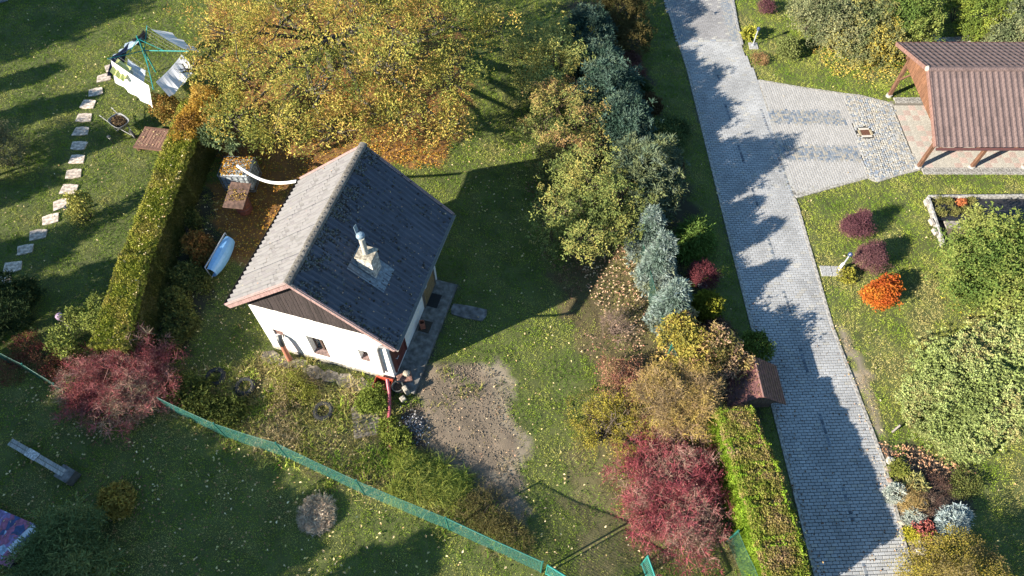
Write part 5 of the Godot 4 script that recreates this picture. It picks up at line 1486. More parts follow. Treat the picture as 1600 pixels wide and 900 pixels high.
	# rock garden beside the road
	var pale := [Color(0.28, 0.33, 0.29), Color(0.38, 0.43, 0.4), Color(0.46, 0.48, 0.42)]
	shrub("blue_dwarf_spruce", "silver grey dwarf shrub at the top of the rock bed by the road", [[Vector3(11.65, 0.12, -6.23), 0.2, 0.6], [Vector3(11.44, 0.08, -6.13), 0.13, 0.6]], 120, "needle", pale, {"shell": 0.7, "gap": 0.0, "stems": 2, "size": 0.7}, "silver dwarf shrubs in the rock bed")
	shrub("blue_dwarf_spruce", "smaller silver grey dwarf shrub in the lower rock bed", [[Vector3(11.97, 0.10, -5.55), 0.17, 0.6], [Vector3(11.81, 0.06, -5.39), 0.12, 0.6]], 100, "needle", pale, {"shell": 0.7, "gap": 0.0, "stems": 2, "size": 0.7}, "silver dwarf shrubs in the rock bed")
	shrub("blue_dwarf_spruce", "largest silver blue dwarf spruce, on the lawn side of the rock bed", [[Vector3(12.99, 0.25, -5.40), 0.3, 0.8], [Vector3(13.28, 0.25, -5.53), 0.2, 0.9], [Vector3(12.78, 0.15, -5.24), 0.2, 0.8]], 260, "needle", [Color(0.26, 0.34, 0.36), Color(0.36, 0.44, 0.46), Color(0.4, 0.46, 0.44)], {"shell": 0.6, "gap": 0.05, "stems": 3, "size": 0.9}, "silver dwarf shrubs in the rock bed")
	shrub("ornamental_grass", "tuft of straw yellow ornamental grass in the rock bed", [[Vector3(12.04, 0.04, -6.00), 0.16, 0.1]], 60, "reed", [Color(0.3, 0.2, 0.08), Color(0.42, 0.32, 0.14)], {"stems": 0, "size": 0.55, "gap": -0.3, "shell": 0.0}, "", "grass tuft")
	shrub("heather", "dark dry heather in the middle of the rock bed", [[Vector3(12.54, 0.12, -6.00), 0.3, 0.5], [Vector3(12.25, 0.10, -5.51), 0.24, 0.5], [Vector3(13.00, 0.08, -6.40), 0.32, 0.4]], 210, "twig", [Color(0.08, 0.045, 0.04), Color(0.15, 0.1, 0.08), Color(0.22, 0.17, 0.13)], {"stems": 6, "size": 0.7})
	shrub("red_leaf_plant", "little red leaved plant among the stones of the rock bed", [[Vector3(12.12, 0.08, -5.15), 0.18, 0.5]], 60, "broad", [Color(0.3, 0.07, 0.07), Color(0.42, 0.16, 0.14)], {"stems": 1})
	shrub("low_shrub", "small green cushion beside the pale boulder of the rock bed", [[Vector3(11.93, 0.10, -6.97), 0.18, 0.7]], 90, "small", [Color(0.13, 0.16, 0.03), Color(0.24, 0.25, 0.06)], {"stems": 2})
	shrub("low_shrub", "yellow green rosette plant above the straw grass tuft", [[Vector3(12.33, 0.12, -6.50), 0.22, 0.5]], 50, "big", [Color(0.25, 0.26, 0.1), Color(0.4, 0.36, 0.14)], {"stems": 1, "size": 0.7})
	shrub("low_shrub", "lemon yellow cushion plant below the red leaved plant", [[Vector3(11.81, 0.06, -5.02), 0.15, 0.5]], 70, "small", [Color(0.3, 0.28, 0.03), Color(0.42, 0.4, 0.05)], {"stems": 1})
	shrub("leafy_shrub", "dark trailing green plant running over the lawn beside the rock bed", [[Vector3(13.97, 0.10, -6.63), 0.35, 0.3], [Vector3(13.64, 0.08, -6.34), 0.3, 0.3]], 150, "small", [Color(0.08, 0.11, 0.03), Color(0.15, 0.16, 0.05)], {"stems": 3})
	shrub("yellow_bush", "yellow leaved bush with bare crown at the bottom edge right of the road", [[Vector3(12.27, 0.80, -3.94), 0.95, 0.9], [Vector3(11.61, 0.60, -3.77), 0.7], [Vector3(12.91, 0.80, -3.73), 0.8], [Vector3(11.75, 0.90, -3.07), 1.2]], 1500, "small", [Color(0.2, 0.16, 0.08), Color(0.32, 0.26, 0.07), Color(0.46, 0.39, 0.05)], {"gap": 0.15, "shell": 0.5, "stems": 14, "back": 0.8})
	# left side
	shrub("olive_shrub", "greyish shrub cut by the left edge of the picture", [[Vector3(-20.27, 0.80, -19.59), 0.9], [Vector3(-20.85, 1.00, -20.09), 0.8]], 1000, "small", [Color(0.13, 0.14, 0.08), Color(0.21, 0.21, 0.12)], {"gap": 0.05, "shell": 0.5})
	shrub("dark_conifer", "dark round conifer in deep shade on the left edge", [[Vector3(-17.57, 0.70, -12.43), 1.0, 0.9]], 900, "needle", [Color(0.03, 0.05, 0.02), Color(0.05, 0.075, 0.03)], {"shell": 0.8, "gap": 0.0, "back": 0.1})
	shrub("young_tree", "young sapling with pale yellow leaves beside the stepping stones", [[Vector3(-16.18, 0.90, -16.91), 0.35, 1.0], [Vector3(-16.36, 0.50, -16.62), 0.3, 0.9]], 130, "broad", [Color(0.22, 0.22, 0.05), Color(0.36, 0.34, 0.1)], {"gap": 0.1, "stems": 5})
	shrub("rose_bush", "straggling rose with pale green leaves at the near end of the long hedge", [[Vector3(-14.66, 0.70, -11.93), 0.4], [Vector3(-14.10, 0.80, -12.37), 0.35], [Vector3(-15.31, 0.50, -11.30), 0.3], [Vector3(-14.87, 0.50, -10.93), 0.35], [Vector3(-13.70, 1.00, -11.76), 0.4]], 330, "broad", [Color(0.12, 0.15, 0.04), Color(0.25, 0.28, 0.07)], {"gap": 0.1, "stems": 6})
	shrub("red_shrub", "low dull red shrub along the old net fence at the left", [[Vector3(-16.45, 0.30, -11.16), 0.45, 0.6], [Vector3(-15.68, 0.30, -10.80), 0.5, 0.6], [Vector3(-16.65, 0.20, -10.37), 0.5, 0.5], [Vector3(-15.12, 0.25, -10.35), 0.4, 0.6]], 330, "small", [Color(0.13, 0.04, 0.035), Color(0.22, 0.06, 0.05), Color(0.2, 0.14, 0.06)], {"stems": 4})
	shrub("creeper", "golden orange creeper sprawling over the far end of the long hedge", [[Vector3(-12.53, 1.70, -20.44), 0.5, 0.4], [Vector3(-12.42, 1.75, -21.09), 0.5, 0.4], [Vector3(-12.64, 1.65, -19.80), 0.4, 0.3], [Vector3(-12.26, 1.80, -21.58), 0.5, 0.4]], 700, "broad", [Color(0.28, 0.16, 0.05), Color(0.48, 0.3, 0.05), Color(0.56, 0.4, 0.12)], {"gap": 0.1, "stems": 5, "size": 0.8, "back": 0.8}, "", "climbing plant")
	shrub("elder", "big leaved green elder shoots between hedge and water tank", [[Vector3(-11.16, 2.00, -19.79), 0.45, 0.7], [Vector3(-10.71, 1.70, -19.18), 0.35, 0.6], [Vector3(-11.64, 1.60, -19.68), 0.4, 0.7]], 110, "big", [Color(0.1, 0.14, 0.06), Color(0.2, 0.24, 0.12)], {"stems": 4})
	shrub("small_maple", "small orange leaved sapling behind the wooden deck", [[Vector3(-14.28, 0.80, -22.10), 0.5, 0.9], [Vector3(-14.52, 0.40, -21.96), 0.3]], 200, "broad", [Color(0.25, 0.13, 0.05), Color(0.36, 0.22, 0.06), Color(0.2, 0.19, 0.05)], {"stems": 5, "gap": 0.1})
	shrub("rust_shrub", "rusty brown shrub beside the blue tub", [[Vector3(-11.55, 0.40, -15.30), 0.42, 0.8], [Vector3(-11.35, 0.20, -14.92), 0.3]], 330, "broad", [Color(0.16, 0.07, 0.03), Color(0.27, 0.13, 0.04), Color(0.2, 0.17, 0.05)], {"stems": 5})
	shrub("weeds", "dark rank weeds at the foot of the long hedge", [[Vector3(-11.80, 0.20, -14.08), 0.5, 0.5], [Vector3(-11.87, 0.20, -12.99), 0.5, 0.5], [Vector3(-11.39, 0.20, -11.96), 0.5, 0.5], [Vector3(-11.27, 0.20, -13.80), 0.4, 0.5], [Vector3(-11.70, 0.20, -11.46), 0.4, 0.5], [Vector3(-12.29, 0.20, -16.55), 0.4, 0.5]], 800, "broad", [Color(0.06, 0.08, 0.025), Color(0.11, 0.12, 0.04), Color(0.2, 0.19, 0.05)], {"gap": 0.1, "stems": 5})
	shrub("weeds", "tangled dark weeds between the long net fence and the left tyre", [[Vector3(-10.00, 0.15, -9.25), 0.6, 0.4], [Vector3(-9.10, 0.15, -8.91), 0.5, 0.4], [Vector3(-10.71, 0.15, -9.58), 0.5, 0.4]], 600, "broad", [Color(0.07, 0.09, 0.025), Color(0.13, 0.15, 0.04)], {"gap": 0.15, "stems": 5})
	shrub("phlox", "yellow green flowering clump with faded pinkish heads before the cottage", [[Vector3(-7.20, 0.40, -9.70), 0.45, 0.9], [Vector3(-7.38, 0.20, -9.22), 0.42, 0.6], [Vector3(-6.74, 0.20, -9.52), 0.4, 0.6], [Vector3(-7.76, 0.15, -9.54), 0.3, 0.6]], 430, "small", [Color(0.13, 0.15, 0.03), Color(0.26, 0.27, 0.05), Color(0.34, 0.24, 0.17)], {"stems": 16, "gap": 0.2, "shell": 0.1, "lump": 1.0})
	shrub("green_clump", "fresh green leafy clump beside the red crate", [[Vector3(-4.52, 0.20, -9.29), 0.4, 0.6], [Vector3(-4.74, 0.12, -9.10), 0.3, 0.5]], 380, "broad", [Color(0.11, 0.15, 0.03), Color(0.2, 0.24, 0.05)], {"stems": 3, "size": 0.7})
	shrub("green_clump", "green weed clump where the red hose reaches the ground", [[Vector3(-3.82, 0.15, -8.22), 0.35, 0.5], [Vector3(-3.53, 0.12, -7.85), 0.35, 0.5]], 260, "broad", [Color(0.13, 0.17, 0.03), Color(0.24, 0.27, 0.06)], {"stems": 3, "size": 0.7})
	shrub("grass_clump", "tall fresh green grass clump between the bare bed and the net fence", [[Vector3(-2.65, 0.04, -6.55), 0.62, 0.05], [Vector3(-1.86, 0.04, -6.41), 0.5, 0.05], [Vector3(-3.28, 0.04, -6.35), 0.42, 0.05], [Vector3(-3.18, 0.04, -7.09), 0.36, 0.05]], 330, "reed", [Color(0.18, 0.24, 0.05), Color(0.32, 0.36, 0.07), Color(0.42, 0.4, 0.12)], {"stems": 0, "gap": 0.0, "shell": 0.0, "size": 0.6, "up": 1.5}, "", "grass clump")
	shrub("dry_weeds", "dry brownish weeds at the lower corner of the bare bed", [[Vector3(-0.77, 0.10, -5.66), 0.6, 0.4], [Vector3(0.0, 0.10, -4.92), 0.5, 0.4], [Vector3(-1.35, 0.10, -5.85), 0.4, 0.4]], 420, "twig", [Color(0.13, 0.11, 0.05), Color(0.2, 0.17, 0.07), Color(0.17, 0.18, 0.05)], {"stems": 8, "gap": 0.15})
	shrub("bare_shrub", "bare grey twigged shrub on the pinkish lawn beside the net fence", [[Vector3(3.50, 0.40, -11.85), 0.5, 0.8]], 60, "twig", [Color(0.2, 0.15, 0.12), Color(0.28, 0.2, 0.16)], {"stems": 22, "bark": Color(0.22, 0.16, 0.13)})
	shrub("yellow_shrub", "small yellow shrub with bare twigs on the shaded lower left lawn", [[Vector3(-11.86, 0.25, -6.00), 0.4, 0.7]], 260, "broad", [Color(0.22, 0.17, 0.05), Color(0.38, 0.28, 0.06)], {"stems": 14})
	shrub("spruce_bush", "bushy dark green spruce in the bottom left corner", [[Vector3(-12.61, 0.90, -4.56), 0.85, 0.9], [Vector3(-12.91, 0.70, -4.09), 0.8], [Vector3(-12.16, 0.60, -4.11), 0.8], [Vector3(-12.30, 1.30, -4.82), 0.5]], 900, "spruce", [Color(0.080, 0.120, 0.048), Color(0.144, 0.192, 0.072), Color(0.224, 0.256, 0.096)], {"shell": 0.7, "gap": 0.0, "size": 1.2, "up": 0.6, "back": 0.1})

# ---------------------------------------------------------------- things about the yard
func build_yard():
	# white intermediate bulk tank in its wire cage, leaves on top
	var c: Vector3 = ground(Vector3(-10.64, 1.00, -18.57))
	var t := thing("water_tank", "pale plastic water tank in a wire cage, its top covered in leaves", "water tank", c, -0.06)
	var m := Mb.new()
	m.bx(Vector3(-0.56, 0.14, -0.48), Vector3(0.56, 0.98, 0.48), 0.06)
	part(t, "tank", m, mat("tank", Color(0.5, 0.56, 0.6), 0.4, "blotch", 1.0))
	var steel := mat("cage", Color(0.13, 0.14, 0.16), 0.45, "")
	for s in [-1, 1]:
		m = Mb.new()
		for k in 6: m.tube([Vector3(-0.58 + 0.232 * k, 0.12, s * 0.5), Vector3(-0.58 + 0.232 * k, 1.0, s * 0.5)], 0.012, 5)
		for k in 5: m.tube([Vector3(-0.6, 0.14 + 0.21 * k, s * 0.51), Vector3(0.6, 0.14 + 0.21 * k, s * 0.51)], 0.012, 5)
		part(t, "cage_side", m, steel)
		m = Mb.new()
		for k in 5: m.tube([Vector3(s * 0.6, 0.12, -0.46 + 0.23 * k), Vector3(s * 0.6, 1.0, -0.46 + 0.23 * k)], 0.012, 5)
		for k in 5: m.tube([Vector3(s * 0.61, 0.14 + 0.21 * k, -0.5), Vector3(s * 0.61, 0.14 + 0.21 * k, 0.5)], 0.012, 5)
		part(t, "cage_side", m, steel)
	m = Mb.new()
	for k in 3: m.bx(Vector3(-0.6, 0.0, -0.46 + k * 0.42), Vector3(0.6, 0.12, -0.38 + k * 0.42), 0.01)
	part(t, "pallet", m, mat("pallet", Color(0.2, 0.15, 0.1), 0.9, "wood", 1.5))
	m = Mb.new()
	m.lathe([Vector2(0.14, 0.97), Vector2(0.14, 1.02), Vector2(0.0, 1.03)], 12, Transform3D(Basis(), Vector3(0.3, 0, 0.1)))
	part(t, "lid", m, mat("tank_lid", Color(0.3, 0.33, 0.36), 0.5, "speck", 2.0))
	# white pipe swinging from the left gutter to the tank
	m = Mb.new()
	var pts: Array = []
	var p0: Vector3 = Vector3(-10.47, 1.25, -18.38)
	var p1: Vector3 = Vector3(-9.42, 1.60, -17.37)
	var p2: Vector3 = Vector3(-8.51, 2.05, -16.74)
	var p3: Vector3 = Vector3(-7.44, 2.85, -16.23)
	for i in 17:
		var k := i / 16.0
		pts.append(p0.cubic_interpolate(p3, p0 - (p1 - p0), p3 + (p3 - p2), k) if false else p0.bezier_interpolate(p1 + (p1 - p0) * 0.3, p2, p3, k))
	m.tube(pts, 0.055, 8)
	solo("rain_pipe", m, mat("white_pipe", Color(0.8, 0.8, 0.8), 0.4, ""), "curved white plastic pipe leading from the roof gutter to the water tank", "pipe")
	# rusty barrel with a board on it
	var b: Vector3 = ground(Vector3(-10.34, 0.40, -17.23))
	t = thing("barrel", "rust red barrel under a leaf strewn board beside the water tank", "barrel", b)
	m = Mb.new()
	m.lathe([Vector2(0.0, 0.0), Vector2(0.3, 0.0), Vector2(0.31, 0.28), Vector2(0.3, 0.3), Vector2(0.31, 0.55), Vector2(0.3, 0.82), Vector2(0.27, 0.84), Vector2(0.26, 0.4), Vector2(0.0, 0.4)], 18)
	part(t, "drum", m, mat("barrel", Color(0.2, 0.06, 0.04), 0.7, "blotch", 1.5))
	for h in [0.28, 0.56]:
		m = Mb.new()
		m.lathe([Vector2(0.305, h - 0.02), Vector2(0.325, h), Vector2(0.305, h + 0.02)], 18)
		part(t, "hoop", m, mat("barrel_hoop", Color(0.16, 0.06, 0.05), 0.6, "speck", 2.0))
	m = Mb.new()
	m.box(Transform3D(Basis(UP, -0.12) * Basis(Vector3.RIGHT, 0.12), ground(Vector3(-10.34, 0.90, -17.19)) + Vector3(0, 0.93, 0)), Vector3(0.8, 0.04, 1.15), 0.012)
	solo("board", m, mat("lid_board", Color(0.17, 0.1, 0.075), 0.9, "moss", 1.2), "brown board laid over the barrel beside the water tank, fallen leaves on it", "board")
	# blue tub on its side
	c = Vector3(-10.71, 0.0, -14.83)
	t = thing("blue_tub", "blue plastic tub standing on its long side in the grass by the cottage", "tub", c, deg_to_rad(-14))
	m = Mb.new()
	var lr: Array = []
	for i in 11:
		var a := PI * i / 10.0
		lr.append(Vector2(0.62 * cos(a), 0.0 + 0.42 * pow(sin(a), 0.6)))
	# the hull's half rings, opening to the left
	for k in 6:
		var z0 := -0.75 + 0.25 * k
		var z1 := z0 + 0.25
		var f0 := pow(cos((z0) / 0.75 * 1.2), 0.35)
		var f1 := pow(cos((z1) / 0.75 * 1.2), 0.35)
		for i in 8:
			var a := PI * i / 8.0 - PI * 0.5
			var a2 := PI * (i + 1) / 8.0 - PI * 0.5
			var q := func(an, f, z): return Vector3(0.36 * pow(cos(an), 0.7) * f, 0.34 + 0.34 * sin(an) * f, z)
			m.quad(q.call(a, f0, z0), q.call(a2, f0, z0), q.call(a2, f1, z1), q.call(a, f1, z1), Vector3(1, 0, 0))
	part(t, "shell", m, mat("blue_plastic", Color(0.2, 0.42, 0.72), 0.4, "soft", 1.0))
	m = Mb.new()
	m.tube([Vector3(-0.02, 0.05, -0.8), Vector3(-0.02, 0.68, -0.8), Vector3(-0.02, 0.7, 0.78), Vector3(-0.02, 0.03, 0.78), Vector3(-0.02, 0.05, -0.8)], 0.028, 6)
	part(t, "rim", m, mat("tub_rim", Color(0.4, 0.45, 0.52), 0.5, "speck", 2.0))
	# red drain pipe with a black elbow at the front wall
	t = thing("drain_pipe", "terracotta coloured drain pipe with a black elbow at the cottage front", "pipe", Vector3(-7.52, 0.0, -10.76))
	m = Mb.new()
	m.tube([Vector3(0, -0.1, 0), Vector3(0, 0.5, -0.02), Vector3(0, 1.05, -0.06)], 0.085, 12)
	part(t, "pipe", m, mat("terracotta_pipe", Color(0.44, 0.17, 0.11), 0.55, "soft", 2.0))
	m = Mb.new()
	m.tube([Vector3(0, 1.0, -0.06), Vector3(0.0, 1.18, -0.08), Vector3(-0.02, 1.27, -0.12), Vector3(-0.05, 1.31, -0.24)], 0.092, 12)
	part(t, "elbow", m, mat("black_plastic", Color(0.03, 0.035, 0.04), 0.4, ""))
	# pink red hose from the downpipe into the weeds
	m = Mb.new()
	m.tube([Vector3(-4.06, 0.55, -9.81), Vector3(-3.99, 0.35, -9.45), Vector3(-3.96, 0.12, -8.92), Vector3(-3.96, 0.06, -8.47), Vector3(-3.95, 0.05, -8.08), Vector3(-3.79, 0.03, -7.63)], 0.06, 9)
	var hose := solo("drain_hose", m, mat("red_hose", Color(0.5, 0.1, 0.14), 0.45, "blotch", 3.0), "long pinkish red drain hose running from the downpipe into the weeds", "hose")
	# red crate
	t = thing("red_crate", "open red plastic crate at the front right corner of the cottage", "crate", Vector3(-4.24, 0.0, -9.77), deg_to_rad(-14))
	var rm := mat("red_plastic", Color(0.5, 0.07, 0.03), 0.45, "blotch", 2.0)
	m = Mb.new()
	m.bx(Vector3(-0.28, 0.0, -0.18), Vector3(0.28, 0.03, 0.18))
	part(t, "bottom", m, mat("red_plastic_dark", Color(0.2, 0.05, 0.03), 0.7, "speck", 3.0))
	for s in [-1, 1]:
		m = Mb.new()
		m.bx(Vector3(-0.28, 0.03, s * 0.185 - 0.012), Vector3(0.28, 0.3, s * 0.185 + 0.012), 0.005)
		m.bx(Vector3(-0.3, 0.301, s * 0.195 - 0.022), Vector3(0.3, 0.325, s * 0.195 + 0.022), 0.005)
		part(t, "side", m, rm)
		m = Mb.new()
		m.bx(Vector3(s * 0.285 - 0.012, 0.03, -0.172), Vector3(s * 0.285 + 0.012, 0.298, 0.172), 0.005)
		part(t, "side", m, rm)
	# stones, bricks and pot at the corner
	m = Mb.new()
	m.box(Transform3D(Basis(UP, 0.3), Vector3(-3.56, 0.0, -10.02) + Vector3(0, 0.2, 0)), Vector3(0.5, 0.12, 0.34), 0.02)
	solo("clay_block", m, mat("clay_block", Color(0.32, 0.17, 0.13), 0.9, "moss", 2.0), "pinkish clay block lying on the corner of the concrete walk", "block")
	boulder("stone", "pale rounded stone resting on the clay block", Vector3(-3.48, 0.0, -10.11) + Vector3(0, 0.33, 0), Vector3(0.13, 0.09, 0.12), Color(0.5, 0.45, 0.36))
	for d in [[Vector3(-3.46, 0.0, -9.56), 0.5, "upright pale kerb stone leaning at the corner of the walk", Vector3(0.16, 0.44, 0.2)], [Vector3(-3.63, 0.0, -9.61), 0.2, "reddish brick lying between walk and pot", Vector3(0.24, 0.12, 0.13)], [Vector3(-3.57, 0.0, -9.31), 0.7, "small pale grey paving cube at the edge of the bare bed", Vector3(0.19, 0.18, 0.18)]]:
		m = Mb.new()
		var col := Color(0.46, 0.42, 0.35) if d[3].y > 0.15 else Color(0.42, 0.26, 0.18)
		m.box(Transform3D(Basis(UP, d[1]) * Basis(Vector3.BACK, 0.12), d[0] + Vector3(0, d[3].y * 0.45, 0)), d[3], 0.025)
		solo("loose_block", m, mat("loose_%f" % col.r, col, 0.9, "moss", 2.5), d[2], "block", "loose blocks at the cottage corner")
	t = thing("plant_pot", "round grey pot between the red crate and the walk", "pot", Vector3(-3.75, 0.0, -9.67))
	m = Mb.new()
	m.lathe([Vector2(0.0, 0.0), Vector2(0.13, 0.0), Vector2(0.19, 0.28), Vector2(0.2, 0.3), Vector2(0.17, 0.3), Vector2(0.15, 0.2)], 16)
	part(t, "pot", m, mat("grey_pot", Color(0.12, 0.13, 0.12), 0.7, "moss", 3.0))
	m = Mb.new()
	m.lathe([Vector2(0.0, 0.24), Vector2(0.16, 0.22)], 12)
	part(t, "soil", m, mat("pot_soil", Color(0.07, 0.05, 0.035), 1.0, "speck", 6.0))
	# mat, terracotta flue tile on a dark plate, step slab
	m = Mb.new()
	m.prism(PackedVector2Array([house_point(4.5, 2.95), house_point(4.88, 2.95), house_point(4.88, 3.5), house_point(4.5, 3.5)]), 0.12, 0.138)
	solo("doormat", m, mat("doormat", Color(0.03, 0.03, 0.032), 1.0, "speck", 12.0), "black doormat lying on the walk before the cottage door", "doormat")
	m = Mb.new()
	m.prism(PackedVector2Array([house_point(4.56, 1.92), house_point(4.94, 1.92), house_point(4.94, 2.36), house_point(4.56, 2.36)]), 0.12, 0.15)
	solo("drain_plate", m, mat("drain_plate", Color(0.065, 0.05, 0.035), 0.9, "speck", 6.0), "dark square plate on the walk under the terracotta flue tile", "plate")
	var pc := house_point(4.68, 2.08)
	t = thing("flue_tile", "open terracotta flue tile standing on the dark plate by the wall", "flue tile", Vector3(pc.x, 0.15, pc.y), 0.2)
	m = Mb.new()
	for s in [-1, 1]:
		m.bx(Vector3(-0.08, 0, s * 0.075 - 0.012), Vector3(0.08, 0.36, s * 0.075 + 0.012), 0.004)
		m.bx(Vector3(s * 0.075 - 0.012, 0, -0.062), Vector3(s * 0.075 + 0.012, 0.358, 0.062), 0.004)
	part(t, "shaft", m, mat("terracotta", Color(0.42, 0.15, 0.09), 0.85, "blotch", 3.0))
	var sp := PackedVector2Array()
	for q in [[5.36, 3.35], [5.9, 3.42], [6.58, 3.44], [6.63, 3.2], [6.55, 2.97], [5.95, 2.9], [5.42, 2.93], [5.34, 3.1]]: sp.append(house_point(q[0], q[1]))
	m = Mb.new()
	m.prism(sp, -0.06, 0.035)
	tag(solo("step_slab", m, mat("step_slab", Color(0.21, 0.2, 0.2), 0.95, "moss", 0.8), "worn grey concrete slab in the shaded lawn before the walk", "slab"), "", "", "", "structure")
	# corrugated sheet on the ground, heap of ash, old tyres, hay
	m = Mb.new()
	var o: Vector3 = Vector3(-4.71, 0.0, -8.60)
	for i in 40:
		var x := -0.55 + i * 0.028
		var f := func(q): return Vector3(q, 0.05 + 0.022 * cos(q * 42.0), 0)
		m.quad(f.call(x) + Vector3(0, 0, -0.42), f.call(x + 0.028) + Vector3(0, 0, -0.42), f.call(x + 0.028) + Vector3(0.0, 0, 0.42), f.call(x) + Vector3(0, 0, 0.42), UP)
	solo("corrugated_sheet", m, mat("asbestos", Color(0.3, 0.26, 0.22), 0.95, "moss", 1.5), "grey corrugated sheet lying in the weeds beside the red hose", "sheet", "", Transform3D(Basis(UP, -1.35), o))
	t = thing("ash_heap", "heap of white and charcoal ash at the edge of the bare bed", "ash heap", Vector3(-3.09, 0.0, -8.45))
	m = Mb.new()
	heap(m, 0.36, 0.12, 9)
	part(t, "heap", m, mat("ash", Color(0.13, 0.115, 0.11), 1.0, "moss", 3.0))
	var xf: Array = []
	var cols := PackedColorArray()
	for i in 420:
		var ax := rng.randfn() * 0.22
		var az := rng.randfn() * 0.26 + (0.25 if ax > 0.0 else -0.1)
		xf.append(Transform3D(facing(Vector3(rng.randfn(), 1.2, rng.randfn()), rng.randf_range(0.025, 0.08)), Vector3(ax, maxf(0.02, 0.13 - 0.5 * (ax * ax + az * az)) + rng.randf() * 0.03, az)))
		cols.append(pick([Color(0.05, 0.05, 0.06), Color(0.16, 0.14, 0.12), Color(0.3, 0.3, 0.32), Color(0.62, 0.64, 0.68)], rng.randf()))
	many(t, "flakes", sprig("fallen"), leaf_mat("leaf_0.0", 0.0), xf, cols)
	var tyre0: Node3D = null
	for d in [[Vector3(-9.88, 0.0, -10.11), 0.36, "left dark old tyre lying flat near the barberry, leaves inside", 0.0], [Vector3(-8.82, 0.0, -9.77), 0.36, "dark old tyre lying near the left tyre, half filled with leaves", 0.5], [Vector3(-6.11, 0.0, -8.91), 0.33, "weathered pale tyre sunk in the weeds before the cottage", 1.2]]:
		if tyre0 == null:
			tyre0 = thing("old_tyre", d[2], "tyre", d[0] - Vector3(0, 0.05, 0), d[3], "old tyres in the rough grass")
			m = Mb.new()
			m.lathe([Vector2(0.2, 0.02), Vector2(0.27, 0.0), Vector2(0.335, 0.03), Vector2(0.36, 0.09), Vector2(0.335, 0.155), Vector2(0.27, 0.185), Vector2(0.2, 0.165), Vector2(0.19, 0.14), Vector2(0.27, 0.12), Vector2(0.3, 0.09)], 24)
			part(tyre0, "tyre", m, mat("rubber", Color(0.03, 0.032, 0.037), 0.8, "speck", 3.0))
			m = Mb.new()
			m.lathe([Vector2(0.0, 0.06), Vector2(0.12, 0.07), Vector2(0.28, 0.05)], 14)
			part(tyre0, "filling", m, mat("tyre_soil", Color(0.13, 0.11, 0.05), 1.0, "speck", 6.0))
		else:
			copy(tyre0, d[0] - Vector3(0, 0.06, 0), d[3], d[2])
	t = thing("hay_heap", "small heap of bleached dry grass on the shaded lawn below the net fence", "hay heap", Vector3(-5.84, 0.0, -5.63))
	m = Mb.new()
	heap(m, 0.5, 0.2, 12)
	part(t, "heap", m, mat("hay", Color(0.36, 0.28, 0.21), 1.0, "speck", 3.0))
	xf = []; cols = PackedColorArray()
	for i in 330:
		var r := 0.56 * sqrt(rng.randf())
		var a := rng.randf() * TAU
		xf.append(Transform3D(facing(Vector3(rng.randfn() * 1.4, 0.25, rng.randfn() * 1.4), rng.randf_range(0.45, 0.8)), Vector3(cos(a) * r, 0.2 * (1.0 - pow(r / 0.6, 2.0)), sin(a) * r)))
		cols.append(pick([Color(0.4, 0.31, 0.22), Color(0.6, 0.47, 0.36), Color(0.75, 0.62, 0.48)], rng.randf()))
	many(t, "stalks", sprig("meadow"), leaf_mat("leaf_0.2", 0.2), xf, cols)

func heap(m: Mb, r: float, h: float, seg: int):
	var pr: Array = []
	for i in 7:
		var k := i / 6.0
		pr.append(Vector2(r * (1.0 - k), h * (1.0 - pow(1.0 - k, 2.0)) - 0.02))
	m.lathe(pr, seg + 6)

func boulder(called: String, label: String, at: Vector3, s: Vector3, col: Color, group := ""):
	var m := Mb.new()
	var seg := 9
	var rings := 6
	var f := func(i, k):
		var th: float = PI * i / rings
		var ph: float = TAU * (k % seg) / seg
		var d := Vector3(sin(th) * cos(ph), cos(th), sin(th) * sin(ph))
		return d * s * (1.0 + 0.3 * noise_a.get_noise_3dv(d * 90.0 + at * 50.0))
	for i in rings:
		for k in seg:
			m.quad(f.call(i, k), f.call(i, k + 1), f.call(i + 1, k + 1), f.call(i + 1, k), ((f.call(i, k) as Vector3) + f.call(i + 1, k + 1)) + Vector3(0.001, 0, 0))
	solo(called, m, mat("stone_%.2f_%.2f" % [col.r, col.b], col, 0.9, "moss", 2.5, 0.4), label, "stone", group, at)

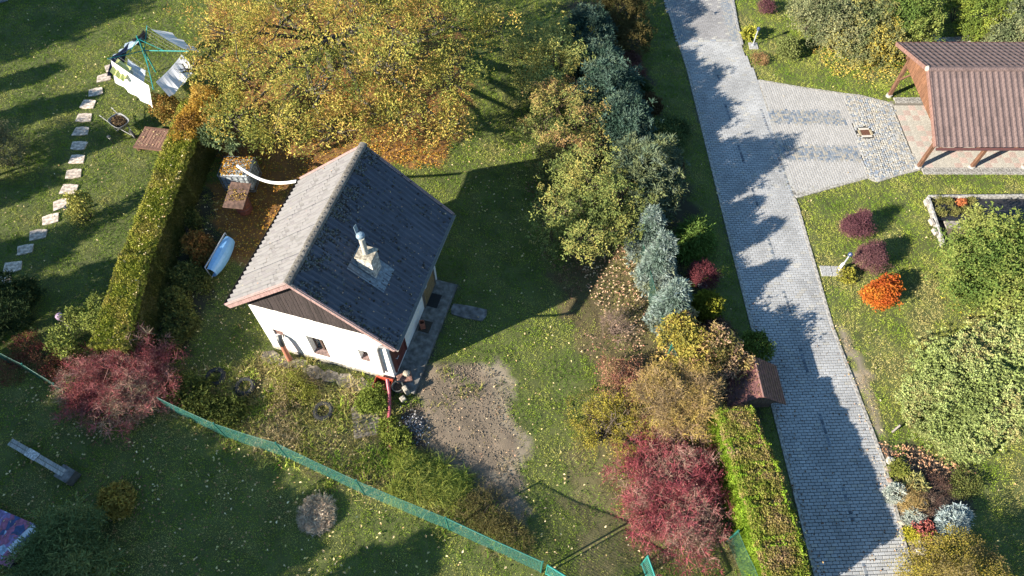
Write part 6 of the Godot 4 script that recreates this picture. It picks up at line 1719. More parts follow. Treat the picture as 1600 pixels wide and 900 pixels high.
# ---------------------------------------------------------------- left garden
func build_left_garden():
	# stepping stones
	var spots := [[176,106], [163,122], [150,144], [138,163], [132,184], [127,205], [123,228], [120,249], [115,272], [108,296], [96,319], [78,343], [60,367], [40,390], [20,417], [4,440]]
	var where := [Vector3(-17.93, 0.0, -25.35), Vector3(-18.09, 0.0, -24.68), Vector3(-18.18, 0.0, -23.78), Vector3(-18.28, 0.0, -23.03), Vector3(-18.18, 0.0, -22.22), Vector3(-18.06, 0.0, -21.43), Vector3(-17.90, 0.0, -20.60), Vector3(-17.73, 0.0, -19.86), Vector3(-17.60, 0.0, -19.07), Vector3(-17.51, 0.0, -18.27), Vector3(-17.57, 0.0, -17.52), Vector3(-17.75, 0.0, -16.77), Vector3(-17.93, 0.0, -16.03), Vector3(-18.17, 0.0, -15.35), Vector3(-18.35, 0.0, -14.57), Vector3(-18.48, 0.0, -13.93)]
	var names := ["first pale stepping stone, under the rotary clothes dryer", "second pale stepping stone below the clothes dryer", "third stepping stone from the clothes dryer", "stepping stone level with the top of the wheelbarrow handles", "stepping stone left of the wheelbarrow handles", "stepping stone left of the wheelbarrow", "stepping stone left of the small lantern by the wheelbarrow", "shaded stepping stone below the lantern", "stepping stone level with the orange creeper", "stepping stone above the pale sapling", "stepping stone beside the pale sapling", "stepping stone just below the second small lantern", "stepping stone at the edge of the straight shadow", "pale stepping stone inside the straight shadow", "last but one stepping stone towards the left edge", "stepping stone cut by the left edge"]
	for i in where.size():
		var pl := PackedVector2Array()
		for q in [[-0.26, -0.2], [0.0, -0.22], [0.26, -0.19], [0.27, 0.19], [0.02, 0.21], [-0.26, 0.2]]:
			pl.append(1.12 * Vector2(q[0] + rng.randf_range(-0.035, 0.035), q[1] + rng.randf_range(-0.03, 0.03)))
		var m := Mb.new()
		m.prism(pl, -0.05, 0.028)
		solo("stepping_stone", m, mat("step_stone_%d" % (i % 4), Color(0.74, 0.62, 0.52) * (0.86 + 0.08 * (i % 4)), 0.9, "blotch", 1.0), names[i], "stepping stone", "stepping stones across the left lawn", Transform3D(Basis(UP, rng.randf_range(-0.12, 0.12) + (0.35 if i < 3 or i > 9 else 0.0)), where[i]))
	# wheelbarrow
	var t := thing("wheelbarrow", "grey wheelbarrow full of leaves standing on the left lawn", "wheelbarrow", Vector3(-16.29, 0.0, -21.51), deg_to_rad(52))
	# built along its own z: the wheel in front at +z, handles at -z
	var m := Mb.new()
	var q := func(s, sz, h): return Vector3(s.x * lerpf(0.2, 0.32, h), lerpf(0.28, 0.56, h), sz * lerpf(0.26, 0.42, h) + 0.05)
	var metal := mat("barrow_metal", Color(0.34, 0.35, 0.37), 0.45, "blotch", 2.0)
	for inner in [0.0, 0.014]:
		var bot: Array = []
		var topc: Array = []
		for k in 12:
			var a := TAU * k / 12.0
			var sx := signf(cos(a)) * pow(absf(cos(a)), 0.55)
			var sz := signf(sin(a)) * pow(absf(sin(a)), 0.55)
			bot.append(Vector3(sx * (0.2 - inner), 0.28 + inner, sz * (0.27 - inner) + 0.02))
			topc.append(Vector3(sx * (0.33 - inner), 0.57, sz * (0.43 - inner) + 0.05))
		for k in 12:
			var l := (k + 1) % 12
			m.quad(bot[k], bot[l], topc[l], topc[k])
			m.tri(bot[k], bot[l], Vector3(0, 0.28 + inner, 0.02), UP)
	part(t, "tray", m, metal)
	m = Mb.new()
	var rim: Array = []
	for k in 13:
		var a := TAU * k / 12.0
		rim.append(Vector3(signf(cos(a)) * pow(absf(cos(a)), 0.55) * 0.33, 0.57, signf(sin(a)) * pow(absf(sin(a)), 0.55) * 0.43 + 0.05))
	m.tube(rim, 0.012, 5)
	part(t, "rim", m, metal)
	for s in [-1, 1]:
		m = Mb.new()
		m.tube([Vector3(s * 0.06, 0.2, 0.72), Vector3(s * 0.16, 0.27, 0.1), Vector3(s * 0.26, 0.42, -0.45), Vector3(s * 0.29, 0.52, -0.85)], 0.016, 6)
		m.tube([Vector3(s * 0.29, 0.52, -0.72), Vector3(s * 0.29, 0.525, -0.87)], 0.022, 6)
		part(t, "handle", m, mat("barrow_frame", Color(0.4, 0.4, 0.4), 0.5, "speck", 2.0))
		m = Mb.new()
		m.tube([Vector3(s * 0.2, 0.32, -0.2), Vector3(s * 0.22, 0.0, -0.3), Vector3(s * 0.2, 0.02, -0.12), Vector3(s * 0.17, 0.26, 0.05)], 0.014, 5)
		part(t, "leg", m, mat("barrow_frame", Color(0.4, 0.4, 0.4), 0.5, "speck", 2.0))
	m = Mb.new()
	m.lathe([Vector2(0.12, -0.05), Vector2(0.19, -0.04), Vector2(0.2, 0.0), Vector2(0.19, 0.04), Vector2(0.12, 0.05)], 18, Transform3D(Basis(Vector3.BACK, PI * 0.5), Vector3(0, 0.2, 0.74)))
	var wh := part(t, "wheel", m, mat("rubber", Color(0.03, 0.032, 0.037), 0.8, "speck", 3.0))
	m = Mb.new()
	m.lathe([Vector2(0.0, -0.04), Vector2(0.125, -0.03), Vector2(0.125, 0.03), Vector2(0.0, 0.04)], 14, Transform3D(Basis(Vector3.BACK, PI * 0.5), Vector3(0, 0.2, 0.74)))
	part(wh, "rim", m, mat("barrow_frame", Color(0.4, 0.4, 0.4), 0.5, "speck", 2.0))
	var lp := thing("leaf_load", "brown dead leaves heaped in the wheelbarrow", "leaves", t.position + Vector3(0, 0.46, 0), t.rotation.y)
	m = Mb.new()
	m.lathe([Vector2(0.29, 0.0), Vector2(0.2, 0.07), Vector2(0.0, 0.1)], 12)
	part(lp, "heap", m, mat("leaf_heap", Color(0.09, 0.06, 0.035), 1.0, "speck", 6.0))
	var xf: Array = []
	var cols := PackedColorArray()
	for i in 260:
		var a := rng.randf() * TAU
		var r := 0.3 * sqrt(rng.randf())
		xf.append(Transform3D(facing(Vector3(rng.randfn(), 1.0, rng.randfn()), rng.randf_range(0.05, 0.09)), Vector3(cos(a) * r * 0.85, 0.1 - r * 0.15 + rng.randf() * 0.03, sin(a) * r * 1.15)))
		cols.append(pick([Color(0.07, 0.045, 0.025), Color(0.16, 0.1, 0.05), Color(0.3, 0.22, 0.12)], rng.randf()))
	many(lp, "leaves", sprig("fallen"), leaf_mat("leaf_0.3", 0.3), xf, cols)
	# wooden deck lid: planks on two battens
	t = thing("wooden_deck", "low brown platform of wooden planks leaning to the long hedge", "platform", Vector3(-14.67, 0.0, -20.71), deg_to_rad(-9))
	for i in 9:
		m = Mb.new()
		m.box(Transform3D(Basis(Vector3(0, 0, 1), rng.randf_range(-0.01, 0.01)), Vector3(-0.6 + i * 0.135, 0.3, 0.0)), Vector3(0.125, 0.03, 1.0), 0.006)
		part(t, "plank", m, mat("deck_plank_%d" % (i % 4), Color(0.3, 0.16, 0.11) * (0.85 + 0.09 * (i % 4)), 0.8, "wood", 1.2))
	for z in [-0.53, 0.54]:
		m = Mb.new()
		m.bx(Vector3(-0.67, 0.26, z - 0.06), Vector3(0.6, 0.325, z + 0.06), 0.008)
		part(t, "edge_board", m, mat("deck_edge", Color(0.2, 0.1, 0.065), 0.8, "wood", 1.2))
	for x in [-0.6, 0.5]:
		m = Mb.new()
		m.bx(Vector3(x - 0.04, 0.0, -0.5), Vector3(x + 0.04, 0.258, 0.5), 0.008)
		part(t, "batten", m, mat("deck_edge", Color(0.2, 0.1, 0.065), 0.8, "wood", 1.2))
	# two small lanterns stuck in the lawn
	var lamp0: Node3D = null
	for d in [[Vector3(-16.49, 0.0, -20.74), "small dark garden lantern leaning beside the wheelbarrow"], [Vector3(-17.02, 0.0, -17.08), "small garden lantern with a white collar beside the pale sapling"]]:
		if lamp0 == null:
			lamp0 = thing("garden_lantern", d[1], "lantern", d[0], 0.0, "small garden lanterns on the left lawn")
			m = Mb.new()
			m.tube([Vector3(0, -0.05, 0), Vector3(-0.02, 0.3, 0)], 0.018, 6)
			part(lamp0, "stake", m, mat("black_plastic", Color(0.03, 0.035, 0.04), 0.4, ""))
			m = Mb.new()
			m.lathe([Vector2(0.04, 0.28), Vector2(0.065, 0.38), Vector2(0.0, 0.38)], 8, Transform3D(Basis(), Vector3(-0.02, 0, 0)))
			part(lamp0, "collar", m, mat("white_plastic", Color(0.65, 0.65, 0.62), 0.4, ""))
			m = Mb.new()
			m.lathe([Vector2(0.085, 0.385), Vector2(0.08, 0.41), Vector2(0.0, 0.45)], 8, Transform3D(Basis(), Vector3(-0.02, 0, 0)))
			part(lamp0, "cap", m, mat("black_plastic", Color(0.03, 0.035, 0.04), 0.4, ""))
		else:
			copy(lamp0, d[0], 0.4, d[1])
	rotary_dryer()
	# plank bench
	t = thing("plank_bench", "long narrow weathered plank bench lying across the shaded lower left lawn", "bench", Vector3(-14.59, 0.0, -7.23))
	var a0: Vector3 = Vector3(-15.62, 0.0, -7.74) - t.position
	var a1: Vector3 = Vector3(-13.59, 0.0, -6.74) - t.position
	for i in 2:
		m = Mb.new()
		var side := Vector3(-(a1 - a0).z, 0, (a1 - a0).x).normalized() * (0.06 if i == 0 else -0.06)
		m.bar(a0 + side + Vector3(0, 0.4, 0), a1 + side + Vector3(0, 0.4, 0), 0.11, 0.045, UP, 0.008)
		part(t, "plank", m, mat("bench_plank_%d" % i, Color(0.46, 0.45, 0.43) * (1.0 - 0.15 * i), 0.85, "wood", 1.0))
	for k in [0.06, 0.36, 0.9]:
		m = Mb.new()
		m.box(Transform3D(Basis(UP, -atan2((a1 - a0).z, (a1 - a0).x)), a0.lerp(a1, k) + Vector3(0, 0.185, 0)), Vector3(0.08, 0.37, 0.22), 0.01)
		part(t, "leg", m, mat("bench_leg", Color(0.34, 0.32, 0.28), 0.9, "wood", 1.5))
	m = Mb.new()
	m.box(Transform3D(Basis(UP, -atan2((a1 - a0).z, (a1 - a0).x)), a1 + Vector3(0, 0.22, 0)), Vector3(0.5, 0.4, 0.42), 0.02)
	solo("grey_box", m, mat("grey_box", Color(0.16, 0.16, 0.165), 0.7, "moss", 1.2), "dark grey box at the right end of the plank bench", "box", "", t.position)
	m = Mb.new()
	m.box(Transform3D(Basis(UP, -atan2((a1 - a0).z, (a1 - a0).x)), a0.lerp(a1, 0.42) + Vector3(0, 0.435, 0)), Vector3(0.42, 0.02, 0.25), 0.004)
	solo("white_sheet", m, mat("white_board", Color(0.62, 0.62, 0.62), 0.6, "blotch", 2.0), "pale board lying on the plank bench", "board", "", t.position)
	# the printed purple cover in the bottom left corner
	t = thing("covered_table", "low table under a printed purple and blue cover in the bottom left corner", "table", Vector3(-14.71, 0.0, -4.91))
	var pl := [Vector3(-16.79, 0.0, -6.27), Vector3(-13.85, 0.0, -5.20), Vector3(-14.19, 0.0, -4.02), Vector3(-16.09, 0.0, -4.58)]
	var poly := PackedVector2Array()
	for c in pl: poly.append(Vector2(c.x - t.position.x, c.z - t.position.z))
	m = Mb.new()
	m.prism(poly, 0.4, 0.46)
	part(t, "cover", m, cover_mat())
	m = Mb.new()
	for c in poly:
		m.bx(Vector3(c.x * 0.85 - 0.04, 0, c.y * 0.85 - 0.04), Vector3(c.x * 0.85 + 0.04, 0.4, c.y * 0.85 + 0.04), 0.005)
	part(t, "frame", m, mat("black_plastic", Color(0.03, 0.035, 0.04), 0.4, ""))
	m = Mb.new()
	m.box(Transform3D(Basis(UP, 0.95), Vector3(-14.08, 0.0, -4.78) - t.position + Vector3(0, 0.468, 0)), Vector3(0.85, 0.012, 0.34), 0.003)
	var lab := part(t, "label", m, mat("label_white", Color(0.5, 0.55, 0.62), 0.5, ""))
	m = Mb.new()
	m.box(Transform3D(Basis(UP, 0.95), Vector3(-14.05, 0.0, -4.74) - t.position + Vector3(0, 0.478, 0)), Vector3(0.46, 0.008, 0.1), 0.002)
	part(lab, "print", m, mat("label_print", Color(0.06, 0.09, 0.2), 0.5, ""))
	# corner of a brown hutch at the top left
	t = thing("brown_hutch", "corner of a terracotta coloured hutch with a pale edge in the top left corner", "hutch", Vector3(-24.89, 0.0, -29.80))
	m = Mb.new()
	m.bx(Vector3(-1.6, 0, -1.2), Vector3(0.1, 0.7, 0.0), 0.02)
	part(t, "body", m, mat("hutch", Color(0.28, 0.08, 0.035), 0.7, "wood", 1.0))
	m = Mb.new()
	m.prism(PackedVector2Array([Vector2(-1.6, 0.5), Vector2(0.25, -0.55), Vector2(0.45, -0.35), Vector2(-1.4, 0.75)]), 0.0, 0.25)
	part(t, "step", m, mat("hutch_step", Color(0.45, 0.5, 0.55), 0.6, "blotch", 1.5))
	# a faded figure-like garden ornament by the rose
	t = thing("garden_ornament", "slim pale garden ornament with a lilac top standing in the rose bush", "ornament", Vector3(-15.34, 0.0, -12.02))
	m = Mb.new()
	m.lathe([Vector2(0.0, 0.0), Vector2(0.1, 0.0), Vector2(0.07, 0.1), Vector2(0.055, 0.5), Vector2(0.09, 0.62), Vector2(0.0, 0.66)], 10)
	part(t, "column", m, mat("ornament", Color(0.3, 0.28, 0.25), 0.8, "moss", 3.0))
	m = Mb.new()
	m.lathe([Vector2(0.05, 0.64), Vector2(0.13, 0.74), Vector2(0.12, 0.84), Vector2(0.0, 0.9)], 10)
	part(t, "top", m, mat("ornament_top", Color(0.42, 0.3, 0.45), 0.7, "moss", 4.0))

func cover_mat() -> StandardMaterial3D:
	# a print of purple, blue and pale patches, faded
	var im := Image.create(256, 256, false, Image.FORMAT_RGB8)
	var n1 := FastNoiseLite.new()
	n1.seed = 31; n1.frequency = 0.012; n1.fractal_octaves = 3
	for y in 256:
		for x in 256:
			var k := n1.get_noise_2d(x, y)
			var k2 := n1.get_noise_2d(x + 900, y)
			var c := Color(0.6, 0.34, 0.47)
			if k > 0.36: c = Color(0.16, 0.26, 0.46)
			if k < -0.3: c = Color(0.5, 0.42, 0.62)
			if k2 > 0.33: c = Color(0.6, 0.68, 0.78)
			im.set_pixel(x, y, c * (0.9 + 0.3 * n1.get_noise_2d(x * 6.0, y * 6.0)))
	var m := StandardMaterial3D.new()
	m.albedo_texture = ImageTexture.create_from_image(im)
	m.uv1_triplanar = true
	m.uv1_scale = Vector3.ONE * 0.4
	m.roughness = 0.45
	return m

func cloth(c00: Vector3, c10: Vector3, c11: Vector3, c01: Vector3, sag: float, waves := 3.0) -> Mb:
	# a hanging cloth between four corners with soft folds
	var m := Mb.new()
	var n := 12
	var nrm := (c10 - c00).cross(c01 - c00).normalized()
	var f := func(i, k):
		var a: float = i / float(n)
		var b: float = k / float(n)
		return c00.lerp(c10, a).lerp(c01.lerp(c11, a), b) + nrm * 0.06 * sin(a * TAU * waves + b * 2.0) * b + Vector3(0, -sag * sin(PI * a), 0)
	for i in n:
		for k in n:
			m.quad(f.call(i, k), f.call(i + 1, k), f.call(i + 1, k + 1), f.call(i, k + 1))
	return m

func rotary_dryer():
	var base: Vector3 = ground(Vector3(-15.93, 0.60, -25.10))
	var t := thing("rotary_dryer", "teal armed rotary clothes dryer hung with washing near the cherry tree", "clothes dryer", base)
	var teal := mat("dryer_teal", Color(0.02, 0.26, 0.25), 0.4, "")
	var hub := Vector3(0, 1.15, 0)
	var m := Mb.new()
	m.tube([Vector3(0, -0.1, 0), Vector3(0, 1.9, 0)], 0.03, 8)
	part(t, "pole", m, teal)
	var tips: Array = [Vector3(-16.85, 1.75, -23.84) - base, Vector3(-15.79, 1.75, -25.98) - base, Vector3(-13.56, 1.75, -24.32) - base, Vector3(-14.44, 1.75, -22.00) - base]
	for i in 4:
		m = Mb.new()
		m.bar(hub, tips[i], 0.032, 0.032, UP, 0.004)
		m.bar(Vector3(0, 1.75, 0), hub.lerp(tips[i], 0.45), 0.02, 0.02)
		part(t, "arm", m, teal)
	for i in 4:
		m = Mb.new()
		for k in 5:
			var f := 0.98 - k * 0.13
			m.tube([hub.lerp(tips[i], f), hub.lerp(tips[(i + 1) % 4], f)], 0.004, 4, false)
		part(t, "line", m, mat("line", Color(0.2, 0.22, 0.22), 0.7, ""))
	var g := "washing on the rotary dryer"
	var at := func(i, j, k, f): return base + hub.lerp((tips[i] as Vector3).lerp(tips[j], k), f)
	var dn := Vector3(0, -0.72, 0)
	var rows := [["dark_shirt", "navy dark clothes hung on the upper left line of the dryer", 0, 1, 0.06, 0.52, 0.95, Color(0.02, 0.03, 0.08)], ["dark_shirt", "black clothes hung on the upper part of the same dryer line", 0, 1, 0.58, 0.9, 0.95, Color(0.025, 0.025, 0.035)],
		["pale_towel", "light blue towels on the inner line of the dryer", 0, 1, 0.15, 0.85, 0.66, Color(0.45, 0.55, 0.68)], ["white_sheet", "white bed sheet hanging on the lower left line of the dryer", 3, 0, 0.1, 0.95, 0.97, Color(0.8, 0.8, 0.82)],
		["striped_shirt", "yellow green shirt on the inner lower line of the dryer", 3, 0, 0.55, 0.95, 0.78, Color(0.5, 0.55, 0.2)], ["pale_towel", "grey blue towel on the innermost lower line", 3, 0, 0.15, 0.8, 0.6, Color(0.5, 0.56, 0.66)],
		["white_sheet", "white bed sheet hanging on the upper right line of the dryer", 1, 2, 0.08, 0.9, 0.95, Color(0.8, 0.8, 0.82)], ["white_sheet", "white pillow cases on the lower right line of the dryer", 2, 3, 0.1, 0.9, 0.9, Color(0.75, 0.76, 0.8)]]
	for r in rows:
		var a: Vector3 = at.call(r[2], r[3], r[4], r[6])
		var b: Vector3 = at.call(r[2], r[3], r[5], r[6])
		var out := (a + b) * 0.5 - base
		out.y = 0
		var lean := out.normalized() * 0.55
		var drop := dn
		if r[2] == 1 or r[2] == 2:
			drop = Vector3(0, -0.3, 0)
			lean *= 1.5
		if r[6] < 0.8:
			drop = Vector3(0, -0.12, 0)
			lean = out.normalized() * 0.75
		var cm := mat("cloth_%s_%.2f" % [r[0], r[7].r], r[7], 0.9, "soft", 1.0)
		cm.backlight_enabled = true
		cm.backlight = Color(0.7, 0.7, 0.7)
		solo(r[0], cloth(a, b, b + drop + lean, a + drop + lean, 0.06), cm, r[1], "laundry", g)

# ---------------------------------------------------------------- right garden
func build_right_garden():
	# two garden lamps on little slabs
	for d in [[Vector3(11.76, 0.0, -14.38), "garden lamp with a blue head on a pale slab beside the road", Vector3(12.02, 0.0, -14.46), 0.85], [Vector3(11.10, 0.0, -26.82), "garden lamp with a blue head on a slab at the top of the right lawn", Vector3(11.08, 0.0, -26.86), 0.8]]:
		var t := thing("slab_base", "pale concrete slab under the lower garden lamp" if d[3] > 0.82 else "pale concrete slab under the upper garden lamp", "slab", d[0], -0.03, "slabs under the garden lamps")
		for k in 2:
			if d[3] < 0.82 and k == 1: continue
			var m := Mb.new()
			m.box(Transform3D(Basis(), Vector3(-0.26 + k * 0.42, 0.0, 0.0) if d[3] > 0.82 else Vector3.ZERO), Vector3(0.4, 0.06, 0.44), 0.008)
			part(t, "slab", m, mat("lamp_slab_%d" % k, Color(0.46, 0.46, 0.46), 0.9, "blotch", 2.5))
		t = thing("garden_lamp", d[1], "lamp", d[2] + Vector3(0, 0.03, 0), 0.0, "garden lamps by the road")
		var m := Mb.new()
		m.lathe([Vector2(0.0, 0.0), Vector2(0.08, 0.0), Vector2(0.07, 0.03), Vector2(0.0, 0.035)], 10)
		part(t, "foot", m, mat("lamp_steel", Color(0.3, 0.32, 0.36), 0.4, ""))
		m = Mb.new()
		m.tube([Vector3(0, 0.03, 0), Vector3(0, d[3], 0)], 0.03, 8)
		part(t, "post", m, mat("lamp_steel", Color(0.3, 0.32, 0.36), 0.4, ""))
		m = Mb.new()
		m.lathe([Vector2(0.04, d[3]), Vector2(0.075, d[3] + 0.03), Vector2(0.08, d[3] + 0.11), Vector2(0.04, d[3] + 0.16), Vector2(0.0, d[3] + 0.17)], 14)
		part(t, "head", m, mat("lamp_blue", Color(0.04, 0.06, 0.14), 0.3, ""))
		if d[3] > 0.82:
			m = Mb.new()
			m.box(Transform3D(Basis(UP, 0.5), Vector3(-0.06, 0.28, 0.05)), Vector3(0.1, 0.3, 0.1), 0.01)
			part(t, "socket_box", m, mat("white_plastic", Color(0.65, 0.65, 0.62), 0.4, ""))
	# framed vegetable bed
	var o: Vector3 = Vector3(16.22, 0.0, -17.78)
	var bed := thing("planter", "rectangular vegetable bed in a concrete frame with black sheeting", "planter", o)
	var conc := mat("planter_concrete", Color(0.45, 0.44, 0.42), 0.9, "moss", 1.5, 0.3)
	var p1: Vector3 = Vector3(21.09, 0.0, -17.84) - o
	var p2: Vector3 = Vector3(16.09, 0.0, -15.50) - o
	for i in 5:
		var m := Mb.new()
		m.bar(p1 * (i / 5.0) + Vector3(0, 0.08, 0), p1 * ((i + 1) / 5.0) * 0.998 + Vector3(0, 0.08, 0), 0.09, 0.26, UP, 0.01)
		part(bed, "frame", m, conc)
	for i in 2:
		var m := Mb.new()
		m.bar(p2 * (i / 2.0) + Vector3(0, 0.075, 0.03), p2 * ((i + 1) / 2.0) + Vector3(0, 0.075, 0.02), 0.09, 0.25, UP, 0.01)
		part(bed, "frame", m, conc)
	for d in [[Vector3(16.13, 0.0, -17.49), 0.0], [Vector3(16.04, 0.0, -16.55), 0.2], [Vector3(16.01, 0.0, -16.09), 0.2], [Vector3(17.58, 0.0, -17.78), 1.57]]:
		var m := Mb.new()
		m.box(Transform3D(Basis(UP, d[1]), d[0] - o + Vector3(-0.05, 0.12, 0)), Vector3(0.12, 0.14, 0.26), 0.01)
		part(bed, "block", m, mat("planter_block", Color(0.58, 0.52, 0.46), 0.9, "blotch", 3.0))
	var sheet := Mb.new()
	var n := 24
	for i in n:
		for k in 8:
			var f := func(a, b): return Vector3(0.08 + a * 0.16, 0.05 + 0.03 * noise_a.get_noise_2d(a * 60.0, b * 60.0), 0.05 + b * 0.13)
			sheet.quad(f.call(i, k), f.call(i + 1, k), f.call(i + 1, k + 1), f.call(i, k + 1), UP)
	part(bed, "sheeting", sheet, mat("black_sheet", Color(0.03, 0.03, 0.035), 0.5, "moss", 2.0))
	for i in 3:
		var m := Mb.new()
		m.bx(Vector3(0.3 + i * 1.3, 0.0, 1.12), Vector3(1.58 + i * 1.3, 0.07, 1.46), 0.01)
		part(bed, "walk_slab", m, mat("planter_slab_%d" % (i % 2), Color(0.4, 0.36, 0.31) * (1.0 - 0.07 * (i % 2)), 0.95, "moss", 1.5))
	var soil := Mb.new()
	soil.bx(Vector3(0.25, -0.04, 1.47), Vector3(4.0, 0.02, 1.95))
	part(bed, "soil", soil, mat("planter_soil", Color(0.17, 0.13, 0.09), 1.0, "speck", 4.0))
	for i in 8:
		var p := o + Vector3(0.3 + (i % 4) * 0.45 + rng.randf_range(-0.06, 0.06), 0.1, 0.2 + (i / 4) * 0.55 + rng.randf_range(-0.08, 0.08))
		shrub("vegetable_plant", ["first", "second", "third", "fourth"][i % 4] + (" little plant from the corner post in the back row of the planter" if i < 4 else " little plant from the corner post in the front row of the planter"), [[p, rng.randf_range(0.1, 0.17), 0.6]], 45, "broad", [Color(0.12, 0.14, 0.04), Color(0.22, 0.2, 0.07)] if i != 2 else [Color(0.4, 0.1, 0.05), Color(0.5, 0.2, 0.08)], {"stems": 1, "size": 0.55}, "little plants in the planter", "plant")
	# rocks of the rock bed
	for d in [[Vector3(11.81, 0.0, -7.25), 0.14, Color(0.6, 0.57, 0.5), "pale boulder at the upper corner of the rock bed"], [Vector3(11.67, 0.0, -7.00), 0.09, Color(0.45, 0.36, 0.3), "small reddish stone below the pale boulder"], [Vector3(11.62, 0.0, -6.64), 0.08, Color(0.42, 0.3, 0.24), "small brown stone above the top silver shrub"],
			[Vector3(11.97, 0.0, -4.83), 0.15, Color(0.55, 0.48, 0.38), "tan stone in the lower rock bed"], [Vector3(11.93, 0.0, -4.56), 0.16, Color(0.6, 0.55, 0.48), "palest stone just above the yellow bush"], [Vector3(12.47, 0.0, -4.85), 0.17, Color(0.42, 0.36, 0.28), "brownish stone on the lawn side of the rock bed"], [Vector3(12.41, 0.0, -5.94), 0.1, Color(0.4, 0.42, 0.44), "grey stone beside the straw grass tuft"], [Vector3(6.87, 0.0, -13.74), 0.16, Color(0.25, 0.27, 0.3), "bluish stone between maroon shrub and golden egg"], [Vector3(11.62, 0.0, -5.37), 0.08, Color(0.6, 0.52, 0.4), "little yellow stone at the road edge of the rock bed"]]:
		boulder("stone", d[3], d[0] + Vector3(0, d[1] * 0.35, 0), Vector3(d[1] * 1.15, d[1] * 0.75, d[1]), d[2], "stones of the rock bed")
	# slanting grey post and plank behind the carport, stick in the grass
	var m := Mb.new()
	m.bar(Vector3(19.66, 0.05, -28.58), Vector3(19.65, 0.05, -27.03), 0.42, 0.1, UP, 0.01)
	tag(solo("garden_path", m, mat("back_path", Color(0.36, 0.38, 0.4), 0.9, "moss", 1.5), "narrow concrete strip behind the carport", "path"), "", "", "", "structure")
	m = Mb.new()
	m.prism(PackedVector2Array([Vector2(19.01, -27.36), Vector2(21.28, -27.49), Vector2(21.20, -26.82), Vector2(18.81, -26.73)]), -0.05, 0.02)
	tag(solo("garden_path", m, mat("back_path2", Color(0.42, 0.4, 0.35), 0.9, "moss", 1.5), "pale path behind the carport", "path"), "", "", "", "structure")
	m = Mb.new()
	m.bar(Vector3(21.20, 0.06, -28.66), Vector3(21.11, 0.06, -27.01), 0.06, 0.08, UP, 0.008)
	solo("edging_bar", m, mat("edging_bar", Color(0.5, 0.48, 0.42), 0.9, "moss", 2.0), "thin pale edging bar among the shrubs behind the carport", "edging")
	m = Mb.new()
	m.tube([Vector3(12.12, 0.05, -8.19), Vector3(12.28, 0.35, -8.31)], 0.035, 6)
	solo("short_stake", m, mat("stake", Color(0.3, 0.27, 0.25), 0.9, "wood", 2.0), "short grey stake sticking out under the wide juniper dome", "stake")
	m = Mb.new()
	m.tube([Vector3(12.79, 0.02, -8.53), Vector3(12.92, 0.03, -7.63)], 0.02, 5)

# ---------------------------------------------------------------- grass and fallen leaves
func build_grass():
	var turf_x: Array = []
	var turf_c := PackedColorArray()
	var mead_x: Array = []
	var mead_c := PackedColorArray()
	var fresh := [Color(0.120, 0.215, 0.024), Color(0.217, 0.332, 0.037), Color(0.337, 0.412, 0.060), Color(0.463, 0.476, 0.119), Color(0.505, 0.444, 0.178)]
	var tired := [Color(0.149, 0.184, 0.040), Color(0.253, 0.241, 0.069), Color(0.368, 0.299, 0.138), Color(0.483, 0.380, 0.218)]
	var step := 0.19
	var z := -34.0
	while z < -2.0:
		var half := 16.2 + (-z - 4.0) * 0.43
		var x := -half
		while x < half:
			var p := Vector2(x + rng.randf_range(-0.1, 0.1), z + rng.randf_range(-0.1, 0.1))
			x += step
			var zn := zone_at(p)
			if zn == "road" or zn == "slab" or zn == "house" or zn == "planter": continue
			var k := 0.36 + 0.75 * noise_c.get_noise_2d(p.x * 55.0, p.y * 55.0) + 0.45 * noise_a.get_noise_2d(p.x * 260.0, p.y * 260.0) + rng.randf_range(-0.16, 0.16)
			if p.x > 9.0: k += 0.16
			if p.x > 11.2 and p.y > -14.0 and p.y < -8.5: k += 0.2
			if p.x < -5.0 and p.y > -11.0: k += 0.22
			var d := 1.0
			var pal := fresh
			var long := false
			if zn == "dirt": d = 0.09; pal = tired; long = true
			elif zn == "bed": d = 0.05; pal = tired
			elif zn == "rough": d = 0.9; pal = tired if rng.randf() < 0.6 else fresh; long = true
			elif zn == "worn": d = 0.75; pal = fresh if rng.randf() < 0.6 else tired
			elif zn == "litter": d = 0.7; pal = fresh if rng.randf() < 0.4 else tired
			elif zn == "orange": d = 0.2
			elif zn == "dark": d = 0.4
			elif zn == "bare": d = 0.45; pal = tired; k += 0.35
			if rng.randf() > d: continue
			var c := pick(pal, k)
			if zn == "litter": c = c.lerp(Color(0.36, 0.22, 0.16), 0.2)
			var j := rng.randf_range(0.82, 1.18)
			var t := Transform3D(facing(Vector3(rng.randfn() * 0.05, 1, rng.randfn() * 0.05), rng.randf_range(0.8, 1.25) * (1.35 if long else 1.0)), Vector3(p.x, -0.01, p.y))
			if long and rng.randf() < 0.6:
				mead_x.append(t); mead_c.append(c * j)
			else:
				turf_x.append(t); turf_c.append(c * j)
		z += step
	tag(many(self, "grass", sprig("turf"), leaf_mat("leaf_0.3", 0.3), turf_x, turf_c), "short lawn grass, green with yellowish patches", "grass")
	tag(many(self, "rough_grass", sprig("meadow"), leaf_mat("leaf_0.3", 0.3), mead_x, mead_c), "long straw tinted rough grass between cottage and net fence", "grass")

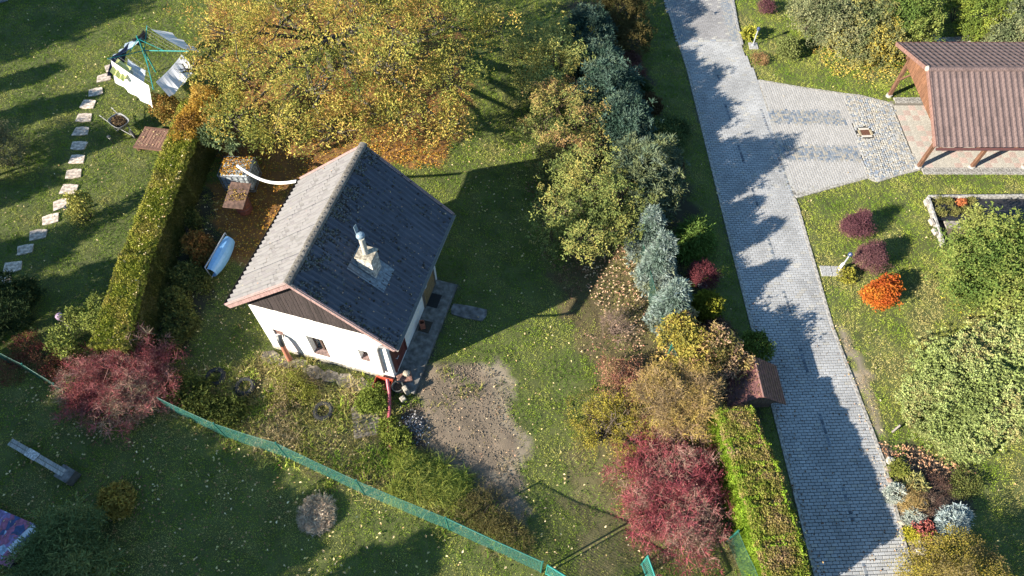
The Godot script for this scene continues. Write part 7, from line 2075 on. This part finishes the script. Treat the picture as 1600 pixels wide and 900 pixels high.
func build_leaves():
	var pale := [Color(0.6, 0.52, 0.2), Color(0.66, 0.54, 0.32), Color(0.5, 0.34, 0.16), Color(0.75, 0.65, 0.42)]
	var gold := [Color(0.3, 0.13, 0.03), Color(0.42, 0.2, 0.03), Color(0.5, 0.3, 0.05), Color(0.56, 0.4, 0.1)]
	var tan_ := [Color(0.4, 0.22, 0.15), Color(0.55, 0.38, 0.25), Color(0.66, 0.52, 0.34), Color(0.3, 0.16, 0.09)]
	var dark := [Color(0.1, 0.06, 0.04), Color(0.18, 0.1, 0.06), Color(0.3, 0.2, 0.12)]
	strew(PackedVector2Array([Vector2(-24.85, -30.19), Vector2(-17.09, -30.19), Vector2(-13.89, -18.14), Vector2(-14.87, -11.82), Vector2(-17.95, -12.33)]), 5.0, pale, 0.055, 0.1, 0.035, 0.8)
	strew(PackedVector2Array([Vector2(-19.52, -12.85), Vector2(-11.45, -8.97), Vector2(-4.66, -6.07), Vector2(0.73, -3.88), Vector2(-16.45, -3.71)]), 19.0, pale, 0.06, 0.115, 0.05, 0.8)
	strew(PackedVector2Array([Vector2(-19.52, -12.85), Vector2(-11.45, -8.97), Vector2(-6.54, -6.86), Vector2(-6.98, -3.88), Vector2(-16.45, -3.71)]), 9.0, [Color(0.22, 0.13, 0.07), Color(0.36, 0.24, 0.12)], 0.06, 0.1, 0.045)
	strew(PackedVector2Array([Vector2(-13.63, -18.14), Vector2(-11.36, -18.14), Vector2(-8.04, -10.83), Vector2(-4.25, -9.88), Vector2(-2.22, -7.68), Vector2(0.0, -4.58), Vector2(-4.68, -6.27), Vector2(-11.20, -8.97)]), 9.0, pale, 0.05, 0.09, 0.08)
	strew(PackedVector2Array([Vector2(-2.61, -19.82), Vector2(0.76, -18.14), Vector2(2.24, -12.33), Vector2(4.47, -9.88), Vector2(3.08, -5.69), Vector2(0.74, -4.05), Vector2(0.0, -7.68), Vector2(-2.13, -9.88)]), 10.0, pale, 0.055, 0.1, 0.035, 0.8)
	strew(PackedVector2Array([Vector2(0.81, -7.68), Vector2(3.64, -7.68), Vector2(4.80, -4.05), Vector2(1.11, -4.05)]), 11.0, pale, 0.055, 0.1, 0.035, 0.7)
	strew(PackedVector2Array([Vector2(11.17, -17.81), Vector2(16.06, -17.81), Vector2(17.95, -12.33), Vector2(14.69, -3.88), Vector2(11.62, -4.05), Vector2(11.10, -11.82)]), 2.6, pale, 0.055, 0.1, 0.035, 0.8)
	strew(PackedVector2Array([Vector2(10.32, -26.91), Vector2(14.22, -24.76), Vector2(16.71, -23.54), Vector2(13.38, -18.14), Vector2(11.17, -17.81)]), 0.5, pale)
	strew(PackedVector2Array([Vector2(6.21, -30.19), Vector2(7.46, -30.19), Vector2(8.43, -11.82), Vector2(7.25, -11.32)]), 0.5, pale)
	strew(cherry_litter, 75.0, gold, 0.055, 0.095, 0.03)
	strew(PackedVector2Array([Vector2(-6.33, -20.46), Vector2(-4.13, -19.30), Vector2(-2.59, -19.41), Vector2(-2.93, -21.07), Vector2(-5.42, -21.99)]), 90.0, gold, 0.055, 0.095, 0.04)
	strew(PackedVector2Array([Vector2(-12.45, -20.71), Vector2(-11.80, -20.17), Vector2(-8.38, -18.46), Vector2(-9.03, -15.06), Vector2(-10.46, -15.06), Vector2(-11.58, -16.86)]), 60.0, [Color(0.16, 0.07, 0.025), Color(0.28, 0.13, 0.035), Color(0.36, 0.2, 0.05)], 0.055, 0.095, 0.04)
	strew(PackedVector2Array([Vector2(-10.94, -15.65), Vector2(-8.79, -15.06), Vector2(-9.12, -10.83), Vector2(-10.69, -10.11), Vector2(-11.80, -12.85)]), 9.0, [Color(0.25, 0.16, 0.06), Color(0.4, 0.3, 0.12)])
	strew(PackedVector2Array([Vector2(-2.75, -22.76), Vector2(0.81, -21.62), Vector2(2.40, -15.65), Vector2(0.70, -14.49), Vector2(-1.49, -17.17)]), 5.0, pale)
	strew(PackedVector2Array([Vector2(2.26, -15.06), Vector2(4.45, -15.65), Vector2(4.96, -13.65), Vector2(4.34, -10.83), Vector2(2.95, -12.85)]), 80.0, tan_, 0.06, 0.1, 0.05)
	strew(PackedVector2Array([Vector2(0.51, -18.46), Vector2(1.84, -20.17), Vector2(3.09, -15.06), Vector2(2.27, -12.85), Vector2(1.18, -14.77)]), 75.0, dark, 0.06, 0.1, 0.05)
	strew(PackedVector2Array([Vector2(2.44, -11.82), Vector2(4.61, -11.32), Vector2(4.68, -9.88), Vector2(2.78, -10.11)]), 30.0, [Color(0.36, 0.16, 0.12), Color(0.5, 0.32, 0.24)], 0.05, 0.09, 0.05)
	strew(PackedVector2Array([Vector2(-3.10, -10.11), Vector2(-1.19, -10.64), Vector2(0.0, -8.97), Vector2(0.19, -5.88), Vector2(-1.18, -6.46), Vector2(-2.44, -7.89)]), 12.0, tan_, 0.04, 0.07)
	strew(right_litter, 70.0, [Color(0.42, 0.3, 0.06), Color(0.56, 0.42, 0.07), Color(0.62, 0.48, 0.14), Color(0.36, 0.2, 0.06)], 0.05, 0.1, 0.06)
	strew(PackedVector2Array([Vector2(13.71, -28.28), Vector2(14.17, -24.55), Vector2(16.01, -24.02), Vector2(17.64, -24.76), Vector2(17.95, -27.81)]), 18.0, [Color(0.5, 0.4, 0.08), Color(0.6, 0.46, 0.12)])
	strew(PackedVector2Array([Vector2(11.57, -7.89), Vector2(12.93, -7.68), Vector2(14.36, -6.86), Vector2(13.53, -6.46), Vector2(12.28, -6.86), Vector2(11.67, -7.16)]), 140.0, [Color(0.4, 0.2, 0.12), Color(0.52, 0.34, 0.2), Color(0.3, 0.14, 0.08)], 0.06, 0.1, 0.06)
	strew(PackedVector2Array([Vector2(15.62, -14.49), Vector2(15.89, -12.85), Vector2(16.87, -11.82), Vector2(16.20, -11.82), Vector2(15.29, -13.11)]), 26.0, [Color(0.5, 0.42, 0.05), Color(0.6, 0.5, 0.1)])
	strew(PackedVector2Array([Vector2(8.56, -11.32), Vector2(10.76, -11.32), Vector2(11.39, -3.88), Vector2(8.72, -3.88)]), 5.0, dark, 0.05, 0.085, 0.03)
	strew(PackedVector2Array([Vector2(8.35, -13.11), Vector2(8.67, -13.11), Vector2(8.96, -3.88), Vector2(8.59, -3.88)]), 22.0, dark, 0.05, 0.09, 0.03)
	strew(PackedVector2Array([Vector2(10.94, -12.07), Vector2(11.43, -12.07), Vector2(11.75, -3.88), Vector2(11.29, -3.88)]), 20.0, tan_, 0.04, 0.08, 0.03)
	strew(PackedVector2Array([Vector2(-13.74, -7.68), Vector2(-10.59, -6.46), Vector2(-10.19, -4.94), Vector2(-12.40, -4.76)]), 14.0, dark)
	strew(PackedVector2Array([Vector2(-16.94, -10.83), Vector2(-14.99, -10.83), Vector2(-11.66, -8.97), Vector2(-11.60, -7.27), Vector2(-15.41, -8.97)]), 12.0, dark)
	strew(PackedVector2Array([Vector2(-15.46, -5.88), Vector2(-14.04, -5.13), Vector2(-14.27, -4.23), Vector2(-14.89, -4.40)]), 14.0, tan_, 0.05, 0.08, 0.475)
	# leaves that came to lie on the roof, the hedges, the tank, the board and the little roof
	var W := 4.455
	var xf := Transform3D(Basis(UP, deg_to_rad(-16.25)), Vector3(-8.159, 0, -11.268))
	for i in 110:
		var s := 1 if rng.randf() < 0.85 else -1
		var k := sqrt(rng.randf())
		var n := Vector3(s * 2.42, 2.75, 0).normalized()
		var p := hp(W * 0.5 + s * 2.75 * k, 5.42 - 2.42 * k, rng.randf_range(-0.2, 4.9)) + n * 0.045
		lay_leaf(xf * p, tan_, 0.04, 0.075, xf.basis * n)
	for d in [[Vector3(6.32, 1.60, -8.31), Vector3(7.99, 1.60, -3.75), 0.9, 60], [Vector3(-12.69, 1.65, -21.02), Vector3(-12.95, 1.65, -10.68), 0.9, 170]]:
		var a: Vector3 = d[0]
		var b: Vector3 = d[1]
		for i in d[3]:
			var k := rng.randf()
			if d[3] > 100: k = pow(k, 1.6)
			var p := a.lerp(b, k) + Vector3(rng.randf_range(-0.4, 0.5), 0.04, rng.randf_range(-0.2, 0.2))
			lay_leaf(p, pale, 0.05, 0.085)
	var tank: Vector3 = ground(Vector3(-10.64, 1.00, -18.57))
	for i in 420:
		lay_leaf(tank + Vector3(rng.randf_range(-0.55, 0.55), 1.0 + rng.randf() * 0.05, rng.randf_range(-0.47, 0.47)), gold, 0.06, 0.1)
	for i in 90:
		lay_leaf(ground(Vector3(-10.34, 0.90, -17.19)) + Vector3(rng.randf_range(-0.38, 0.38), 0.965 + rng.randf() * 0.02, rng.randf_range(-0.5, 0.3)), [Color(0.2, 0.12, 0.04), Color(0.4, 0.28, 0.08)], 0.06, 0.1)
	for i in 120:
		var x := -rng.randf() * 0.9
		lay_leaf(Vector3(7.75 + x, 1.3 + x * 0.766 + 0.045, -9.55 + rng.randf_range(-0.65, 0.65)), dark, 0.05, 0.085, Vector3(-0.6, 0.8, 0))
	for i in 26:
		lay_leaf(Vector3(-14.67, 0.0, -20.71) + Vector3(rng.randf_range(-0.6, 0.55), 0.34, rng.randf_range(-0.5, 0.5)), pale, 0.05, 0.085)
	tag(many(self, "fallen_leaves", sprig("fallen"), leaf_mat("leaf_0.4", 0.4), leaf_x, leaf_c), "fallen leaves scattered over lawns, roofs and beds", "leaves")
